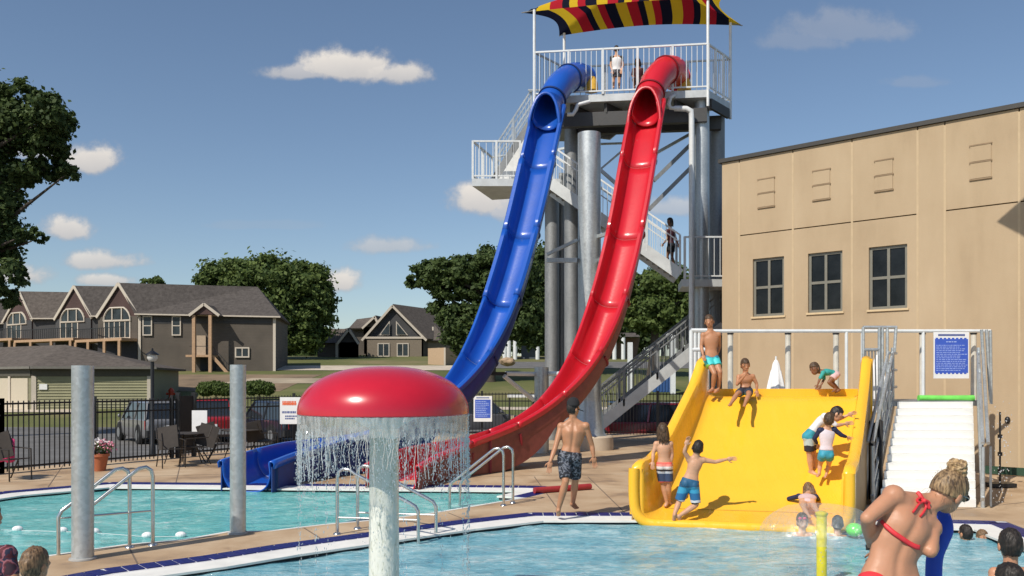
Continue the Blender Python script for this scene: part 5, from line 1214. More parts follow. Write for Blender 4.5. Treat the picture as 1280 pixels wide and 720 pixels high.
for k, (lab, re, Yr, pk, le) in enumerate(units):
    t, C, Lv, Pk, ze, zb, ga, gb = gable_unit(lab, None, Yr, pk, le, re, None, full=(k == 0))
    gd = (ga-gb).normalized()
    # roof to the right
    if k == 0:
        RE = P(350,396,93); re_ = Vector((RE.x+.2, RE.y-.5, RE.z)); rdg = P(322,358.5, (93+93+11)/2)
        Ce = C+Vector((-.1,-.5,0)); back = Vector((.2,11,0))
        part('roof', MB().slab([Ce, re_, rdg, Pk+Vector((0,-.1,.08))], .18), ROOF1, t)
        part('roof', MB().slab([re_, re_+Vector((-2,12,0)), rdg], .18), ROOF1, t)
        part('roof', MB().slab([Pk, rdg, re_+Vector((-2,12,0)), Lv+Vector((0,6,0))], .18), ROOF1, t)
        mb = MB(); panel(mb, (C.x,93), (RE.x-.6,93), zb-.6, ze-.12, .02, .2); part('wall', mb, TAUPE, t)
        mb = MB(); panel(mb, (C.x,93), (RE.x-.6,93), ze-1.9, ze-.15, .05, .04); part('frieze_band', mb, SLATE, t) if False else None
        part('wall', MB().hexa([Vector((C.x,93.2,zb)),Vector((RE.x-.6,93.2,zb)),Vector((RE.x-2,104,zb)),Vector((gb.x+1,gb.y+4,zb)),Vector((C.x,93.2,ze-.1)),Vector((RE.x-.6,93.2,ze-.1)),Vector((RE.x-2,104,ze-.1)),Vector((gb.x+1,gb.y+4,ze-.1))]), TAUPE, t)
        part('gutter', MB().beam(Ce+Vector((0,-.05,-.05)), re_+Vector((0,-.05,-.05)), .12, .14), TRIM, t)
        for px in (174.5, 343): part('corner_trim', MB().beam(P(px,395,92.9), Vector((P(px,475,92.9).x,92.9,zb-.4)), .28, .1), TRIM, t)
        mb = MB(); panel(mb, (C.x+.3,93), (RE.x-.9,93), P(0,404.5,93).z, ze-.3, .06, .04); part('frieze_band', mb, SLATE, t)
        for (a, b, y0, y1, c, r) in ((178.5,190.5,395,419.5,1,2),(215,226.5,395,419.5,1,2),(294,312,434,447,2,1)):
            pa = P(a,475,92.9); pb = P(b,475,92.9); win(t, pa, pb, P(0,y1,92.9).z, P(0,y0,92.9).z, c, r)
        # porch
        pz = P(0,445,91.5).z; x0 = P(241,475,91.2).x; x1 = P(265,475,91.2).x; pt = P(0,394,91.2).z
        pk_ = P(254.5,380,91); part('porch_roof', MB().slab([P(236,394,90.9), pk_, pk_+Vector((0,6,.1)), P(236,394,90.9)+Vector((0,2.5,0))], .15), ROOF1, t); part('porch_roof', MB().slab([P(273.5,394,90.9), P(273.5,394,90.9)+Vector((0,2.5,0)), pk_+Vector((0,6,.1)), pk_], .15), ROOF1, t)
        part('porch_gable', MB().slab([P(240,393,91.0), P(270,393,91.0), P(254.8,382.5,91.0)], .1), PLUM, t)
        for e in (P(236,394.5,90.8), P(274,394.5,90.8)): part('rake_trim', MB().beam(e, P(254.8,380,90.8), .1, .28), TRIM, t)
        for px in (242.5, 263): part('porch_post', MB().beam(P(px,394,91.1), Vector((P(px,475,91.1).x,91.1,zb-.7)), .32, .32), WOOD, t)
        part('porch_deck', MB().box(((x0+x1)/2-.3,92.0,pz), (x1-x0+.8,1.9,.22)), WOOD, t)
        part('porch_rail', MB().box(((x0+x1)/2-.3,91.1,pz+1.0), (x1-x0,.06,.06)), BLACKP, t)
        part('door', MB().box((P(251.5,475,92.8).x,92.85,pz+1.15), (.95,.12,2.1)), mat('tan_door', (.40,.31,.22), .6), t)
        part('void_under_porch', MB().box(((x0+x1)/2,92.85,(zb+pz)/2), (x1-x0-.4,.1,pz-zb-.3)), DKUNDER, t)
        part('stair_stringer', MB().beam(Vector((x1,91.3,pz)), Vector((P(287,475,91.3).x,91.3,zb-.4)), .12, .32), WOOD, t)
        part('stair_rail', MB().beam(Vector((x1,91.3,pz+1)), Vector((P(286,475,91.3).x,91.3,zb+.7)), .05, .05), BLACKP, t)
        for i in range(6):
            f = i/6; part('stair_rail', MB().beam(Vector((x1+(P(287,475,91.3).x-x1)*f,91.3,pz+(zb-.4-pz)*f)), Vector((x1+(P(287,475,91.3).x-x1)*f,91.3,pz+1+(zb-.4-pz)*f)), .04, .04), BLACKP, t)
    else:
        pc, pl = prev
        Re = Vector((pl.x+3.0, pl.y+3.5, C.z)); rd = Pk+Vector((13,2.5,.1))
        part('roof', MB().slab([C+Vector((0,-.4,0)), Re, rd, Pk+Vector((0,-.1,.08))], .18), ROOF1 if k != 2 else ROOF2, t)
        mb = MB(); panel(mb, C, Re, zb-.6, C.z-.1, -.1, .2); part('wall', mb, SLATE, t)
        part('gutter', MB().beam(C+Vector((0,-.45,-.05)), Re+Vector((0,-.05,-.05)), .12, .14), TRIM, t)
    # left roof slope behind the gable
    part('roof', MB().slab([Pk, Pk+Vector((3,5,0)), Lv+Vector((0,5,0)), Lv], .18), ROOF1, t)
    # arched gable window and tall glazing on the gable wall
    def gp(f, z, o=.12): p = gb.lerp(ga, f); nn = Vector((gd.y,-gd.x,0)); nn = nn if nn.y < 0 else -nn; return Vector((p.x,p.y,z))+nn*o
    zw = P(0, (le[1]+re[1])/2+(3.2 if k == 0 else 2), (Yr+Lv.y)/2).z-.4; hh = (Pk.z-ze)*.42; n = 12
    rim = [gp(.5-.34*math.cos(PI*i/n), zw+hh*min(1,1.15*math.sin(PI*i/n)), .12) for i in range(n+1)]
    w_ = part('arched_window', MB().tube(rim+[rim[0]], .11, 5), TRIM, t); part('pane', MB().slab([gp(.5-.33*math.cos(PI*i/n), zw+hh*.98*min(1,1.15*math.sin(PI*i/n)), .06) for i in range(n+1)], .03), HGL, w_)
    for f in (.38,.62): part('muntin', MB().beam(gp(f,zw,.14), gp(f,zw+hh,.14), .12, .12), TRIM, w_)
    zf = P(0,423,Yr).z
    f0, f1 = (.16,.84) if k == 0 else (.14,.66); NP = 5 if k == 0 else 3
    dz1 = ze-.55
    gw = win(t, gp(f0,0,0), gp(f1,0,0), zf, dz1, NP, 1, .1, 'patio_door')
    # timber balcony
    nn = Vector((gd.y,-gd.x,0)); nn = nn if nn.y < 0 else -nn
    bd = thing('balcony', ('timber balcony with thin black railing under the arched window, on house %s of the row counted from the right' % ('one','two','three','four')[k]), 'balcony', ga+Vector((0,0,zf))) if False else t
    bA = ga+nn*2.3+(ga-gb).normalized()*.0; bB = (gb if k == 3 else gb)+nn*2.3
    if k < 3: nxt = P(units[k+1][1][0], 395, units[k+1][2]); bB = Vector((nxt.x,nxt.y,0))+nn*2.3
    part('balcony_floor', MB().hexa([p+Vector((0,0,zf-.3)) for p in (bA,bB,bB-nn*2.3,ga)]+[p+Vector((0,0,zf-.02)) for p in (bA,bB,bB-nn*2.3,ga)]), WOOD, t)
    part('balcony_rail', MB().beam(bA+Vector((0,0,zf+1.1)), bB+Vector((0,0,zf+1.1)), .07, .07), BLACKP, t)
    me = PICK.get('bal') or PICK.setdefault('bal', unitbar(BLACKP, 'baluster_bar')); kk = int((bB-bA).length/.42)
    for i in range(kk+1): inst('baluster', me, t, bA.lerp(bB, i/kk)+Vector((0,0,zf)), (0,0,0), (.045,.045,1.1))
    for f in (.04,.35,.7,.98): q = bA.lerp(bB,f); part('balcony_post', MB().beam(Vector((q.x,q.y,zf-.3)), Vector((q.x,q.y,zb-.5)), .26, .26), WOOD, t)
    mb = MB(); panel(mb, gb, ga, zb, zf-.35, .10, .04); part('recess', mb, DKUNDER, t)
    prev = (C, Lv)
# garage with hipped roof
gz = tz(63); GC = P(40,475,60); GR_ = P(190,475,61.5); GLf = P(-90,475,70)
gar = thing('garage', 'long low garage with sage green siding, cream doors and hipped brown roof', 'garage', (GC.x,60,gz-.2)); ze = P(0,459,60).z
corner = [Vector((GC.x,60,0)), Vector((GR_.x,61.5,0)), Vector((GR_.x-2.5,73,0)), Vector((GLf.x-3,83,0)), Vector((GLf.x,70,0))]
part('wall', MB().prism([(p.x,p.y) for p in corner], gz-.8, ze-.05), mat('garage_core', (.20,.19,.12), .8), gar)
nb = 14; a = corner[0]; b = corner[1]; zb0 = gz-.6
for i in range(nb):   # individual lap boards
    za = zb0+(ze-.6-zb0)*i/nb; zc = zb0+(ze-.6-zb0)*(i+1)/nb; d = (b-a).normalized(); nn = Vector((d.y,-d.x,0)); nn = nn if nn.y < 0 else -nn
    part('lap_board', MB().hexa([a+nn*.11+Vector((0,0,za)), b+nn*.11+Vector((0,0,za)), b+Vector((0,0,za)), a+Vector((0,0,za)), a+nn*.05+Vector((0,0,zc)), b+nn*.05+Vector((0,0,zc)), b+Vector((0,0,zc)), a+Vector((0,0,zc))]), SAGE, gar)
mb = MB(); panel(mb, a, b, ze-.62, ze-.02, .12, .1); part('frieze_board', mb, mat('dark_frieze', (.07,.065,.05), .8), gar)
for q in (a, b): mb = MB(); d = (b-a).normalized(); s = 1 if q is a else -1; panel(mb, q, q+d*.3*s, zb0, ze-.6, .15, .1) if s == 1 else panel(mb, q-d*.3, q, zb0, ze-.6, .15, .1); part('corner_trim', mb, TRIM, gar)
d = (b-a).normalized(); mb = MB(); panel(mb, a+d*.5, a+d*1.0, P(0,487,60).z, P(0,480,60).z, .16, .04); part('notice', mb, SIGNW, gar)
a2 = corner[4]; d = (a2-a).normalized(); L_ = (a2-a).length
mb = MB(); panel(mb, a2, a, ze-.62, ze-.02, .12, .1); part('frieze_board', mb, MATS['dark_frieze'], gar)
for i in range(4):
    s0 = .5+i*2.75; q0 = a+d*s0; q1 = a+d*(s0+2.4); mb = MB(); panel(mb, q1, q0, zb0, ze-.75, .06, .08); part('garage_door', mb, mat('cream_garage_door', (.50,.44,.34), .6, 0, .04), gar)
    mb = MB(); panel(mb, a+d*(s0+2.42), a+d*(s0+2.72), zb0, ze-.62, .12, .1); part('door_trim', mb, TRIM, gar)
er = [Vector((p.x,p.y,ze)) for p in corner]; ctr = sum((Vector((p.x,p.y,0)) for p in corner), Vector())/5
er = [e+(e-Vector((ctr.x,ctr.y,ze))).normalized()*.6 for e in er]
R1 = P(82,431,66); R2 = P(-60,431,75); R2.z = R1.z
part('roof', MB().slab([er[0], er[1], R1], .15), ROOF2, gar); part('roof', MB().slab([er[1], er[2], R1], .15), ROOF2, gar)
part('roof', MB().slab([er[0], R1, R2, er[4]], .15), ROOF2, gar); part('roof', MB().slab([er[2], er[3], R2, R1], .15), ROOF2, gar)
for p, q in ((er[0],er[1]),(er[4],er[0])): part('gutter', MB().beam(p+Vector((0,-.05,-.03)), q+Vector((0,-.05,-.03)), .14, .16), mat('grey_gutter', (.16,.15,.13), .6), gar)
# far A-frame style house
def simple_house(label, Y, base_py, x0, x1, eave_py, pk, wallm, roofm, depthv, sidem=None):
    zb = P(0,base_py,Y).z-.3; ze = P(0,eave_py,Y).z; A1 = P(x0,475,Y); B1 = P(x1,475,Y); K_ = P(pk[0],pk[1],Y); dv = Vector(depthv)
    t = thing('house', label, 'house', ((A1.x+B1.x)/2,Y,zb))
    a,b = Vector((A1.x,Y,0)), Vector((B1.x,Y,0))
    part('gable_wall', MB().slab([Vector((a.x,Y,zb)),Vector((b.x,Y,zb)),Vector((b.x,Y,ze)),K_,Vector((a.x,Y,ze))], .2), wallm, t)
    part('wall', MB().hexa([p+Vector((0,0,zb)) for p in (a,b,b+dv,a+dv)]+[p+Vector((0,0,ze)) for p in (a,b,b+dv,a+dv)]), sidem or wallm, t)
    for e, s in ((a,-1),(b,1)):
        E = Vector((e.x,Y,ze)); d = (E-K_)*1.12; E = K_+d; f = Vector((0,-.5,.12)); part('roof', MB().slab([E+f, K_+f, K_+dv+f, E+dv+f], .2), roofm, t)
        part('rake_trim', MB().beam(E+f+Vector((0,-.1,-.15)), K_+f+Vector((0,-.1,-.15)), .12, .32), TRIM, t)
    return t, zb, ze
h2, zb, ze = simple_house('far grey A-frame fronted house with two triangular windows behind the mushroom', 130, 446, 457, 529, 421, (491,382.5), SLATE, ROOF2, (6,12,0), TAUPE)
Y = 129.7
for tri in (((474,419),(487,419),(487,401)),((495,419),(510,419),(495,401))):
    part('window', MB().slab([P(p[0],p[1],Y-.1) for p in tri], .05), TRIM, h2)
    cx_ = sum(p[0] for p in tri)/3; cy_ = sum(p[1] for p in tri)/3
    part('pane', MB().slab([P(cx_+(p[0]-cx_)*.78, cy_+(p[1]-cy_)*.78, Y-.2) for p in tri], .03), HGL, h2)
mb = MB(); panel(mb, P(459,475,Y-.2), P(527,475,Y-.2), zb, P(0,423.5,Y).z, .05, .1); part('wall', mb, mat('tan_lap_siding', (.19,.155,.115), .8), h2)
mb = MB(); panel(mb, P(457,475,Y-.3), P(529,475,Y-.3), P(0,423.5,Y).z, P(0,421,Y).z, .08, .1); part('belt_trim', mb, TRIM, h2)
for (a_, b_) in ((472,487),(496,511)): win(h2, P(a_,475,Y-.3), P(b_,475,Y-.3), zb+.3, P(0,429,Y).z, 2, 1, .05, 'patio_door')
part('side_wing', MB().hexa([Vector((P(529,475,Y).x,131,zb)),Vector((P(566,475,Y).x,132,zb)),Vector((P(566,475,Y).x,140,zb)),Vector((P(529,475,Y).x,140,zb)),Vector((P(529,475,Y).x,131,P(0,425,131).z)),Vector((P(566,475,Y).x,132,P(0,425,131).z)),Vector((P(566,475,Y).x,140,P(0,425,131).z)),Vector((P(529,475,Y).x,140,P(0,425,131).z))]), MATS['tan_lap_siding'], h2)
part('roof', MB().slab([P(529,425,130.5), P(560,425.5,131), P(536,398,137), P(521,385,136), P(495,383.5,136)], .2), ROOF2, h2)
part('vent_pipe', MB().tube([P(541.5,413,131), P(541.5,408.5,131)], .16, 8), TRIM, h2)
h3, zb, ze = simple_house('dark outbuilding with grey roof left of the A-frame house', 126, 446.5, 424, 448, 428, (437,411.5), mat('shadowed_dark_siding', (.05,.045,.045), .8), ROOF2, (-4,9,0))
part('wall', MB().hexa([Vector((P(393,475,126).x,128,zb)),Vector((P(424,475,126).x,126.1,zb)),Vector((P(424,475,126).x,135,zb)),Vector((P(393,475,126).x,135,zb)),Vector((P(393,475,126).x,128,ze)),Vector((P(424,475,126).x,126.1,ze)),Vector((P(424,475,126).x,135,ze)),Vector((P(393,475,126).x,135,ze))]), TAUPE, h3)
part('roof', MB().slab([P(391,428.5,127), P(424,428.5,125.7), P(437,411,126), P(402,411,131)], .2), ROOF2, h3)
part('corner_trim', MB().beam(P(421,429,125.9), Vector((P(421,475,125.9).x,125.9,zb)), .35, .1), TRIM, h3)
h4, zb, ze = simple_house('house half hidden behind the A-frame house with cream gable edge', 142, 440, 455, 475, 409, (469,396), TAUPE, ROOF2, (2,12,0))
part('roof', MB().slab([P(436,410,142), P(462,410,142), P(469,396,146), P(446,399,149)], .2), ROOF2, h4)
part('wall', MB().hexa([P(438,444,143),P(462,444,143),P(462,444,148),P(438,444,148),P(438,411,143),P(462,411,143),P(462,411,148),P(438,411,148)]), TAUPE, h4)
# tan enclosure, boulder, small far structures
mb = MB(); a = P(535,455.5,105); b = P(556,455.5,103); c_ = P(574,455.5,106); zt = P(0,435,104).z; zb = tz(105)-.3
enc = thing('enclosure', 'plain tan walled enclosure between the far house and the blue slide', 'enclosure', (a.x,105,zb))
ENC = mat('tan_panel_wall', (.42,.30,.19), .85, 0, .06)
for p, q in ((a,b),(b,c_)): mb = MB(); panel(mb, p, q, zb, zt, 0, .2); part('wall', mb, ENC, enc)
part('corner_trim', MB().beam(Vector((b.x,b.y-.12,zb)), Vector((b.x,b.y-.12,zt)), .2, .1), TRIM, enc)
def lumpy(name, c, r, m, label, cat, seed=0, sub=3):
    bm = bmesh.new(); bmesh.ops.create_icosphere(bm, subdivisions=sub, radius=1)
    for v in bm.verts:
        k = 1+.25*noise.noise(v.co*1.4+Vector((seed,0,0)))+.1*noise.noise(v.co*4); v.co = Vector((v.co.x*r[0],v.co.y*r[1],v.co.z*r[2]))*k
    me = bpy.data.meshes.new(name); bm.to_mesh(me); bm.free(); me.materials.append(m); o = bpy.data.objects.new(name, me); COL.objects.link(o); o.location = c; tag(o, label, cat); return o
lumpy('boulder', P(635,451,92)+Vector((0,0,-.1)), (.85,.7,.45), mat('tan_boulder_stone', (.38,.27,.18), .9, 0, .2, 2, .5, 6), 'tan boulder on the grass beyond the fence right of the blue slide', 'boulder')
# entrance pavilion with white columns
PY = 118
pav = thing('pavilion', 'shaded pavilion with white columns far beyond the slides', 'pavilion', P(660,445,PY))
zb = tz(PY)-.2
for i, px in enumerate((631,636,644,672,705,768,779,700)): part('column', MB().tube([Vector((P(px,475,PY).x,PY,zb)), P(px,422,PY)], .28, 10), WHITEP, pav)
part('roof', MB().hexa([P(626,421,PY),P(800,421,PY),P(800,421,PY+8),P(626,421,PY+8),P(630,416,PY+1),P(796,416,PY+1),P(796,416,PY+7),P(630,416,PY+7)]), ROOF1, pav)
part('wall', MB().hexa([Vector((P(652,475,PY).x,PY+2,zb)),Vector((P(672,475,PY).x,PY+2,zb)),Vector((P(672,475,PY).x,PY+6,zb)),Vector((P(652,475,PY).x,PY+6,zb)),P(652,422,PY+2),P(672,422,PY+2),P(672,422,PY+6),P(652,422,PY+6)]), mat('blue_grey_wall', (.07,.085,.11), .7), pav)
part('wall', MB().hexa([Vector((P(700,475,PY).x,PY+4,zb)),Vector((P(800,475,PY).x,PY+4,zb)),Vector((P(800,475,PY).x,PY+6,zb)),Vector((P(700,475,PY).x,PY+6,zb)),P(700,422,PY+4),P(800,422,PY+4),P(800,422,PY+6),P(700,422,PY+6)]), mat('brick_brown_wall', (.20,.13,.09), .8), pav)
for px, y0, y1, Y_, lab in ((787.5,428,478,70,'white square post beyond the stair flight, left of two'),(841,419,457,70,'white square post with sloping arm beyond the stair flight, right of two')):
    p = P(px,475,Y_); t = thing('white_post', lab, 'post', (p.x,Y_,tz(Y_)))
    part('shaft', MB().beam(Vector((p.x,Y_,tz(Y_)-.3)), P(px,y0,Y_), .38, .38), WHITEP, t)
    if px > 800: part('arm', MB().beam(P(px+1,421,Y_), P(833,418,Y_), .3, .25), WHITEP, t)
tb = P(827,467,72); t = thing('storage_bin', 'blue ribbed storage bin on the grass seen through the stair railing', 'bin', Vector((tb.x,72,tz(72))))
BB = mat('blue_bin_plastic', (.03,.09,.25), .6)
part('body', MB().box((tb.x,72,tz(72)+.8), (1.5,1.2,1.7)), BB, t); 
for i in range(6): part('rib', MB().box((tb.x-.6+i*.24,71.36,tz(72)+.8), (.07,.08,1.6)), BB, t)
pt_ = P(778,488,58); t = thing('picnic_table', 'small blue picnic table on the lawn behind the stair flight', 'table', Vector((pt_.x,58,tz(58))))
part('tabletop', MB().box((pt_.x,58,tz(58)+.75), (1.8,.8,.06)), mat('light_blue_plastic', (.10,.25,.5), .5), t)
for s in (-.7,.7): part('bench', MB().box((pt_.x,58+s,tz(58)+.45), (1.8,.3,.05)), MATS['light_blue_plastic'], t)
for s in (-.7,.7): part('leg', MB().box((pt_.x+s,58,tz(58)+.36), (.08,1.4,.7)), BLKT, t)
hy = P(214,486,66); t = thing('fire_hydrant', 'small orange red hydrant on the grass slope behind the parked cars', 'hydrant', Vector((hy.x,66,tz(66))))
HYM = mat('orange_red_paint', (.55,.06,.02), .5)
part('barrel', MB().lathe((hy.x,66,tz(66)), [(.26,0),(.26,.1),(.18,.12),(.18,.7),(.22,.72),(.22,.78),(.15,.9),(.05,1.0),(0,1.02)], 16), HYM, t, True)
part('outlet', MB().tube([(hy.x-.36,66,tz(66)+.55),(hy.x+.36,66,tz(66)+.55)], .09, 10), HYM, t)
# ------------------------------------------------------------------ foliage
def leafmesh(name, pts, nrm, size, m, org, aspect=.62):
    n = len(pts); q = rng.normal(size=(n,3)); d = nrm*.75+rng.normal(size=(n,3))*.70; d /= np.linalg.norm(d,axis=1)[:,None]
    u = np.cross(d,q); u /= np.linalg.norm(u,axis=1)[:,None]+1e-9; v = np.cross(d,u); s = size*rng.uniform(.6,1.35,size=(n,1))
    V = np.stack([pts-u*s, pts-v*s*aspect+d*s*.15, pts+u*s, pts+v*s*aspect+d*s*.15],1).reshape(-1,3)-np.array(org)
    me = bpy.data.meshes.new(name); me.vertices.add(4*n); me.vertices.foreach_set('co', V.ravel()); me.loops.add(4*n); me.loops.foreach_set('vertex_index', np.arange(4*n)); me.polygons.add(n); me.polygons.foreach_set('loop_start', np.arange(n)*4)
    me.update(); me.validate(); me.materials.append(m); 
    ca = me.color_attributes.new('tone', 'FLOAT_COLOR', 'POINT'); t = np.repeat(rng.uniform(0,1,n),4); c = np.stack([t,t,t,np.ones_like(t)],1); ca.data.foreach_set('color', c.ravel()); return me
def leafmat(name, a, b):
    m = mat(name, a, .65, 0, 0, spec=.25); N, L, bs = nodes_of(m); at_ = N.new('ShaderNodeAttribute'); at_.attribute_name = 'tone'
    tc = N.new('ShaderNodeTexCoord'); n = N.new('ShaderNodeTexNoise'); n.inputs['Scale'].default_value = .35; n.inputs['Detail'].default_value = 4; L.new(tc.outputs['Object'], n.inputs['Vector'])
    ad = N.new('ShaderNodeMath'); ad.operation = 'MULTIPLY_ADD'; L.new(at_.outputs['Fac'], ad.inputs[0]); ad.inputs[1].default_value = .45; 
    m2 = N.new('ShaderNodeMath'); m2.operation = 'MULTIPLY'; m2.inputs[1].default_value = .6; L.new(n.outputs[0], m2.inputs[0]); L.new(m2.outputs[0], ad.inputs[2])
    r = ramp(N, [(.25,a),(.8,b)]); L.new(ad.outputs[0], r.inputs[0]); L.new(r.outputs[0], bs.inputs['Base Color'])
    tr = N.new('ShaderNodeBsdfTranslucent'); L.new(r.outputs[0], tr.inputs[0]); ms = N.new('ShaderNodeMixShader'); ms.inputs[0].default_value = .35; out = N['Material Output']; L.new(bs.outputs[0], ms.inputs[1]); L.new(tr.outputs[0], ms.inputs[2]); L.new(ms.outputs[0], out.inputs[0]); return m
LF1 = leafmat('maple_leaf', (.034,.062,.018), (.10,.15,.038)); LF2 = leafmat('dark_oak_leaf', (.034,.062,.020), (.11,.155,.048)); LF3 = leafmat('ash_leaf', (.055,.092,.026), (.16,.215,.06))
BARK = mat('grey_brown_bark', (.07,.055,.042), .95, 0, .3, 4, .8, 14)
def tree(label, base, blobs, n, size, lm, trunk_r, trunk_top, limbs=7, fill=.45, sub=14, group=None, name='deciduous_tree'):
    base = Vector(base); t = thing(name, label, 'tree', base, group)
    vol = np.array([b[1][0]*b[1][1]*b[1][2] for b in blobs])**.67; cnt = (vol/vol.sum()*n).astype(int); P_ = []; N_ = []
    for (c, r), k in zip(blobs, cnt):
        nc = max(8, int(sub*math.sqrt(r[0]*r[2])*2.2)); 
        dirs = rng.normal(size=(nc,3)); dirs /= np.linalg.norm(dirs,axis=1)[:,None]; rad = rng.uniform(fill,1.0,(nc,1))**.5
        cc = np.array(c)+dirs*rad*np.array(r); cr = .25*np.mean(r)*rng.uniform(.5,1.6,nc)
        idx = rng.integers(0,nc,k); d = rng.normal(size=(k,3)); d /= np.linalg.norm(d,axis=1)[:,None]
        rr = np.abs(rng.normal(.75,.35,(k,1))); p = cc[idx]+d*rr*cr[idx][:,None]*np.array([1.15,1.15,.8]); P_.append(p)
        o = (p-np.array(c))/np.array(r); o /= np.linalg.norm(o,axis=1)[:,None]+1e-9; N_.append(o*.7+d*.6+np.array([0,0,.30]))
    pts = np.concatenate(P_); nr = np.concatenate(N_)
    me = leafmesh('crown', pts, nr, size, lm, base); o = bpy.data.objects.new('crown', me); COL.objects.link(o); o.parent = t
    tt = Vector(trunk_top); mb = MB(); mid = base.lerp(tt,.5)+Vector((.03,0,0))*trunk_r*10
    mb.tube([base-Vector((0,0,.4)), base+Vector((0,0,.3)), mid, tt], [trunk_r*1.35,trunk_r,trunk_r*.8,trunk_r*.5], 12); part('trunk', mb, BARK, t, True)
    mb = MB()
    for i in range(limbs):
        c = Vector(blobs[i % len(blobs)][0]); s = mid.lerp(tt, random.uniform(0,1)); e = s.lerp(c, random.uniform(.8,1.1)); m_ = s.lerp(e,.5)+Vector((random.uniform(-.4,.4),random.uniform(-.4,.4),.3))*trunk_r*3
        mb.tube([s,m_,e], [trunk_r*.42,trunk_r*.26,trunk_r*.07], 7)
    part('limbs', mb, BARK, t, True); return t
def B(px, py, Y, rx, ry, dy=None):   # a crown blob from its outline in the photograph
    c = P(px,py,Y); return ((c.x,c.y,c.z), (rx/F*Y, (dy or (rx+ry)/2)/F*Y, ry/F*Y))
# large tree at the left
Y = 40
bl_ = [B(24,160,Y,38,36),B(62,142,Y-1,24,26),B(22,120,Y,26,20),B(78,150,Y+1,16,16),B(60,178,Y,32,20),B(60,212,Y+1,30,15),B(84,216,Y,15,9),B(24,215,Y,26,22),B(8,255,Y,20,30),B(6,300,Y,22,30),B(34,290,Y-1,14,8),B(48,296,Y,10,6),B(10,345,Y-1,22,18),B(28,343,Y,9,10),B(4,370,Y,18,14),B(-50,150,Y,60,70),B(-60,260,Y,60,80),B(-110,180,Y,60,90)]
tree('large dark leafy tree filling the left edge of the photo', (P(-75,475,Y).x,Y,tz(Y)), bl_, 80000, .12, LF2, .45, P(-70,230,Y), 14, .3, 17)
Y = 118
tree('broad round green tree behind the right end of the house row', (P(335,475,Y).x,Y,tz(Y)), [B(335,355,Y,52,34,40),B(292,350,Y,38,24,30),B(262,352,Y,20,14),B(378,358,Y,34,30,30),B(395,382,Y,22,30,24),B(370,400,Y,42,34,34),B(330,390,Y,55,30,36),B(300,395,Y,30,30,28),B(385,418,Y,20,20),B(350,425,Y,34,16)], 70000, .30, LF3, .8, P(345,395,Y), 8, .35, 9)
Y = 80
tree('dark oak with gaps in its crown standing left of the blue slide', (P(612,475,Y).x,Y,tz(Y)), [B(545,340,Y,26,18),B(524,352,Y,16,9),B(580,338,Y,24,18),B(612,330,Y,24,20),B(560,362,Y,26,14),B(592,362,Y,22,14),B(640,345,Y,34,32),B(566,395,Y,22,14),B(590,405,Y,34,24),B(548,386,Y,14,9),B(620,395,Y,30,30),B(655,400,Y,30,32),B(600,428,Y,38,14),B(570,422,Y,18,12)], 70000, .20, LF2, .55, P(615,370,Y), 10, .4, 14)
Y = 88
tree('tall dark tree behind the tower columns', (P(700,475,Y).x,Y,tz(Y)), [B(680,345,Y,34,34),B(705,372,Y,34,38),B(668,395,Y,30,30),B(730,390,Y,34,34),B(700,408,Y,34,22),B(655,330,Y,18,16),B(760,395,Y,22,30)], 45000, .22, LF2, .5, P(700,370,Y), 8, .35, 12)
Y = 84
tree('dark tree seen below the zigzag stairs right of the red slide', (P(815,475,Y).x,Y,tz(Y)), [B(800,360,Y,30,22),B(838,350,Y,30,22),B(868,372,Y,28,34),B(815,392,Y,42,22),B(850,400,Y,26,18),B(785,385,Y,20,26)], 42000, .22, LF3, .5, P(818,385,Y), 8, .35, 12)
Y = 150
tree('small treetop showing above the roof of the row houses', (P(192,475,Y).x,Y,tz(Y)), [B(185,354,Y,8,5),B(196,353,Y,8,6),B(190,366,Y,14,10)], 1500, .4, LF3, .4, P(190,362,Y), 4)
Y = 170
wood = []
for i in range(14):
    px = 360+i*46+random.uniform(-10,10)
    if px > 900: break
    hgt = random.uniform(412,424) if px < 560 else random.uniform(385,405)
    tree('distant tree of the treeline, %s' % ('left of the far houses','just left of the far houses','behind the far outbuilding','behind the A-frame house','right of the A-frame house','behind the tan enclosure','behind the blue slide','between the tall slides','behind the centre column','behind the red slide','under the stair landing','right of the tower')[min(i,11)], (P(px,475,Y).x,Y,tz(Y)), [B(px,hgt+14,Y,26,16),B(px+12,hgt+22,Y,24,16),B(px-12,hgt+20,Y,22,14),B(px,hgt+34,Y,30,12)], 2600, .5, LF2, .4, P(px,hgt+25,Y), 4, group='trees of the distant treeline')
def bush(px, py, Y, rx, ry, lab, n=3500, size=.11, lm=LF3):
    c = P(px,py,Y); t = thing('bush', lab, 'bush', (c.x,Y,tz(Y))); bb = [B(px-rx*.5,py,Y,rx*.5,ry),B(px,py-1,Y,rx*.6,ry),B(px+rx*.5,py+1,Y,rx*.5,ry*.9)]
    P_ = []; N_ = []
    for (c_, r) in bb:
        d = rng.normal(size=(n//3,3)); d /= np.linalg.norm(d,axis=1)[:,None]; P_.append(np.array(c_)+d*np.array(r)*rng.uniform(.6,1.05,(n//3,1))); N_.append(d)
    me = leafmesh('leaves', np.concatenate(P_), np.concatenate(N_), size, lm, (c.x,Y,tz(Y))); o = bpy.data.objects.new('leaves', me); COL.objects.link(o); o.parent = t
    part('stems', MB().tube([(c.x,Y,tz(Y)-.1), P(px,py,Y)], .06, 6), BARK, t)
bush(270,486,66,24,9,'low dark bush on the slope left of the thin steel post')
bush(324,485,66,20,9,'low dark bush on the slope right of the thin steel post')
bush(745,445,100,14,9,'shrub on the far lawn behind the red slide')
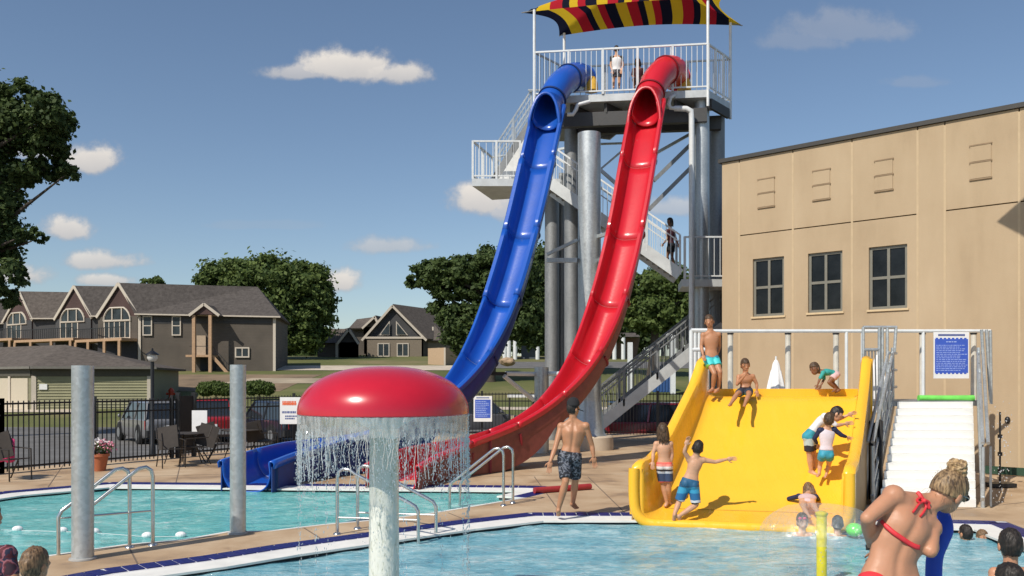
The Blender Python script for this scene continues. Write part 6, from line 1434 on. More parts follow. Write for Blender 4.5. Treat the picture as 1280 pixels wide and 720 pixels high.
# ------------------------------------------------------------------ people
def skinmat(name, c):
    m = mat(name, c, .45, 0, .09, 4, .06, 60, spec=.4); b = m.node_tree.nodes['Principled BSDF']
    b.inputs['Subsurface Weight'].default_value = .06; b.inputs['Subsurface Radius'].default_value = (.5,.2,.1); b.inputs['Subsurface Scale'].default_value = .03; return m
TAN = skinmat('tanned_skin', (.45,.215,.115)); FAIR = skinmat('sunlit_fair_skin', (.56,.31,.19)); WARM = skinmat('sun_reddened_tan_skin', (.49,.24,.14)); BROWN = skinmat('brown_skin', (.22,.10,.055))
def hairmat(name, a, b_):
    m = mat(name, a, .5, 0, 0, spec=.4); N, L, b = nodes_of(m); tc = N.new('ShaderNodeTexCoord'); mp = N.new('ShaderNodeMapping'); mp.inputs['Scale'].default_value = (70,70,14); L.new(tc.outputs['Object'], mp.inputs[0])
    n = N.new('ShaderNodeTexNoise'); n.inputs['Scale'].default_value = 1.2; n.inputs['Detail'].default_value = 4; L.new(mp.outputs[0], n.inputs['Vector']); r = ramp(N, [(.35,a),(.68,b_)]); L.new(n.outputs[0], r.inputs[0]); L.new(r.outputs[0], b.inputs['Base Color'])
    bp = N.new('ShaderNodeBump'); bp.inputs['Strength'].default_value = .9; bp.inputs['Distance'].default_value = .006; L.new(n.outputs[0], bp.inputs['Height']); L.new(bp.outputs[0], b.inputs['Normal']); return m
HBLK = hairmat('near_black_hair', (.010,.008,.007), (.035,.026,.02)); HBRN = hairmat('wet_brown_hair', (.03,.018,.011), (.13,.075,.04)); HBLD = hairmat('streaked_blond_hair', (.10,.055,.025), (.50,.34,.17)); HLBR = hairmat('light_brown_hair', (.06,.035,.02), (.28,.17,.09))
def fuse(name, mb, m, vox, it, org, extra=None, par=None, sm=True):
    me = bpy.data.meshes.new(name); me.from_pydata([v-org for v in mb.v], [], mb.f); fixnormals(me); me.materials.append(m)
    o = bpy.data.objects.new(name, me); COL.objects.link(o)
    r = o.modifiers.new('r', 'REMESH'); r.mode = 'VOXEL'; r.voxel_size = vox; r.use_smooth_shade = True
    if it: s = o.modifiers.new('s', 'SMOOTH'); s.factor = .6; s.iterations = it
    dg = bpy.context.evaluated_depsgraph_get(); me2 = bpy.data.meshes.new_from_object(o.evaluated_get(dg)); o.modifiers.clear()
    if extra and extra.f:
        bm = bmesh.new(); bm.from_mesh(me2); me3 = bpy.data.meshes.new('x'); me3.from_pydata([v-org for v in extra.v], [], extra.f); fixnormals(me3); bm.from_mesh(me3); bm.to_mesh(me2); bm.free(); bpy.data.meshes.remove(me3)
    me2.materials.clear(); me2.materials.append(m); me2.polygons.foreach_set('use_smooth', [True]*len(me2.polygons)); me2.name = name
    o.data = me2; bpy.data.meshes.remove(me); o.parent = par; return o
def figure(label, J, Y, s, skin, face=(0,1,0), hair=('short',HBRN), wear=(), group=None, vox=.011, headk=1.0, feet=True, dirs=None, up=None, width=1.0, name='person', cat='person'):
    """J: joint -> (px, py, dY); s: body scale (adult 1.75 m = 1)"""
    q = {k: (v if isinstance(v, Vector) else P(v[0], v[1], Y+(v[2] if len(v) > 2 else 0))) for k, v in J.items()}
    Z = Vector((0,0,1)); zmin = min(v.z for v in q.values()); t = thing(name, label, cat, (q['hl'].x if 'hl' in q else q['neck'].x, Y, zmin-.02), group); org = Vector(t.location)
    mb = MB(); ex = MB(); W_ = width*s
    head = q['head']; neck = q['neck']; upv = (up or (head-neck)).normalized(); fc = Vector(face).normalized(); fc = (fc-upv*fc.dot(upv)).normalized(); sx = upv.cross(fc).normalized()
    A_ = Matrix((sx, fc, upv)).transposed(); hk = headk
    hr = (.074*hk, .094*hk, .105*hk)
    mb.ell(head+upv*.012*hk, hr, A_, 20, 14); mb.ell(head-upv*.048*hk+fc*.026*hk, (.054*hk,.062*hk,.062*hk), A_, 16, 12)
    mb.ell(head-upv*.082*hk+fc*.062*hk, (.024*hk,.02*hk,.018*hk), A_, 10, 8)
    mb.cap(head-upv*.012*hk+fc*.086*hk, head-upv*.032*hk+fc*.102*hk, .011*hk, .015*hk, 8)            # nose
    for sg in (-1,1):
        ex.ell(head-upv*.012*hk+sx*sg*.077*hk-fc*.006*hk, (.011*hk,.022*hk,.032*hk), A_, 8, 6)     # ears
        mb.ell(head+upv*.004*hk+fc*.070*hk+sx*sg*.042*hk, (.02*hk,.02*hk,.012*hk), A_, 8, 6)
    S_ = q.get('sl'); has = 'hl' in q
    body_rings = None
    if S_ is not None:
        sl_, sr_ = q['sl'], q['sr']; sm = (sl_+sr_)/2; lat2 = (sr_-sl_).normalized(); hw2 = (sr_-sl_).length/2
        if has: hm = (q['hl']+q['hr'])/2; lat1 = (q['hr']-q['hl']).normalized(); hw1 = max((q['hr']-q['hl']).length/2+.075*s, .14*s)
        else: hm = sm-Z*.5*s; lat1 = lat2; hw1 = .15*s
        mid = q.get('mid', hm.lerp(sm,.45)); spine = [hm, mid, sm, neck]
        def sp(f):   # 0 hips .45 mid 1 shoulders
            if f < .45: return hm.lerp(mid, f/.45)
            if f <= 1: return mid.lerp(sm, (f-.45)/.55)
            return sm.lerp(neck, (f-1))
        cw = max(hw2+.015*s, .13*s)
        prof = [(-.16,hw1*.62,.085),(-.06,hw1*.93,.112),(.05,hw1,.116),(.18,hw1*.96,.104),(.34,hw1*.80,.090),(.5,cw*.80,.094),(.68,cw*.90,.106),(.84,cw*.96,.104),(.96,cw*.90,.085),(1.05,cw*.62,.066),(1.35,.055*s,.055),(1.9,.052*s,.054)]
        rings = []
        for f, w, d in prof:
            c = sp(min(f,1)) if f >= 0 else hm+(hm-mid).normalized()*(-f)*(mid-hm).length*2
            if f > 1: c = sm.lerp(neck, min(1.0,(f-1)/.6))
            la = lat1.lerp(lat2, max(0,min(1,f))).normalized(); a = sp(min(1,max(0,f)+.05))-sp(max(0,f-.05)) if 0 <= f < 1 else (neck-sm if f > 1 else mid-hm)
            a.normalize(); fo = la.cross(a).normalized(); la = a.cross(fo).normalized()
            rings.append((c, la*w*width, fo*d*s*(.9 if f < 1 else 1)))
        mb.loft(rings, 20); body_rings = rings
        mb.cap(sm.lerp(neck,.5), head-upv*.04*hk-fc*.01, .058*s**.5*hk**.5, .050*hk, 12)
        for a in 'lr':
            sh = q['s'+a]; mb.ell(sh, (.062*s,.062*s,.062*s), None, 12, 8); mb.cap(sh.lerp(sm,.5)+Z*0, sh, .06*s, .055*s); mb.cap(sm.lerp(neck,.85), sh.lerp(sm,.22), .050*s, .052*s)
            if 'e'+a in q:
                el = q['e'+a]; mb.cap(sh, sh.lerp(el,.55), .050*s, .045*s); mb.cap(sh.lerp(el,.5), el, .045*s, .037*s)
                if 'w'+a in q:
                    wr = q['w'+a]; mb.cap(el, el.lerp(wr,.35), .037*s, .039*s); mb.cap(el.lerp(wr,.35), wr, .039*s, .025*s)
                    hd_ = Vector(J['hd'+a]).normalized() if 'hd'+a in J else (wr-el).normalized()
                    pn = hd_.cross(Vector(J.get('pn'+a, (0,1,0)))).normalized(); pq = hd_.cross(pn).normalized()
                    pc = wr+hd_*.045*s; Am = Matrix((pn, pq, hd_)).transposed(); ex.ell(pc, (.042*s,.017*s,.055*s), Am, 12, 8)
                    for k in range(4):
                        o_ = pn*(k-1.5)*.019*s; ln = (.062,.072,.068,.054)[k]*s; b0 = wr+hd_*.085*s+o_*.9; b1 = b0+hd_*ln*.5+o_*.15+pq*.006*s; b2 = b1+hd_*ln*.42+pq*.018*s; b3 = b2+hd_*ln*.25+pq*.018*s
                        ex.tube([b0-hd_*.02*s,b0,b1,b2,b3], [.0085*s,.0088*s,.0082*s,.0072*s,.0045*s], 7)
                    th0 = wr+hd_*.03*s-pn*.034*s; ex.tube([wr+hd_*.015*s-pn*.015*s, th0, th0+(hd_*.6-pn*.7)*.035*s, th0+(hd_*.9-pn*.55)*.062*s], [.012*s,.011*s,.010*s,.006*s], 7)
    if has:
        for a, sg in (('l',-1),('r',1)):
            hp = q['h'+a]
            if 'k'+a in q:
                kn = q['k'+a]; mb.cap(hp, hp.lerp(kn,.4), .088*s*width, .078*s*width); mb.cap(hp.lerp(kn,.4), kn, .078*s*width, .052*s)
                if 'a'+a in q:
                    an = q['a'+a]; mb.cap(kn, kn.lerp(an,.32), .051*s, .056*s); mb.cap(kn.lerp(an,.32), an, .056*s, .034*s)
                    ft = q.get('t'+a, an+Vector((0,-.14,-.05))*s); d = (ft-an).normalized(); heel = an-d*.03*s-Z*.03*s
                    if feet: mb.cap(heel, an.lerp(ft,.55)-Z*.012*s, .034*s, .036*s); mb.cap(an, an.lerp(ft,.6), .036*s, .030*s); mb.ell(ft-d*.03*s, (.042*s,.05*s,.020*s), None, 10, 6)
        # buttocks
        if S_ is not None:
            back = -(fc if not J.get('tf') else Vector(J['tf'])); 
            for a in 'lr': mb.ell(q['h'+a]+back*.03*s, (.085*s,.09*s,.09*s), None, 12, 8)
    body = fuse('body', mb, skin, vox, 4, org, ex, t)
    # face details
    if dirs != 'noface':
        for sg in (-1,1):
            e = MB().ell(head+upv*.012*hk+fc*.083*hk+sx*sg*.030*hk, (.012*hk,.008*hk,.008*hk), A_, 8, 6); part('eye', e, mat('dark_eye', (.03,.02,.015), .3), t, True)
            e = MB().cap(head+upv*.034*hk+fc*.086*hk+sx*sg*.016*hk, head+upv*.035*hk+fc*.078*hk+sx*sg*.046*hk, .004*hk, .003*hk, 6); part('eyebrow', e, hair[1] if hair else HBRN, t, True)
        part('mouth', MB().cap(head-upv*.058*hk+fc*.085*hk-sx*.016*hk, head-upv*.058*hk+fc*.085*hk+sx*.016*hk, .005*hk, .005*hk, 8), mat('lip', (.38,.10,.08), .5), t, True)
    # hair
    if hair:
        st, hm_ = hair[0], hair[1]; bm = bmesh.new(); bmesh.ops.create_uvsphere(bm, u_segments=56, v_segments=36, radius=1)
        for v in bm.verts:
            c = v.co.copy(); f = c.y; z = c.z; face_in = (f > .34 and z < .34-.25*(1-f)) or (f > -.15 and z < -.22 and st != 'long') or z < (-.72 if st != 'long' else -.95)
            k = 1.09+.045*noise.noise(c*9)+.06*noise.noise(c*3.5+Vector((sum(map(ord, label)) % 17,0,0)))+.035*noise.noise(Vector((c.x*14,c.y*14,c.z*3)))+(.03 if z > .5 else 0)
            if face_in: k = .84
            v.co = head+upv*.014*hk+A_@Vector((c.x*hr[0]*k, c.y*hr[1]*k-.004*hk, c.z*hr[2]*k*1.0))-org
        me = bpy.data.meshes.new('hair'); bm.to_mesh(me); bm.free(); me.materials.append(hm_); me.polygons.foreach_set('use_smooth', [True]*len(me.polygons)); o = bpy.data.objects.new('hair', me); COL.objects.link(o); o.parent = t
        if st == 'long':
            mb = MB()
            for i in range(34):
                a = math.radians(random.uniform(100,440)); 
                dx = math.cos(a)*.07*hk; dy = math.sin(a)*.08*hk
                if dy > .03*hk: continue
                p0 = head+sx*dx+fc*dy+upv*.03*hk; L_ = hair[2]*random.uniform(.75,1.1); p1 = p0-upv*L_*.5+sx*dx*.25-fc*.01; p2 = p0-upv*L_+sx*random.gauss(0,.012)-fc*.005
                mb.tube([p0+upv*.03*hk,p0,p1,p2], [.016*hk,.02*hk,.017*hk,.004], 6)
            part('hair_lengths', mb, hm_, t, True)
    # clothing
    for wv in wear:
        kind = wv[0]
        if kind == 'shorts':
            _, m, lo, wz, name_ = wv; mb = MB(); kq = 1.11
            rr = [(c, x*kq, y*(kq+.04)) for (c,x,y), (f,_,_) in zip(body_rings, prof) if f <= wz]
            mb.loft(rr, 20)
            for a in 'lr':
                if 'k'+a not in q: continue
                hp, kn = q['h'+a], q['k'+a]; e = hp.lerp(kn, lo); ax = (kn-hp).normalized(); u_ = ax.orthogonal().normalized(); v_ = ax.cross(u_)
                r0, r1 = .102*s*width, (.088-.012*lo)*s*width+.010
                mb.loft([(hp-ax*.02,u_*r0*.9,v_*r0*.9),(hp,u_*r0,v_*r0),(hp.lerp(e,.5),u_*(r0+r1)/2,v_*(r0+r1)/2),(e,u_*r1,v_*r1)], 18)
            back = -(Vector(J['tf'])) if 'tf' in J else -fc
            for a in 'lr': mb.ell(q['h'+a]+back*.035*s, (.092*s,.098*s,.098*s), None, 12, 8)
            fuse(name_, mb, m, vox*.9, 2, org, None, t)
        if kind == 'top':
            _, m, f0, sleeve, name_ = wv[:5]; m2 = wv[5] if len(wv) > 5 else None; mb = MB()
            mb.loft([(c, x*1.08, y*1.10) for (c,x,y), (f,_,_) in zip(body_rings, prof) if f0 <= f <= 1.06], 20)
            for a in 'lr':
                if 'e'+a not in q: continue
                sh = q['s'+a]; el = q['e'+a]; e = sh.lerp(el, min(1,sleeve)); mm = mb if m2 is None else None
                tgt = mb if m2 is None else MB(); tgt.ell(sh, (.074*s,)*3, None, 12, 8); tgt.cap(sh.lerp(sm,.35), sh, .068*s, .066*s); tgt.cap(sh, e, .062*s, .052*s)
                if sleeve > 1: wr = q['w'+a]; tgt.cap(el, el.lerp(wr, sleeve-1), .050*s, .040*s)
                if m2 is not None: fuse('sleeve', tgt, m2, vox*.9, 2, org, None, t)
            fuse(name_, mb, m, vox*.9, 2, org, None, t)
    return t, q, A_, body_rings
def sculpt_back(t, q, s, amt=.011):
    o = [c for c in t.children if c.name.startswith('body')][0]; og = Vector(t.location); hm = (q['hl']+q['hr'])/2; sm = (q['sl']+q['sr'])/2; mid = q.get('mid', hm.lerp(sm,.45)); lat = (q['sr']-q['sl']).normalized()
    sp_ = smoothpath([hm+(hm-mid)*.2, hm, mid, sm, q['neck']], 24)
    bl = [sm.lerp(q['s'+a],.58).lerp(mid,.34) for a in 'lr']
    for v in o.data.vertices:
        p = v.co+og
        if v.normal.y > -.05: continue
        d, i = min(((Vector((p.x-c.x,0,p.z-c.z))).length, i) for i, c in enumerate(sp_))
        if d < .08*s: v.co.y += amt*s*math.exp(-(d/(.022*s))**2)*(1-abs(i/len(sp_)-.5)*.9)
        for c in bl:
            d = Vector((p.x-c.x,0,p.z-c.z)).length
            if d < .15*s: v.co.y -= .016*s*math.exp(-(d/(.055*s))**2)
        for sg in (-1,1):      # hollow beside the waist
            c = hm.lerp(mid,.8)+lat*sg*.10*s; d = Vector((p.x-c.x,0,p.z-c.z)).length
            if d < .12*s: v.co.y += .007*s*math.exp(-(d/(.045*s))**2)
    o.data.update()
def camo(name, cols, sc):
    m = mat(name, cols[0], .8, 0, 0); N, L, b = nodes_of(m); tc = N.new('ShaderNodeTexCoord'); n = N.new('ShaderNodeTexNoise'); n.inputs['Scale'].default_value = sc; n.inputs['Detail'].default_value = 2.5; L.new(tc.outputs['Object'], n.inputs['Vector'])
    r = ramp(N, [(0,cols[0]),(.44,cols[1]),(.50,cols[2]),(.57,cols[0]),(.63,cols[3])], True); L.new(n.outputs[0], r.inputs[0]); L.new(r.outputs[0], b.inputs['Base Color']); return m
# 1 walking young man
r_ = figure('shirtless young man in dark camouflage swim shorts walking away on the deck', dict(
    head=(716.5,511), neck=(716,523), sl=(701.5,533,.02), sr=(732,532.5,-.02), el=(694,560,-.08), er=(740,557,.05), wl=(688,577,-.18), wr=(742,571,.02), hl=(705,572), hr=(719,572), mid=(715,553),
    kl=(707,602,-.16), kr=(719,601,.14), al=(698,637,-.10), ar=(716,629,.50), tl=(698,645,.05), tr=(722,636,.58), tf=(.3,1,0), hdl=(-.15,0,-1), hdr=(.15,.1,-1)), 12.75, 1.0, TAN, (.75,.6,-.1), ('short',HBLK),
    [('shorts', camo('camouflage_print', [(.012,.014,.02),(.05,.06,.085),(.16,.17,.20),(.022,.026,.04)], 16), .86, .20, 'swim_shorts')], headk=1.0)
sculpt_back(r_[0], r_[1], 1.0, .016)
capm = P(716.5,508,12.75); 
tag(part('cap', MB().loft([(capm+Vector((0,0,.015)),Vector((.095,0,0)),Vector((0,.108,0))),(capm+Vector((0,0,.065)),Vector((.092,0,0)),Vector((0,.104,0))),(capm+Vector((0,0,.115)),Vector((.066,0,0)),Vector((0,.075,0))),(capm+Vector((0,0,.135)),Vector((.02,0,0)),Vector((0,.025,0)))], 20).hexa([capm+Vector(v) for v in ((.06,-.05,-.045),(.15,-.02,-.075),(.15,.05,-.075),(.06,.06,-.045),(.06,-.05,-.03),(.15,-.02,-.062),(.15,.05,-.062),(.06,.06,-.03))]), mat('black_cap_cloth', (.015,.015,.017), .9), None, True, loc=capm), 'black cap worn by the young man walking on the deck', 'cap')
# 2 boy perched on the left wall of the yellow slide
SW2 = banded('aqua_lime_swim_print', [(0,(.35,.75,.12)),(.25,(.05,.55,.55)),(.62,(.03,.20,.30)),(.74,(.008,.01,.014))], 2, .46, .80, .6, .10, 14)
figure('lean boy in aqua and lime shorts perched on the left wall of the yellow slide', dict(
    head=(886.5,402), neck=(888,413.5), sl=(879,419,0), sr=(898,418.5,0), el=(876.5,433,-.02), er=(899.5,433,.1), wl=(879,444,-.12), wr=(896,444,.12), hl=(884,448,0), hr=(893,448,0), mid=(889,434),
    kl=(893,467,-.2), kr=(900,465,-.16), al=(891,486.5,-.08), ar=(898,486,-.06), tl=(885,490,-.22), tr=(893,491,-.22), tf=(-.3,-1,0)), 15.15, .84, TAN, (-.35,-1,-.35), ('short',HBRN),
    [('shorts', SW2, .55, .17, 'swim_shorts')], headk=.98)
# 3 boy sitting at the top
SW3 = banded('green_leaf_swim_print', [(0,(.05,.16,.07)),(.3,(.10,.28,.13)),(.6,(.03,.09,.07)),(.85,(.02,.03,.05))], 2, .05, .32, .7, .12, 26)
figure('boy in green patterned shorts sitting atop the yellow slide, hand to his mouth', dict(
    head=(931.5,456.5,-.03), neck=(932,467,0), sl=(923.5,471,-.02), sr=(941,470.5,0), el=(921.5,480.5,-.12), er=(946,480,.0), wl=(930.5,470,-.22), wr=(946,488,-.02), hl=(928,489,0), hr=(936,489,0), mid=(932,479,.02),
    kl=(921,493,-.36), kr=(936,493,-.38), al=(913.5,504.5,-.62), ar=(931,505,-.66), tl=(911,507,-.76), tr=(930,508,-.80), tf=(0,-1,0), hdl=(.4,.2,1), hdr=(0,-.3,-1)), 15.05, .74, TAN, (0,-1,-.2), ('short',HBRN),
    [('shorts', SW3, .62, .17, 'swim_shorts')], headk=.95)
# 4 small child crouching at the top right
figure('small child in teal rash top crouching at the top right of the yellow slide', dict(
    head=(1018.5,461,-.02), neck=(1026,464,0), sl=(1029,466,-.10), sr=(1029,465,.10), el=(1025,473,-.15), er=(1030,474,.10), wl=(1022,481,-.16), wr=(1026,482,.06), hl=(1044,469,-.05), hr=(1045,468,.06), mid=(1037,465),
    kl=(1036,478,-.12), kr=(1040,478,.02), al=(1045,486,-.08), ar=(1049,487,.02), tl=(1040,490,-.14), tr=(1044,491,-.02), tf=(-1,0,0)), 15.2, .60, BROWN, (-1,-.5,-.3), ('short',HBRN),
    [('top', mat('teal_rash_fabric', (.03,.30,.27), .7), .15, .95, 'rash_top'), ('shorts', mat('pale_pink_shorts', (.62,.42,.42), .8), .5, .2, 'shorts')], headk=.93, up=Vector((-.35,0,1)))
# 5, 6 two kids in rash guards at the right wall
yy5 = yhit(1016,594).y; 
figure('taller kid in white shirt and teal shorts bending at the yellow slide wall', dict(
    head=(1045.5,517.5,-.02), neck=(1037,522,0), sl=(1031,521,-.12), sr=(1034,526,.12), el=(1045,532,-.16), er=(1048,524,.16), wl=(1056,530,-.12), wr=(1060,519,.10), hl=(1011,546,-.07), hr=(1013,546,.08), mid=(1022,531),
    kl=(1012,570,-.04), kr=(1017,568,.10), al=(1014,589,0), ar=(1019,589,.10), tl=(1022,594,-.06), tr=(1027,594,.04), tf=(1,-.1,0)), yy5+.05, .84, FAIR, (1,-.25,-.5), ('short',HBLK),
    [('shorts', banded('teal_white_shorts_print', [(0,(.02,.02,.03)),(.25,(.45,.55,.55)),(.55,(.03,.28,.36))], 2, .42, .78, .7, .05, 10), .75, .22, 'swim_shorts'), ('top', mat('white_rash_fabric', (.70,.70,.72), .7), .15, .9, 'rash_shirt')], headk=.97, up=Vector((.5,0,1)))
figure('smaller kid in white shirt with navy sleeves leaning on the yellow slide wall', dict(
    head=(1036,525,-.02), neck=(1035,534,0), sl=(1025,538,0), sr=(1043,537,0), el=(1018,548,.05), er=(1052,544,0), wl=(1022,556,.15), wr=(1059,546.5,.05), hl=(1028,569,0), hr=(1037,569,0), mid=(1033,553),
    kl=(1025,581,.12), kr=(1036,581,.12), al=(1024,592,.1), ar=(1033,593,.14), tl=(1021,596,0), tr=(1031,597,.02), tf=(0,1,0)), yy5-.35, .66, FAIR, (.5,1,-.2), ('short',HBRN),
    [('shorts', mat('teal_swim_fabric', (.03,.28,.40), .6), .4, .22, 'swim_shorts'), ('top', mat('pinkish_white_rash_fabric', (.66,.58,.62), .7), .15, 1.7, 'rash_shirt', mat('navy_rash_fabric', (.012,.018,.06), .7))], headk=.93)
# 7 child lying at the foot of the slide
c7 = yhit(1008,634)
figure('child with brown hair lying face down at the foot of the yellow slide', dict(
    head=c7+Vector((.12,.25,.22)), neck=c7+Vector((.05,.14,.17)), sl=c7+Vector((-.09,.06,.15)), sr=c7+Vector((.13,-.02,.15)), el=c7+Vector((-.20,.18,.10)), er=c7+Vector((.22,.14,.10)), wl=c7+Vector((-.15,.32,.06)), wr=c7+Vector((.2,.3,.06)),
    hl=c7+Vector((-.14,-.26,.10)), hr=c7+Vector((-.02,-.30,.10)), kl=c7+Vector((-.2,-.50,.05)), kr=c7+Vector((-.05,-.54,.05)), al=c7+Vector((-.22,-.72,.0)), ar=c7+Vector((-.08,-.78,.0)), tl=c7+Vector((-.22,-.84,-.02)), tr=c7+Vector((-.08,-.9,-.02)), tf=(0,0,-1)), c7.y, .62, FAIR, (.2,1,.2), ('long',HLBR,.16),
    [('top', mat('white_pink_suit', (.62,.45,.45), .7), -.2, 1.2, 'rash_shirt', MATS['navy_rash_fabric'])], headk=.92, up=Vector((0,.6,1)), dirs='noface')
# 9 child with coral shorts
y9 = yhit(834,634).y
SW9 = banded('coral_white_navy_bands', [(0,(.72,.12,.09)),(.34,(.04,.07,.15)),(.62,(.55,.6,.68)),(.70,(.03,.04,.07)),(.76,(.78,.74,.72)),(.86,(.75,.25,.20)),(.93,(.75,.13,.10))], 2, .26, .70, .7)
figure('small long haired child in coral striped shorts standing inside the yellow slide at left', dict(
    head=(828.5,538.5), neck=(829,551), sl=(820.5,555), sr=(838,555), el=(816.5,567,-.02), er=(840,567,.02), wl=(816,577,-.06), wr=(839,578,0), hl=(826,583), hr=(834.5,583), mid=(830,569),
    kl=(829,606,.06), kr=(836,606,.04), al=(833.5,628,.1), ar=(836,626,.16), tl=(831,634,.08), tr=(839,631,.2), tf=(.1,1,0)), y9-.12, .78, FAIR, (.1,1,-.1), ('long',HBRN,.20), [('shorts', SW9, .80, .20, 'swim_shorts')], headk=.95, dirs='noface')
# 10 boy with outstretched arms
SW10 = banded('blue_black_white_swim_bands', [(0,(.012,.015,.02)),(.42,(.6,.62,.65)),(.50,(.02,.13,.30)),(.7,(.04,.30,.50)),(.9,(.02,.10,.20))], 2, .15, .62, .6, .04, 9)
figure('boy in blue and black swim shorts climbing the yellow slide, one arm stretched out', dict(
    head=(872,560.5), neck=(869.5,570), sl=(861.5,574.5), sr=(879,575), el=(855.5,565,-.05), er=(894,577.5), wl=(857.5,556.5,-.08), wr=(909,574), hl=(857,604), hr=(867,606), mid=(866,589),
    kl=(849,627,.05), kr=(870,631,.0), al=(843,643,-.08), ar=(849,645,-.06), tl=(842,652,-.02), tr=(851,655,.0), tf=(.2,1,0), hdr=(1,0,.1), hdl=(.3,0,1)), 12.55, .80, FAIR, (.25,1,.1), ('short',HBLK), [('shorts', SW10, .92, .20, 'swim_shorts')], headk=.96, dirs='noface')
# 11-13 people on the tower
yt = 27.6
figure('person in white shirt standing on the top deck of the tower behind the railing', dict(
    head=(770.5,62), neck=(770.5,69), sl=(764.5,72), sr=(777,72), el=(763,81), er=(779,81), wl=(765,89,-.1), wr=(777,89,-.1), hl=(767.5,91), hr=(774,91), mid=(771,82), kl=(767,101), kr=(774,101), al=(767,109), ar=(774,109), tf=(0,1,0)), yt, .86, FAIR, (.1,1,0), ('short',HBLK),
    [('shorts', camo('dark_check_print', [(.02,.02,.03),(.2,.2,.22),(.03,.03,.04),(.1,.1,.12)], 12), .55, .2, 'swim_shorts'), ('top', mat('white_tee', (.72,.72,.72), .8), .0, .5, 'shirt', BLKT)], vox=.02, dirs='noface')
figure('person in dark clothing crouched on the top deck between the two slide tubes', dict(
    head=(797,77), neck=(798,84), sl=(792,87), sr=(803,87), el=(790,94), er=(805,94), wl=(793,100,-.1), wr=(802,100,-.1), hl=(795,103), hr=(801,103), kl=(792,99,-.25), kr=(804,99,-.25), al=(793,109,-.1), ar=(803,109,-.1), tf=(0,-1,0)), yt, .78, BROWN, (0,-1,-.1), ('long',HBLK,.2),
    [('top', mat('dark_maroon_top', (.05,.012,.015), .8), .0, .9, 'shirt'), ('shorts', mat('black_shorts', (.015,.015,.018), .8), .9, .2, 'shorts')], vox=.02)
figure('person in dark red clothing climbing the middle stair flight of the tower', dict(
    head=(837.5,277), neck=(838,285), sl=(834,289,-.1), sr=(841,289,.1), el=(834,299,-.15), er=(845,298,.15), wl=(829,305,-.25), wr=(848,306,.2), hl=(838,307,-.06), hr=(840,307,.08), kl=(834,320,-.06), kr=(840,321,.08), al=(836,333,-.06), ar=(843,334,.08), tf=(-1,0,0)), 27.5, .95, BROWN, (-1,-.3,0), ('long',HBLK,.2),
    [('top', mat('dark_red_top', (.07,.012,.018), .8), .0, .6, 'shirt'), ('shorts', MATS['black_shorts'], .6, .2, 'shorts')], vox=.02)
# yellow entry benches on the deck
for px, lab in ((739,'yellow plastic entry seat beside the blue tube on the tower deck'),(855,'yellow plastic entry seat beside the red tube on the tower deck')):
    c = P(px,104,27.4); tag(part('entry_seat', MB().loft([(c+Vector((0,0,-.25)),Vector((.22,0,0)),Vector((0,.25,0))),(c+Vector((0,0,.0)),Vector((.20,0,0)),Vector((0,.22,0))),(c+Vector((.03,0,.18)),Vector((.1,0,0)),Vector((0,.12,0)))], 16), mat('dull_yellow_plastic', (.70,.42,.06), .5), None, True, loc=c), lab, 'seat')
# ------------------------------------------------------------------ the woman in the foreground
YW = 4.4
t, q, A_, rings = figure('woman in red bikini with blond bun and sunglasses bending right in the foreground', dict(
    head=(1185,615,.16), neck=(1162,626,.15), sl=(1117,620,.04), sr=(1163,660,.12), el=(1084,648,-.05), er=(1163,689,.0), wl=(1090,684,.16), wr=(1168,676,.24), hl=(1091,733,0), hr=(1132,737,.02), mid=(1117,690,.02),
    kl=(1092,845,.04), kr=(1138,848,.06), al=(1092,950,.1), ar=(1142,952,.1), tl=(1094,966,.26), tr=(1150,968,.26), tf=(.2,1,0), pnl=(1,0,0)), YW, .95, WARM, (.72,.45,-.55), None, [], vox=.0085, headk=1.0, up=Vector((.42,-.05,1)), width=1.0, dirs='noface')
sculpt_back(t, q, 1.0)
org = Vector(t.location); head = q['head']; sx = A_.col[0]; fc = A_.col[1]; upv = A_.col[2]
REDS = mat('coral_red_swim_fabric', (.68,.035,.045), .55, 0, .1, 30)
mb = MB()   # bottoms
rr = [(c, x*1.055, y*1.07) for (c,x,y) in rings[:4]]; rr[-1] = (rr[-1][0].lerp(rr[-2][0],.45), rr[-1][1]*1.02, rr[-1][2]*1.02); mb.loft(rr, 24)
for a in 'lr': mb.ell(q['h'+a]+Vector((-.01,-.03,-.01)), (.092,.098,.10), None, 14, 10)
fuse('bikini_bottom', mb, REDS, .009, 3, org, None, t)
# band across the back and halter strings
def ringpt(f, a, k=1.03):
    n = len(rings)-1; i = min(int(f), n-1); u = f-i; c = rings[i][0].lerp(rings[i+1][0],u); x = rings[i][1].lerp(rings[i+1][1],u); y = rings[i][2].lerp(rings[i+1][2],u); return c+x*math.cos(a)*k+y*math.sin(a)*k
band = []
for i in range(49):
    a = 2*PI*i/48; band.append(ringpt(6.35, a, 1.045))
mb = MB(); ax = (rings[7][0]-rings[5][0]).normalized()
for i, p in enumerate(band):
    c = rings[6][0].lerp(rings[7][0],.35); o_ = (p-c).normalized(); w = .014+.004*math.sin(i*.8)
    mb.v += [p-ax*w, p+o_*.004-ax*w*.5, p+o_*.004+ax*w*.5, p+ax*w]
for i in range(48):
    for k in range(3): mb.f.append((i*4+k,i*4+k+1,(i+1)*4+k+1,(i+1)*4+k))
bo = part('bikini_band', mb, REDS, t, True); md = bo.modifiers.new('s','SOLIDIFY'); md.thickness = .005; md.offset = 1
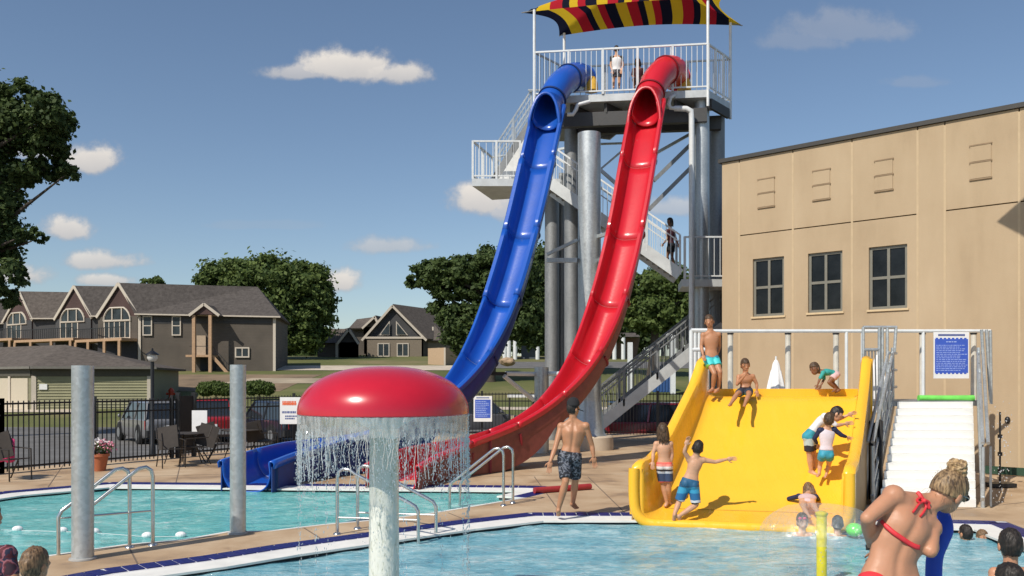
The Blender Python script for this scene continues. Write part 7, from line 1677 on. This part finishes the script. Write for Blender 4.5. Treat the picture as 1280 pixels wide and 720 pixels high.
# shrink the band on to the skin
bodyo = [o for o in t.children if o.name.startswith('body')][0]
kn = P(1150,632,YW-.02)
def onskin(px, py, lift=.006):
    dg = bpy.context.evaluated_depsgraph_get(); o = Vector((0,0,H0)); d = (P(px,py,YW)-o).normalized()
    hit, loc, nr, idx = bodyo.ray_cast(o-org, d)
    return (loc+org+nr*lift) if hit else P(px,py,YW+.05)
bpy.context.view_layer.update()
bpts = [onskin(*p) for p in ((1102,651),(1108,658),(1117,666),(1127,673),(1136,679),(1144,683),(1149,684))]
mb = MB(); sp_ = smoothpath(bpts, 4)
for i, p in enumerate(sp_):
    d = (sp_[min(i+1,len(sp_)-1)]-sp_[max(0,i-1)]).normalized(); vdir = (p-Vector((0,0,H0))).normalized(); w = d.cross(vdir).normalized()*(.0125 if i > 3 else .009)
    mb.v += [p-w-vdir*.001, p-vdir*.006-w*.4, p-vdir*.006+w*.4, p+w-vdir*.001]
for i in range(len(sp_)-1):
    for k in range(3): mb.f.append((i*4+k,i*4+k+1,(i+1)*4+k+1,(i+1)*4+k))
bb = part('back_strap', mb, REDS, t, True); md = bb.modifiers.new('s','SOLIDIFY'); md.thickness = .004
bpy.data.objects.remove(bo)
def ribbon(pts, r, nm):
    return part(nm, MB().tube(smoothpath([onskin(*p, .007) if len(p) == 2 else P(p[0],p[1],p[2]) for p in pts], 4), r, 6), REDS, t, True)
ribbon([(1146,617),(1148,619),(1150,622),(1153,627)], .011, 'halter_strap'); ribbon([(1160,630),(1157,627),(1153,627)], .010, 'halter_strap')
ribbon([(1153,627),(1147,631),(1143,637),(1140,641)], .0055, 'tie_string'); ribbon([(1153,627),(1156,634),(1153,641),(1149,646)], .0055, 'tie_string'); ribbon([(1153,627),(1149,629),(1145,626),(1149,623),(1153,626)], .0065, 'tie_bow'); ribbon([(1153,627),(1157,632),(1160,636),(1158,629),(1153,626)], .0065, 'tie_bow')
part('tie_knot', MB().ell(onskin(1153,627,.012), (.012,.010,.012), None, 10, 8), REDS, t, True)
# hair drawn back into a bun
bunc = head+upv*.132-fc*.012
WH_ = hairmat('dark_blond_combed_hair', (.06,.036,.02), (.38,.25,.13))
bm = bmesh.new(); bmesh.ops.create_uvsphere(bm, u_segments=120, v_segments=60, radius=1)
bl3 = Vector((0,-.30,.95)).normalized()
for v in bm.verts:
    c = v.co.normalized(); f = c.y; z = c.z; face_in = f > .62-.25*z and z < .72 or z < -.30
    ang = math.atan2((c-bl3*c.dot(bl3)).dot(Vector((1,0,0))), (c-bl3*c.dot(bl3)).dot(Vector((0,.8,.62))))
    k = 1.085+.012*math.sin(ang*26+3*c.dot(bl3))+.009*math.sin(ang*61+2)+.012*noise.noise(c*5)
    if face_in: k = .88
    v.co = head+upv*.012+A_@Vector((c.x*.077*k, c.y*.096*k, c.z*.107*k))-org
me = bpy.data.meshes.new('hair'); bm.to_mesh(me); bm.free(); me.materials.append(WH_); me.polygons.foreach_set('use_smooth', [True]*len(me.polygons)); o = bpy.data.objects.new('hair', me); COL.objects.link(o); o.parent = t
mb = MB(); bx = upv.cross(fc)
for j in range(15):   # coils of the bun
    ph = j*.9; pts = []
    for i in range(13):
        a = 2*PI*i/12*.85+ph; r = .034+.007*math.sin(j*2.1); el_ = (j-7)/7*.036
        pts.append(bunc+sx*math.cos(a)*r+(upv*.6-fc*.4)*el_+(fc*.6+upv*.5)*math.sin(a)*r*.9+Vector((0,0,.006*math.sin(3*a+j))))
    mb.tube(pts, [.005+.011*math.sin(PI*i/12) for i in range(13)], 7)
mb.ell(bunc, (.030,.032,.034), A_, 16, 10)
part('hair_bun', mb, HBLD, t, True)
mb = MB()
for i in range(46):   # loose strands
    a = random.uniform(0,2*PI); c = Vector((math.cos(a)*.9, random.uniform(-.9,.2), random.uniform(-.6,.9))).normalized(); p0 = head+upv*.012+A_@Vector((c.x*.083,c.y*.104,c.z*.116)); d = A_@c
    mb.tube([p0, p0+d*random.uniform(.004,.018)+upv*random.uniform(-.02,.02), p0+d*random.uniform(.0,.026)+sx*random.uniform(-.02,.02)-upv*random.uniform(.0,.05)], .0006, 3)
part('loose_strands', mb, HBLD, t, False, 'stuff')
# sunglasses
SGM = mat('black_sunglass_lens', (.008,.008,.01), .1, coat=.6)
sg_ = thing('sunglasses', 'dark sunglasses worn by the woman in the red bikini', 'sunglasses', head+fc*.09)
for s_ in (-1,1):
    part('lens', MB().ell(head+upv*.008+fc*.096+sx*s_*.032, (.028,.008,.021), A_, 16, 10), SGM, sg_, True)
    part('temple', MB().tube([head+upv*.010+fc*.090+sx*s_*.058, head+upv*.010+fc*.045+sx*s_*.080, head+upv*.006-fc*.008+sx*s_*.082], .0035, 6), SGM, sg_, True)
part('bridge', MB().tube([head+upv*.014+fc*.104-sx*.01, head+upv*.014+fc*.104+sx*.01], .004, 6), SGM, sg_)
wr = q['wl']; part('wrist_band', MB().tube([wr-Vector((0,.004,.012)), wr+Vector((0,.004,.012))], .031, 16), BLKT, t, True)
# blue noodle / tube she leans over
nd = [P(1168,628,4.75),P(1178,646,4.72),P(1181,662,4.68),P(1176,676,4.68),P(1169,694,4.70),P(1167,720,4.70),P(1166,800,4.70)]
ndo = part('foam_noodle', MB().tube(smoothpath(nd,6), .042, 18), mat('royal_blue_foam', (.012,.055,.42), .65, 0, .08, 8), None, True, loc=nd[5]); tag(ndo, 'royal blue foam noodle bent in front of the woman in the red bikini', 'foam noodle')
# swimmers
def swimmer(label, hx, hy, Y, s, skin, face, hair, shoulders=True, drop=.30, hk=.95, wear=(), w=19):
    k = F/Y; J = dict(head=(hx,hy,0), neck=(hx,hy+.155*k*s**.3,0))
    if shoulders: J.update(sl=(hx-.155*s*k, hy+.21*k*s**.3,0), sr=(hx+.155*s*k, hy+.21*k*s**.3,0), el=(hx-.23*s*k, hy+(.21+.24*s)*k,-.05), er=(hx+.23*s*k, hy+(.21+.24*s)*k,-.05), wl=(hx-.20*s*k, hy+(.21+.45*s)*k,-.15), wr=(hx+.20*s*k, hy+(.21+.45*s)*k,-.15),
        hl=(hx-.08*s*k, hy+(.21+.50*s)*k), hr=(hx+.08*s*k, hy+(.21+.50*s)*k), kl=(hx-.09*s*k, hy+(.21+.9*s)*k), kr=(hx+.09*s*k, hy+(.21+.9*s)*k), al=(hx-.09*s*k, hy+(.21+1.27*s)*k), ar=(hx+.09*s*k, hy+(.21+1.27*s)*k), tf=(0,1,0))
    return figure(label, J, Y, s, skin, face, hair, wear, headk=hk, dirs='noface' if face[1] > 0 else None)
RSW = mat('maroon_swim_fabric', (.12,.02,.03), .7)
swimmer('bare shouldered dark haired child at the right edge of the near pool', 1263, 682, 6.1, .70, WARM, (.2,1,0), ('short',HBLK), wear=[('shorts', mat('navy_shorts', (.02,.03,.08), .7), .6, .2, 'swim_shorts')])
swimmer('dark haired child whose crown just shows at the bottom right corner', 1262, 729, 5.2, .66, TAN, (-.2,1,0), ('short',HBLK), wear=[('shorts', MATS['navy_shorts'], .6, .2, 'swim_shorts')])
swimmer('dark haired swimmer with only the head above water near the right pool corner', 1207, 667, 11.5, .75, TAN, (-.3,1,0), ('short',HBLK))
swimmer('swimmer turned to the camera beside the pool corner at right, face half under water', 1228, 672, 11.6, .6, WARM, (.1,-1,.1), ('short',HLBR), hk=.85)
swimmer('child in pink goggles whose face shows through the water dome', 1003, 652, 11.7, .62, FAIR, (.1,-1,0), ('short',HBRN), hk=.95)
swimmer('dark haired swimmer behind the yellow spray post under the water dome', 1047, 655, 11.7, .62, TAN, (.3,1,0), ('short',HBLK), hk=.92)
swimmer('brown haired child seen from behind at the bottom left corner, head only', 44, 707, 5.9, .62, TAN, (.3,1,.1), ('short',HLBR), wear=[('top', mat('pale_blue_grey_top', (.45,.50,.55), .8), .0, .7, 'rash_shirt')], hk=1.0)
swimmer('bather in maroon patterned suit cut off by the left edge', -19, 650, 5.0, .80, TAN, (.4,1,0), ('short',HBRN), wear=[('shorts', RSW, .5, .2, 'swim_shorts'), ('top', camo('maroon_navy_print', [(.10,.015,.025),(.02,.02,.05),(.3,.1,.12),(.03,.01,.02)], 14), .0, .5, 'rash_shirt')])
g = P(1003,648,11.61); part_g = MB()
for s_ in (-1,1): part_g.ell(g+Vector((s_*.03,0,.0)), (.026,.012,.018), None, 12, 8)
tag(part('goggles', part_g, mat('pink_goggle_plastic', (.75,.12,.20), .3), None, True, loc=g), 'pink swim goggles on the child under the water dome', 'goggles')
g = P(1068,664,11.55)+Vector((0,0,.02)); bl4 = part('beach_ball', MB().ell(g, (.11,.11,.09), None, 20, 14), mat('lime_green_vinyl', (.15,.75,.10), .25, coat=.5), None, True, loc=g); tag(bl4, 'lime green inflatable ball floating right of the yellow spray post', 'ball')
